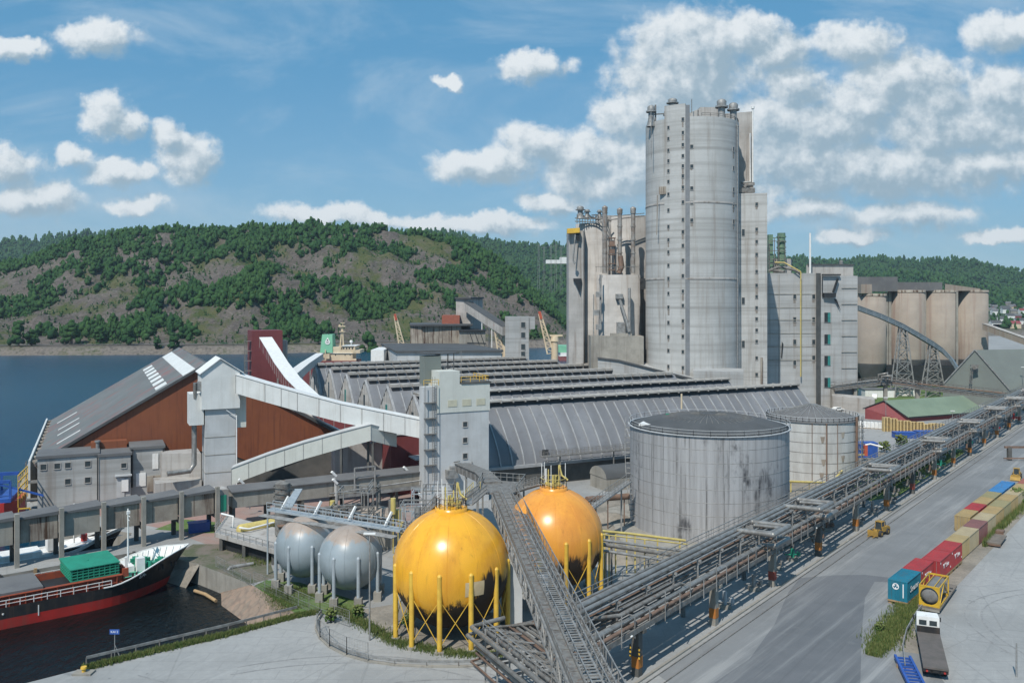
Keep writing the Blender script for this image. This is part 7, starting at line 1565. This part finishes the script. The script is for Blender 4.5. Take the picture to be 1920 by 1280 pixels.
# tank container on a flatrack
r = T('tank_container', 'grey tank held in a yellow frame on a flat trailer bed, beside the teal container', 'tank container', (0,0,0))
b = MB(); b.tube([(.5,1.22,1.35),(5.6,1.22,1.35)], 1.08, 32); b.add([], []); 
for sx in (.5,5.6):
    for k_ in range(6): pass
tkm = M('weathered_tank_steel', (.27,.26,.25), (.19,.18,.17), .8, .5, .3, spots=((.16,.12,.09), .5, 1.2)); 
bl = MB(); prof = [(1.08,0),(1.0,.12),(.8,.24),(.5,.32),(.01,.36)]
vs = []; n = 32
for (r_, h_) in prof:
    for j in range(n): a = 2*pi*j/n; vs.append((.5-h_, 1.22+r_*cos(a), 1.35+r_*sin(a)))
b.add(vs, [(i*n+j, i*n+(j+1)%n, (i+1)*n+(j+1)%n, (i+1)*n+j) for i in range(4) for j in range(n)], 0, True)
b.build('tank_barrel', tkm, r)
b = MB()
for x in (0, 5.94):
    for y in (0, 2.3): b.box(x,x+.14,y,y+.14,0,2.6)
    b.box(x,x+.14,.14,2.3,0,.22); b.box(x,x+.14,.14,2.3,2.4,2.6)
    if x == 0:
        vs = []
        for j in range(32): a = 2*pi*j/32; vs += [(x+.02,1.22+1.09*cos(a),1.31+1.09*sin(a)), (x+.02, min(max(1.22+1.7*cos(a),.1),2.34), min(max(1.31+1.7*sin(a),.1),2.5))]
        b.add(vs, [(2*j,2*j+1,(2*j+3)%64,(2*j+2)%64) for j in range(32)])
for y in (.0,2.34): b.box(.14,5.94,y,y+.1,2.45,2.6); b.box(.14,5.94,y,y+.1,0,.2); b.beam((.2,y+.05,.2),(3,y+.05,2.4),.1); b.beam((5.9,y+.05,.2),(3,y+.05,2.4),.1)
b.box(.14,5.94,.7,.78,2.44,2.5); b.box(.14,5.94,1.7,1.78,2.44,2.5); b.build('yellow_frame', M('yellow_frame_paint', (.62,.38,.03), (.5,.30,.03), .8, .55), r)
place(r, 54.25, 109.6, .75, atan2(.8,.6))
r = T('flat_trailer', 'flat trailer bed carrying the yellow framed tank', 'trailer', (0,0,0))
b = MB(); b.box(-.1,11.2,-.1,2.55,.5,.73); b.build('bed', M('rusty_deck_plate', (.20,.17,.14), (.14,.12,.10), 1, .85), r)
for x in (.4,7.6,9.0):
    for y in (.1,2.1): b = MB(); b.tube([(x+.3,y,.42),(x+.3,y+.35,.42)], .42, 14); b.build('wheel', rub, r)
b = MB(); b.box(-.1,.05,0,2.5,.2,.5); b.build('bumper', oldc, r)
place(r, 54.25, 109.6, 0, atan2(.8,.6))
# truck cab + flatbed
TA = atan2(.93, .37)
r = T('flatbed_truck', 'white cab with an empty dark grey flatbed, parked by the guard rail', 'truck', (0,0,0))
b = MB(); b.box(-.1,10.3,-1.22,1.22,1.12,1.32); bd_ = b.build('load_bed', M('dark_bed_plate', (.135,.115,.105), (.10,.09,.08), .8, .85), r)
b = MB(); b.box(10.2,10.35,-1.22,1.22,1.32,2.0); b.box(.0,.2,-1.2,1.2,.75,1.1); b.box(0,10.2,-.5,-.3,.7,1.1); b.box(0,10.2,.3,.5,.7,1.1); b.build('chassis', blk, r)
b = MB(); A_ = [(10.8,-1.2),(12.9,-1.2),(12.9,1.2),(10.8,1.2)]
b.add([(10.8,-1.2,.9),(12.95,-1.2,.9),(12.95,1.2,.9),(10.8,1.2,.9),(10.8,-1.2,2.95),(12.5,-1.1,2.95),(12.5,1.1,2.95),(10.8,1.2,2.95),(12.95,-1.2,1.9),(12.95,1.2,1.9)], [(0,3,2,1),(4,5,6,7),(0,1,8,5,4),(3,7,6,9,2),(1,2,9,8),(8,9,6,5),(0,4,7,3)])
cab = b.build('cab', whp, r)
for y in (-.95,.15): b = MB(); b.box(10.76,10.79,y,y+.8,2.0,2.55); b.build('rear_window', glass, cab)
b = MB(); b.add([(12.92,-1.0,2.0),(12.92,1.0,2.0),(12.58,.95,2.8),(12.58,-.95,2.8)], [(0,1,2,3)]); b.build('windscreen', glass, cab)
b = MB(); b.box(11.6,12.4,-1.23,-1.2,1.95,2.6); b.box(11.6,12.4,1.2,1.23,1.95,2.6); b.build('side_window', glass, cab)
for y in (-1.5,1.4): b = MB(); b.box(12.4,12.5,y,y+.12,2.0,2.5); b.beam((12.45,y,2.4),(12.45,y*.8,2.4),.04); b.build('mirror', blk, cab)
for x in (11.9,9.0,1.6,2.9):
    for y in (-1.15,.8):
        b = MB(); b.tube([(x,y,.5),(x,y+.35,.5)], .5, 16); wh = b.build('wheel', rub, r); b = MB(); b.tube([(x,y-.01,.5),(x,y+.36,.5)], .22, 10); b.build('rim', steel, wh)
b = MB()
for y in (-.95,.75): b.box(-.12,0,y,y+.2,.8,.95)
b.build('tail_lights', redp, r); bpy.data.objects['tail_lights'].name = 'tail_light'
place(r, 44.5, 90.7, 0, TA)
# blue frame lying beside
r = T('blue_chassis_frame', 'bright blue ladder-shaped steel frame lying beside the flatbed truck', 'frame', (0,0,0))
b = MB()
for y in (0,1.5): b.beam((0,y,.55),(12,y,.55),.25,.35)
b.build('side_rails', blup, r); b = MB()
for x in np.arange(.3,12,.8): b.beam((x,.1,.55),(x,1.4,.55),.16,.2)
b.beam((2,.1,.6),(3.5,1.4,.6),.1); b.build('rungs', blup, r)
for x in (2,10): b = MB(); b.box(x,x+.3,-.2,1.7,0,.37); b.build('timber', wood_m, r)
place(r, 41.0, 83.6, 0, atan2(.98,.24))
# small flat trailer on the yard
r = T('flat_trailer', 'small empty flat trailer alone on the yard right of the container rows', 'trailer', (0,0,0))
b = MB(); b.box(0,6.2,-1.2,1.2,.55,.75); b.build('bed', MATS['rusty_deck_plate'], r); b = MB(); b.box(0,.3,-1.2,1.2,.25,.55); b.prism([(6.2,-.9),(7.8,-.3),(7.8,.3),(6.2,.9)], .5, .7); b.box(7.0,8.4,-.6,.6,.75,1.1); b.build('drawbar', pipeb, r)
for x in (1.6,2.8):
    for y in (-1.1,.8): b = MB(); b.tube([(x,y,.38),(x,y+.3,.38)], .38, 12); b.build('wheel', rub, r)
place(r, 77.4, 139.3, 0, radians(52))
# wheel loaders
def loader(label, x, y, rz, forks=True):
    r = T('wheel_loader', label, 'loader', (0,0,0), 'yellow wheel loaders'); ly = M('loader_yellow', (.46,.27,.05), (.30,.19,.05), .8, .55) if 'loader_yellow' not in MATS else MATS['loader_yellow']
    b = MB(); b.prism([(-3.2,-1.0),(.4,-1.0),(.4,1.0),(-3.2,1.0)], .9, [1.9,2.15,2.15,1.9]); b.box(-3.4,-3.0,-1.1,1.1,.8,1.6); b.box(.6,2.2,-.7,.7,.7,1.4); b.box(.3,.8,-.4,.4,.8,1.2); b.build('body', ly, r)
    b = MB(); b.add([(-1.1,-.8,2.0),(.6,-.8,1.4),(.6,.8,1.4),(-1.1,.8,2.0),(-1.0,-.7,3.2),(.4,-.7,3.2),(.4,.7,3.2),(-1.0,.7,3.2)], [(0,1,5,4),(1,2,6,5),(2,3,7,6),(3,0,4,7)]); cb_ = b.build('cab_glass', glass, r)
    b = MB(); b.box(-1.15,.55,-.85,.85,3.2,3.35)
    for (px, py) in ((-1.05,-.75),(.5,-.75),(-1.05,.75),(.5,.75)): b.beam((px,py,1.9),(px*.95,py,3.2),.12)
    b.build('cab_roof', ly, cb_)
    b = MB()
    for y_ in (-.55,.55): b.beam((1.2,y_,1.5),(3.4,y_,.8),.25,.35); b.beam((1.4,y_,1.3),(2.4,y_,1.8),.2)
    b.box(3.3,3.6,-1.25,1.25,.4,1.7)
    if forks:
        for y_ in (-.7,.5): b.box(3.5,4.9,y_,y_+.2,.3,.42)
    else: b.prism([(3.4,-1.4),(4.6,-1.4),(4.6,1.4),(3.4,1.4)], .15, [1.3,.3,.3,1.3])
    b.build('lift_arm', ly, r)
    for x_ in (-2.0,1.5):
        for y_ in (-1.35,.8):
            b = MB(); b.tube([(x_,y_,.75),(x_,y_+.55,.75)], .75, 20); wh = b.build('wheel', rub, r); b = MB(); b.tube([(x_,y_-.01,.75),(x_,y_+.56,.75)], .36, 12); b.build('rim', ly, wh)
    b = MB(); b.cyl(-2.2,.5,2.0,2.9,.08,6); b.build('exhaust', blk, r)
    r.scale = (.70,.70,.70); return place(r, x, y, 0, rz)
loader('yellow wheel loader with forks driving on the road in front of the pipe rack', 62.3, 146.5, radians(222))
loader('yellow wheel loader parked at the right edge beyond the containers', *G(1906,897), radians(235), False)
x, y = G(1908,862); r0 = T('loading_frame', 'dark steel frame standing behind the parked loader at the right edge', 'frame', (x,y,0)); b = MB(); b.box(x-2.5,x-1.6,y-.4,y+.4,0,3.2); b.box(x+2.2,x+3.1,y-.4,y+.4,0,3.2); b.build('uprights', darkc, r0); b = MB(); b.beam((x-3.2,y,3.2),(x+6,y,3.2),.5); b.beam((x-4,y-1,.6),(x+6,y-1,.6),.3); b.build('crossbar', pipeb, r0)
# ---------------------------------------------------------------- weeds and shrubs
def weeds(name, pts_fn, n, h0, h1, wr=.16, m=None):
    vs = np.zeros((n, 9, 3)); f = []
    tone = np.zeros((n, 9))
    for i in range(n):
        x, y = pts_fn(); h = rng.uniform(h0, h1); t_ = rng.random()
        for k_ in range(3):
            a = rng.random()*6.28; w_ = wr*h0*(.6+rng.random()); lean = h*.35; ox, oy = cos(a), sin(a); z0 = h*k_*.12
            vs[i,k_*3] = (x-oy*w_, y+ox*w_, z0); vs[i,k_*3+1] = (x+oy*w_, y-ox*w_, z0); vs[i,k_*3+2] = (x+ox*lean*rng.random(), y+oy*lean*rng.random(), h*(.6+.4*rng.random())); tone[i,k_*3:k_*3+3] = np.clip(t_+rng.uniform(-.2,.2), 0, 1)
    o = raw_mesh(name, vs.reshape(-1), np.arange(n*9), 3, m or weedm, tone=tone.reshape(-1)); return tag(o, kind='stuff')
def seg_pts(line, wd):
    line = [np.array(p, float) for p in line]; ls = [np.linalg.norm(line[i+1]-line[i]) for i in range(len(line)-1)]; tot = sum(ls)
    def f_():
        s_ = rng.random()*tot; i = 0
        while i < len(ls)-1 and s_ > ls[i]: s_ -= ls[i]; i += 1
        t_ = s_/ls[i]; p = line[i]*(1-t_)+line[i+1]*t_; d = (line[i+1]-line[i])/ls[i]; w_ = np.interp(i+t_, range(len(line)), wd) if hasattr(wd,'__len__') else wd
        o_ = rng.normal()*w_*.36; return p[0]-d[1]*o_, p[1]+d[0]*o_
    return f_
weeds('verge_weeds', seg_pts([G(1636,1230),G(1655,1205),G(1682,1172),G(1706,1135),G(1728,1108),G(1755,1085)], [1.0,2.4,2.6,2.0,1.5,.5]), 10000, .15, .8, .22)
weeds('container_side_weeds', seg_pts([G(1845,1025),G(1890,975),G(1912,945),G(1935,925)], [.4,1.0,2.6,2.4]), 3500, .3, 1.6)
weeds('quay_edge_weeds', seg_pts([(-46.4,93.2),(-40,98.3),(-34,102.7),(-27,108.9),(-24.5,110.2)], .75), 9000, .2, .7, .2)
weeds('compound_weeds', seg_pts([(-23,112),(-18.5,106.5),(-13,100),(-6,97.2),(-1,97)], 1.5), 6000, .12, .6, .25)
weeds('bank_top_weeds', seg_pts([(-28,111),(-31,115),(-33,120),(-26,116)], 2.6), 4500, .12, .5)
weeds('roadside_weeds', seg_pts([(74,177),(88,192),(104,211),(116,227)], 5), 6000, .15, .5)
weeds('dock_weeds', seg_pts([(-44,143),(-40,136),(-37,130)], 4), 2500, .15, .6)
# shrubs you can tell apart
def shrub(label, x, y, h, z=0, group='shrubs along the yard edges'):
    r0 = T('shrub', label, 'shrub', (x,y,z), group); b = MB()
    for k_ in range(4): a = k_*1.6; b.tube([(x,y,z),(x+.2*h*cos(a),y+.2*h*sin(a),z+h*.55)], .03*h, 5)
    b.build('stem', bark, r0); n = 90; kk = rng.random(n); a = rng.random(n)*6.28; rr_ = h*.42*np.sqrt(rng.random(n))
    v, f, _ = blobs(rr_*np.cos(a), rr_*np.sin(a), h*(.2+.75*kk*(1-(rr_/h)**2)), h*.085*(.5+rng.random(n)), h*.07*(.5+rng.random(n)), kk, .4); o = raw_mesh('foliage', v, f, 3, weedm, tone=np.repeat(np.clip(kk+rng.normal(size=n)*.2,0,1)*.7, 12)); o.parent = r0
for (u_, v_, h_, lb) in ((1905,945,3.4,'tall green shrub at the right end of the container row'),(1888,962,2.0,'lower shrub beside the far beige container'),(1650,1105+80,1.3,'bushy weed clump near the tip of the verge'),(1690,838,3.6,'dark shrub behind the rack near the yellow-framed pipe'),(1659,848,3.2,'dark shrub beside the blue containers')):
    x, y = G(u_, v_); shrub(lb, x, y, h_)
for (u_, v_, lb) in ((620,1166,'green shrub at the left foot of the compound fence'),(672,1158,'green shrub below the right-hand grey tank'),(765,1176,'green shrub left of the yellow tank legs')):
    x, y = G(u_, v_); shrub(lb, x, y, 1.8)
# ---------------------------------------------------------------- guard rails, fences, posts, signs, lamps
def guard(label, line, h=.75, close=False, cat='guard rail', two=True):
    r0 = T('guard_rail', label, cat, (line[0][0], line[0][1], 0)); b = MB()
    for i in range(len(line)-1):
        b.beam((*line[i],h), (*line[i+1],h), .1, .3)
    b.build('rail_beam', steel, r0)
    for i in range(len(line)-1):
        a_, c_ = np.array(line[i]), np.array(line[i+1]); l_ = np.linalg.norm(c_-a_); k_ = max(1, int(l_/2.2))
        for j in range(k_): p = a_+(c_-a_)*j/k_; b = MB(); b.beam((p[0],p[1],0),(p[0],p[1],h),.12); b.build('post', steeld, r0)
guard('grey guard rail along the edge of the dock basin', [(-46.6,94.6),(-40.5,99.3),(-34.2,104.2),(-27.4,110.2)])
guard('guard rail following the weedy verge beside the truck', [G(1697,1258),G(1693,1220),G(1700,1190),G(1718,1158),G(1745,1125),G(1760,1108)], .7)
cv = [G(603,1152),G(594,1165),G(593,1180),G(600,1196),G(618,1213),G(650,1229),G(690,1240),G(740,1247),G(800,1250),G(860,1250),G(925,1247)]
guard('curved guard rail round the yellow tank compound', cv, .6)
b = MB(); 
for i in range(len(cv)-1):
    a_, c_ = np.array(cv[i])*1.0, np.array(cv[i+1])*1.0; b.beam((*a_,.09),(*c_,.09),.35,.18)
tag(b.build('curved_kerb', oldc), kind='structure')
fl = [G(604,1155),G(640,1152),G(654,1150)]
def fence(label, line, h=2.2, sp=2.4, mat=steel):
    r0 = T('wire_fence', label, 'fence', (line[0][0], line[0][1], 0)); b = MB()
    for i in range(len(line)-1):
        a_, c_ = np.array(line[i],float), np.array(line[i+1],float); l_ = np.linalg.norm(c_-a_); k_ = max(1,int(l_/sp))
        for j in range(k_+1): p = a_+(c_-a_)*j/k_; b2 = MB(); b2.beam((p[0],p[1],0),(p[0],p[1],h),.07); b2.build('post', mat, r0)
        for z in (h, h*.5, .1): b.beam((*a_,z),(*c_,z),.035)
    b.build('rail_wires', mat, r0); b = MB()
    for i in range(len(line)-1):
        a_, c_ = np.array(line[i],float), np.array(line[i+1],float); l_ = np.linalg.norm(c_-a_); k_ = int(l_/.35)
        for j in range(k_): p = a_+(c_-a_)*j/k_; b.beam((p[0],p[1],.1),(p[0],p[1],h),.012)
        for z in np.arange(.3,h,.35): b.beam((*a_,z),(*c_,z),.012)
    b.build('wire_mesh', mat, r0)
fence('tall wire fence along the curved edge of the yellow tank compound', [G(594,1183),G(600,1197),G(618,1214),G(650,1230),G(690,1241)])
fence('wire fence along the foot of the grey spherical tanks', [G(476,1098),G(540,1128),G(600,1155),G(655,1175)], 2.0)
fence('wire fence behind the dock corner below the concrete deck', [G(405,1062),G(470,1097)], 1.6)
fence('low barrier fence left of the rack near the stained tank', [rp(4,-7,0)[:2], rp(26,-7.5,0)[:2]], 1.6, 3)
def lamp(label, x, y, h, z=0, group='lamp posts', head=True):
    r0 = T('lamp_post', label, 'lamp post', (x,y,z), group); b = MB(); b.cyl(x,y,z,z+h,.11,8,0,.07); b.build('pole', steel, r0)
    if head: b = MB(); b.beam((x-.7,y,z+h),(x+.7,y,z+h),.35,.18); b.build('lamp_head', whp, r0)
for (u_, v_, vt, lb) in ((693,1200,1000,'tall thin post before the right-hand grey tank'),(1661,800,745,'thin lamp post before the red shed gable'),(1786,795,770,'thin lamp post at the right end of the red shed'),(1822,735,683,'lamp post before the pitched grey-green store'),(1918,760,688,'lamp post at the right edge by the pitched store'),(1521,750,697,'lamp post by the foot of the process building')):
    d = 64800/(v_-560); x = (u_-CX)/F*d; lamp(lb, x, d, zz_(vt, d))
x, y = G(1906, 1268); lamp('slim grey post standing alone on the yard, bottom right', x, y, 3.6, 0, None, False)
for (u_, d_, v_, lb) in ((1278,196,738,'cream standpipe on the roof of the nearest vaulted hall'),):
    p = P(u_, v_, 200); b = MB(); b.cyl(p[0], p[1], p[2]-3.5, p[2], .22, 8); one(b, 'standpipe', cream, (p[0],p[1],p[2]-3.5), lb, 'pipe')
for (u_, v_, d_, lb) in ((622,884,158,'white floodlight on the second gallery left of the portal frame'),(624,898,156,'lower white floodlight on the second gallery'),(462,908,156,'white floodlight by the foot of the white hoist tower'),(448,898,158,'white lamp on a stand at the foot of the hoist tower'),(757,875,168,'white floodlight near the headhouse foot'),(785,925,150,'round white tank end in the shadow left of the headhouse')):
    p = P(u_, v_, d_); b = MB(); b.beam(p, (p[0]+.7,p[1]+.5,p[2]-.9), .55, .4); b.cyl(p[0]+.5, p[1]+.4, max(p[2]-4.5, .0), p[2]-.5, .07, 6); one(b, 'floodlight', whp, (p[0],p[1],max(p[2]-4.5,0)), lb, 'floodlight')
# blue name board and bollard by the dock
x, y = -44.6, 97.0
r0 = T('dock_sign', 'small blue sign with white lettering on a post at the dock edge', 'sign', (x,y,-.5)); b = MB(); b.cyl(x,y,-.5,2.9,.05,8); b.beam((x,y,1.2),(x+1.0,y-.8,0),.05); b.build('post', steel, r0)
b = MB(); b.box(x-.55,x+.55,y-.08,y-.04,2.4,2.95); pn = b.build('panel', blup, r0); b0 = ORG[pn.name]
tx_ = text_mesh('lettering', 'KAI 2', .36, white_t, pn, (0, -.085, 3.17), (1,0,0), (0,0,1))
x, y = G(157, 1262); r0 = T('mooring_bollard', 'yellow mushroom bollard on a concrete block at the dock edge', 'bollard', (x,y,0)); b = MB(); b.cyl(x,y,.2,.55,.2,12); b.cyl(x,y,.55,.75,.33,12,0,.3); b.build('head', yel, r0); b = MB(); b.box(x-1,x+1,y-.6,y+.6,0,.2); b.build('block', oldc, r0)
# outfall pipe with splashing water at the dock corner
p = P(430, 1068, 127.5); r0 = T('outfall_pipe', 'bent grey outfall pipe pouring water into the dock basin', 'pipe', (p[0],p[1],-3)); b = MB(); b.tube([P(475,1056,130), P(440,1062,128.5), P(431,1064,128), P(428,1068,127.7), P(428,1074,127.7)], .28, 10); b.build('bent_pipe', steel, r0)
foam = M('white_foam', (.85,.87,.86), (.7,.73,.73), 3, .6); q_ = P(428,1074,127.7); b = MB(); b.cyl(q_[0],q_[1],-3.0,q_[2],.34,12); b.ball(q_[0],q_[1],-2.98,.9,20,0,8,.2); b.ball(q_[0]+1.0,q_[1]-.2,-2.98,.6,14,0,6,.15); b.ball(q_[0]-.9,q_[1]+.2,-2.98,.5,14,0,6,.15); b.build('falling_water', foam, r0)
# dock walls details: timber fenders
for k_ in range(8):
    p = gp(-12+k_*4.6, -2.55); b = MB(); b.ob(p, GD*.4, -GN*.35, -3.4, .2); one(b, 'timber_fender', wood_m if k_ % 2 else darkc, (p[0],p[1],-3.4), 'upright timber fender on the quay face below the gallery', 'fender', 'timber fenders on the quay face')
b = MB(); b.tube([P(365,1058,126.5)[:2]+(-2.7,), P(385,1065,125)[:2]+(-2.7,), P(405,1075,122.5)[:2]+(-2.8,)], .25, 8); one(b, 'floating_log', wood_m, (*P(365,1058,126.5)[:2],-2.7), 'pale floating log boom at the head of the dock basin', 'log')
# ---------------------------------------------------------------- storage goods beyond the rack
def pallets(x, y, n, label):
    r0 = T('pallet_stack', label, 'pallets', (x,y,0), 'stacks of yellow timber pallets'); b = MB()
    for k_ in range(n):
        z = k_*.28; b.box(x-1.1,x+1.1,y-.7,y+.7,z+.2,z+.26)
        for dx in (-1.1,-.2,.7): b.box(x+dx,x+dx+.4,y-.7,y+.7,z,z+.2)
    b.build('pallets', ptim, r0); bpy.data.objects[-1 if False else r0.children[0].name].name = 'pallet_layers'
ptim = M('fresh_yellow_timber', (.62,.45,.20), (.48,.36,.18), 1.2, .8)
names = ['tallest','second','third','fourth','fifth','sixth','seventh','eighth','ninth','tenth']
for i in range(10):
    u_ = 1662+i*12.5; v_ = 808+i*.4; d = 64800/(v_-560); pallets((u_-CX)/F*d, d, [15,14,12,12,11,11,9,10,10,8][i], '%s stack of yellow timber pallets counting from the white bags, before the red shed' % names[i])
for i in range(7):
    u_ = 1606+i*7.2; d = 64800/(801+i*.5-560); x = (u_-CX)/F*d; b = MB(); z0 = .2
    b.box(x-.55,x+.55,d-.5,d+.5,.2,1.9); b.box(x-.45,x+.45,d-.4,d+.4,1.9,2.05); b.box(x-.5,x+.5,d-.45,d+.45,0,.2,1); one(b, 'bulk_bag', [whp, wood_m], (x,d,0), 'white bulk bag on a pallet in the row left of the timber pallets', 'bag', 'white bulk bags in a row')
for (u_, v_, w_, lb) in ((1618,858,7.5,'blue container beside the old white tank, nearest one'),(1700,822,6,'blue container half hidden behind the rack, left one'),(1741,820,6,'blue container half hidden behind the rack, right one')):
    d = 64800/(v_-560); x = (u_-CX)/F*d; r0 = T('blue_skip_container', lb, 'container', (x,d,0)); hh_ = 3.6 if u_ == 1618 else 1.6
    b = MB(); b.box(x-w_/2,x+w_/2,d,d+3,0,hh_)
    for k_ in range(12): xx = x-w_/2+.2+k_*(w_-.5)/12; b.box(xx,xx+.18,d-.06,d,.1,hh_-.1)
    b.build('ribbed_shell', blup, r0); b = MB(); b.box(x-w_/2-.1,x+w_/2+.1,d-.1,d+3.1,hh_,hh_+.12); b.build('top_rim', blup, r0)
x, y, _ = P(1625,835,214); r0 = T('pipe_arch', 'cream and orange pipe arch in front of the nearest blue container', 'pipe', (x,y,0)); b = MB(); b.beam(P(1605,853,213), P(1622,852,213), .4); b.build('low_arm', ylp, r0); b = MB(); b.beam(P(1623,854,213), P(1623,834,213), .75); b.build('upright', orr, r0); b = MB(); b.tube([P(1622,834,213), P(1632,832,213), P(1655,838,212)], .22, 8); b.build('top_arm', whp, r0)
# parked cars and small buildings beyond
def car(label, x, y, rz, mat, van=False):
    r0 = T('parked_car', label, 'car', (0,0,0), 'cars parked beyond the process building'); b = MB()
    prof = [(-2.1,.35),(2.1,.35),(2.15,.8),(1.2,.95),(.7,1.4),(-1.1,1.42),(-1.9,.95),(-2.15,.8)] if not van else [(-2.4,.35),(2.4,.35),(2.4,1.0),(1.9,1.2),(1.4,2.0),(-2.4,2.05)]
    n = len(prof); vs = [(p[0],-.85,p[1]) for p in prof]+[(p[0],.85,p[1]) for p in prof]; b.add(vs, [tuple(range(n)), tuple(range(2*n-1,n-1,-1))]+[(i,i+n,(i+1)%n+n,(i+1)%n) for i in range(n)]); b.build('body', mat, r0)
    b = MB(); b.box(-1.0,.8,-.87,.87,1.0,1.32); b.build('windows', glass, r0); r0.children[-1].name = 'window_band'
    for x_ in (-1.3,1.3):
        for y_ in (-.88,.7): b = MB(); b.tube([(x_,y_,.33),(x_,y_+.18,.33)], .33, 10); b.build('wheel', rub, r0)
    return place(r0, x, y, 0, rz)
cl = [whp, whp, steel, blup, whp, redp, whp, steel, whp]
for i in range(9):
    u_ = [1571,1580,1590,1601,1613,1598,1621,1632,1640][i]; v_ = [770,762,768,766,757,752,752,756,748][i]; x, y = G(u_, v_)
    car(['white car nearest the foot of the process building','second white car by the process building','grey car between the white ones','dark blue car behind the white tank','white car just left of the red shed gable','small red car farther back','white car behind the shed corner','grey car behind the shed roof edge','white car farthest back in the parking area'][i], x, y, .3+i*.5, cl[i], i in (4, 8))
r0 = car('white van driving on the far shore road, left', *( -563, 664 ), .1, whp, True); r0.location.z = 4.15; r0.name = 'white_van'
if 'group' in r0: del r0['group']
r0.scale = (1.5,1.5,1.5); r0['category'] = 'van'
for (u_, v_, w_, h_, m_, lb) in ((1572,753,9,3.2,conc2,'low pale annex under the pipe bridge'),(1650,745,12,3.0,whp,'low white building behind the red shed'),(1700,742,9,2.6,whp,'small white storage tent behind the red shed roof')):
    d = 64800/(v_-560); x = (u_-CX)/F*d; r0 = T('low_building', lb, 'building', (x,d,0)); b = MB(); b.box(x-w_/2,x+w_/2,d,d+7,0,h_); b.build('wall', m_, r0); b = MB(); b.box(x-w_/2-.2,x+w_/2+.2,d-.2,d+7.2,h_+.002,h_+.25); b.build('roof', felt, r0)
# the town on the right and the houses over the far shore
rr = random.Random(44)
hm = [whp, redw, whp, cream, oldc, whp]
for i in range(46):
    u_ = rr.uniform(1852, 1990); v_ = rr.uniform(574, 618); d = None
    for dd_ in np.arange(1010, 2300, 12):
        z = float(height((u_-CX)/F, dd_)); vv = 560+(EYE-z)*F/dd_
        if vv <= v_: d = dd_; break
    if d is None: continue
    x = (u_-CX)/F*d; z = float(height((u_-CX)/F, d)); w_ = rr.uniform(8,15); h_ = rr.uniform(4,7); m_ = rr.choice(hm); c_ = {id(whp):'white',id(redw):'red',id(cream):'cream'}.get(id(m_),'grey')
    r0 = T('town_house', '%s house on the wooded slope at the right edge, seen small' % c_, 'house', (x,d,z-1), '%s houses in the distant town' % c_); b = MB(); b.box(x-w_/2,x+w_/2,d,d+8,z-2,z+h_); b.add([(x-w_/2,d,z+h_),(x-w_/2,d+8,z+h_),(x-w_/2,d+4,z+h_+3),(x+w_/2,d,z+h_),(x+w_/2,d+8,z+h_),(x+w_/2,d+4,z+h_+3)], [(0,2,1),(3,4,5)]); b.build('wall', m_, r0)
    b = MB(); b.add([(x-w_/2-.3,d-.4,z+h_-.2),(x+w_/2+.3,d-.4,z+h_-.2),(x+w_/2+.3,d+4,z+h_+3.1),(x-w_/2-.3,d+4,z+h_+3.1),(x-w_/2-.3,d+8.4,z+h_-.2),(x+w_/2+.3,d+8.4,z+h_-.2)], [(0,1,2,3),(3,2,5,4)]); b.build('roof', rr.choice([feltd, redw, felt, felt]), r0)
# transmission masts and hilltop substation behind the hill shoulder
for i, (u_, vt) in enumerate(((1010,458),(1020,462),(1033,460),(1042,458),(1052,462))):
    d = 1600.0; t0 = (u_-CX)/F; z = float(height(t0, d)); x = t0*d; zt = zz_(vt, d)
    b = MB(); b.beam((x-2,d,z-4),(x-.8,d,zt),.5); b.beam((x+2,d,z-4),(x+.8,d,zt),.5); b.beam((x-5,d,zt-2),(x+5,d,zt-2),.5); one(b, 'power_pylon', steel, (x,d,z-4), 'grey power pylon on the hill shoulder left of the tall towers', 'pylon', 'power pylons on the hill shoulder')
d = 1600.0; x = (1058-CX)/F*d; b = MB(); zt = zz_(482,d); b.box(x-8,x+10,d,d+20,zt-12,zt); b.box(x-34,x-8,d,d+20,zt-12,zt-5); one(b, 'hilltop_building', whp, (x,d,zt-12), 'long white building on the hill shoulder just left of the tall towers', 'building')

# ---------------------------------------------------------------- haze
b = MB(); b.box(-3600, 3600, -250, 3600, -8, 330)
hz = M('air_haze', (1,1,1)); t_ = hz.node_tree; t_.nodes.clear(); pv = t_.nodes.new('ShaderNodeVolumePrincipled'); pv.inputs['Color'].default_value = (.72,.86,1.0,1); pv.inputs['Density'].default_value = .00008; pv.inputs['Anisotropy'].default_value = .2
mo = t_.nodes.new('ShaderNodeOutputMaterial'); t_.links.new(pv.outputs[0], mo.inputs['Volume'])
tag(b.build('haze', hz), kind='stuff')
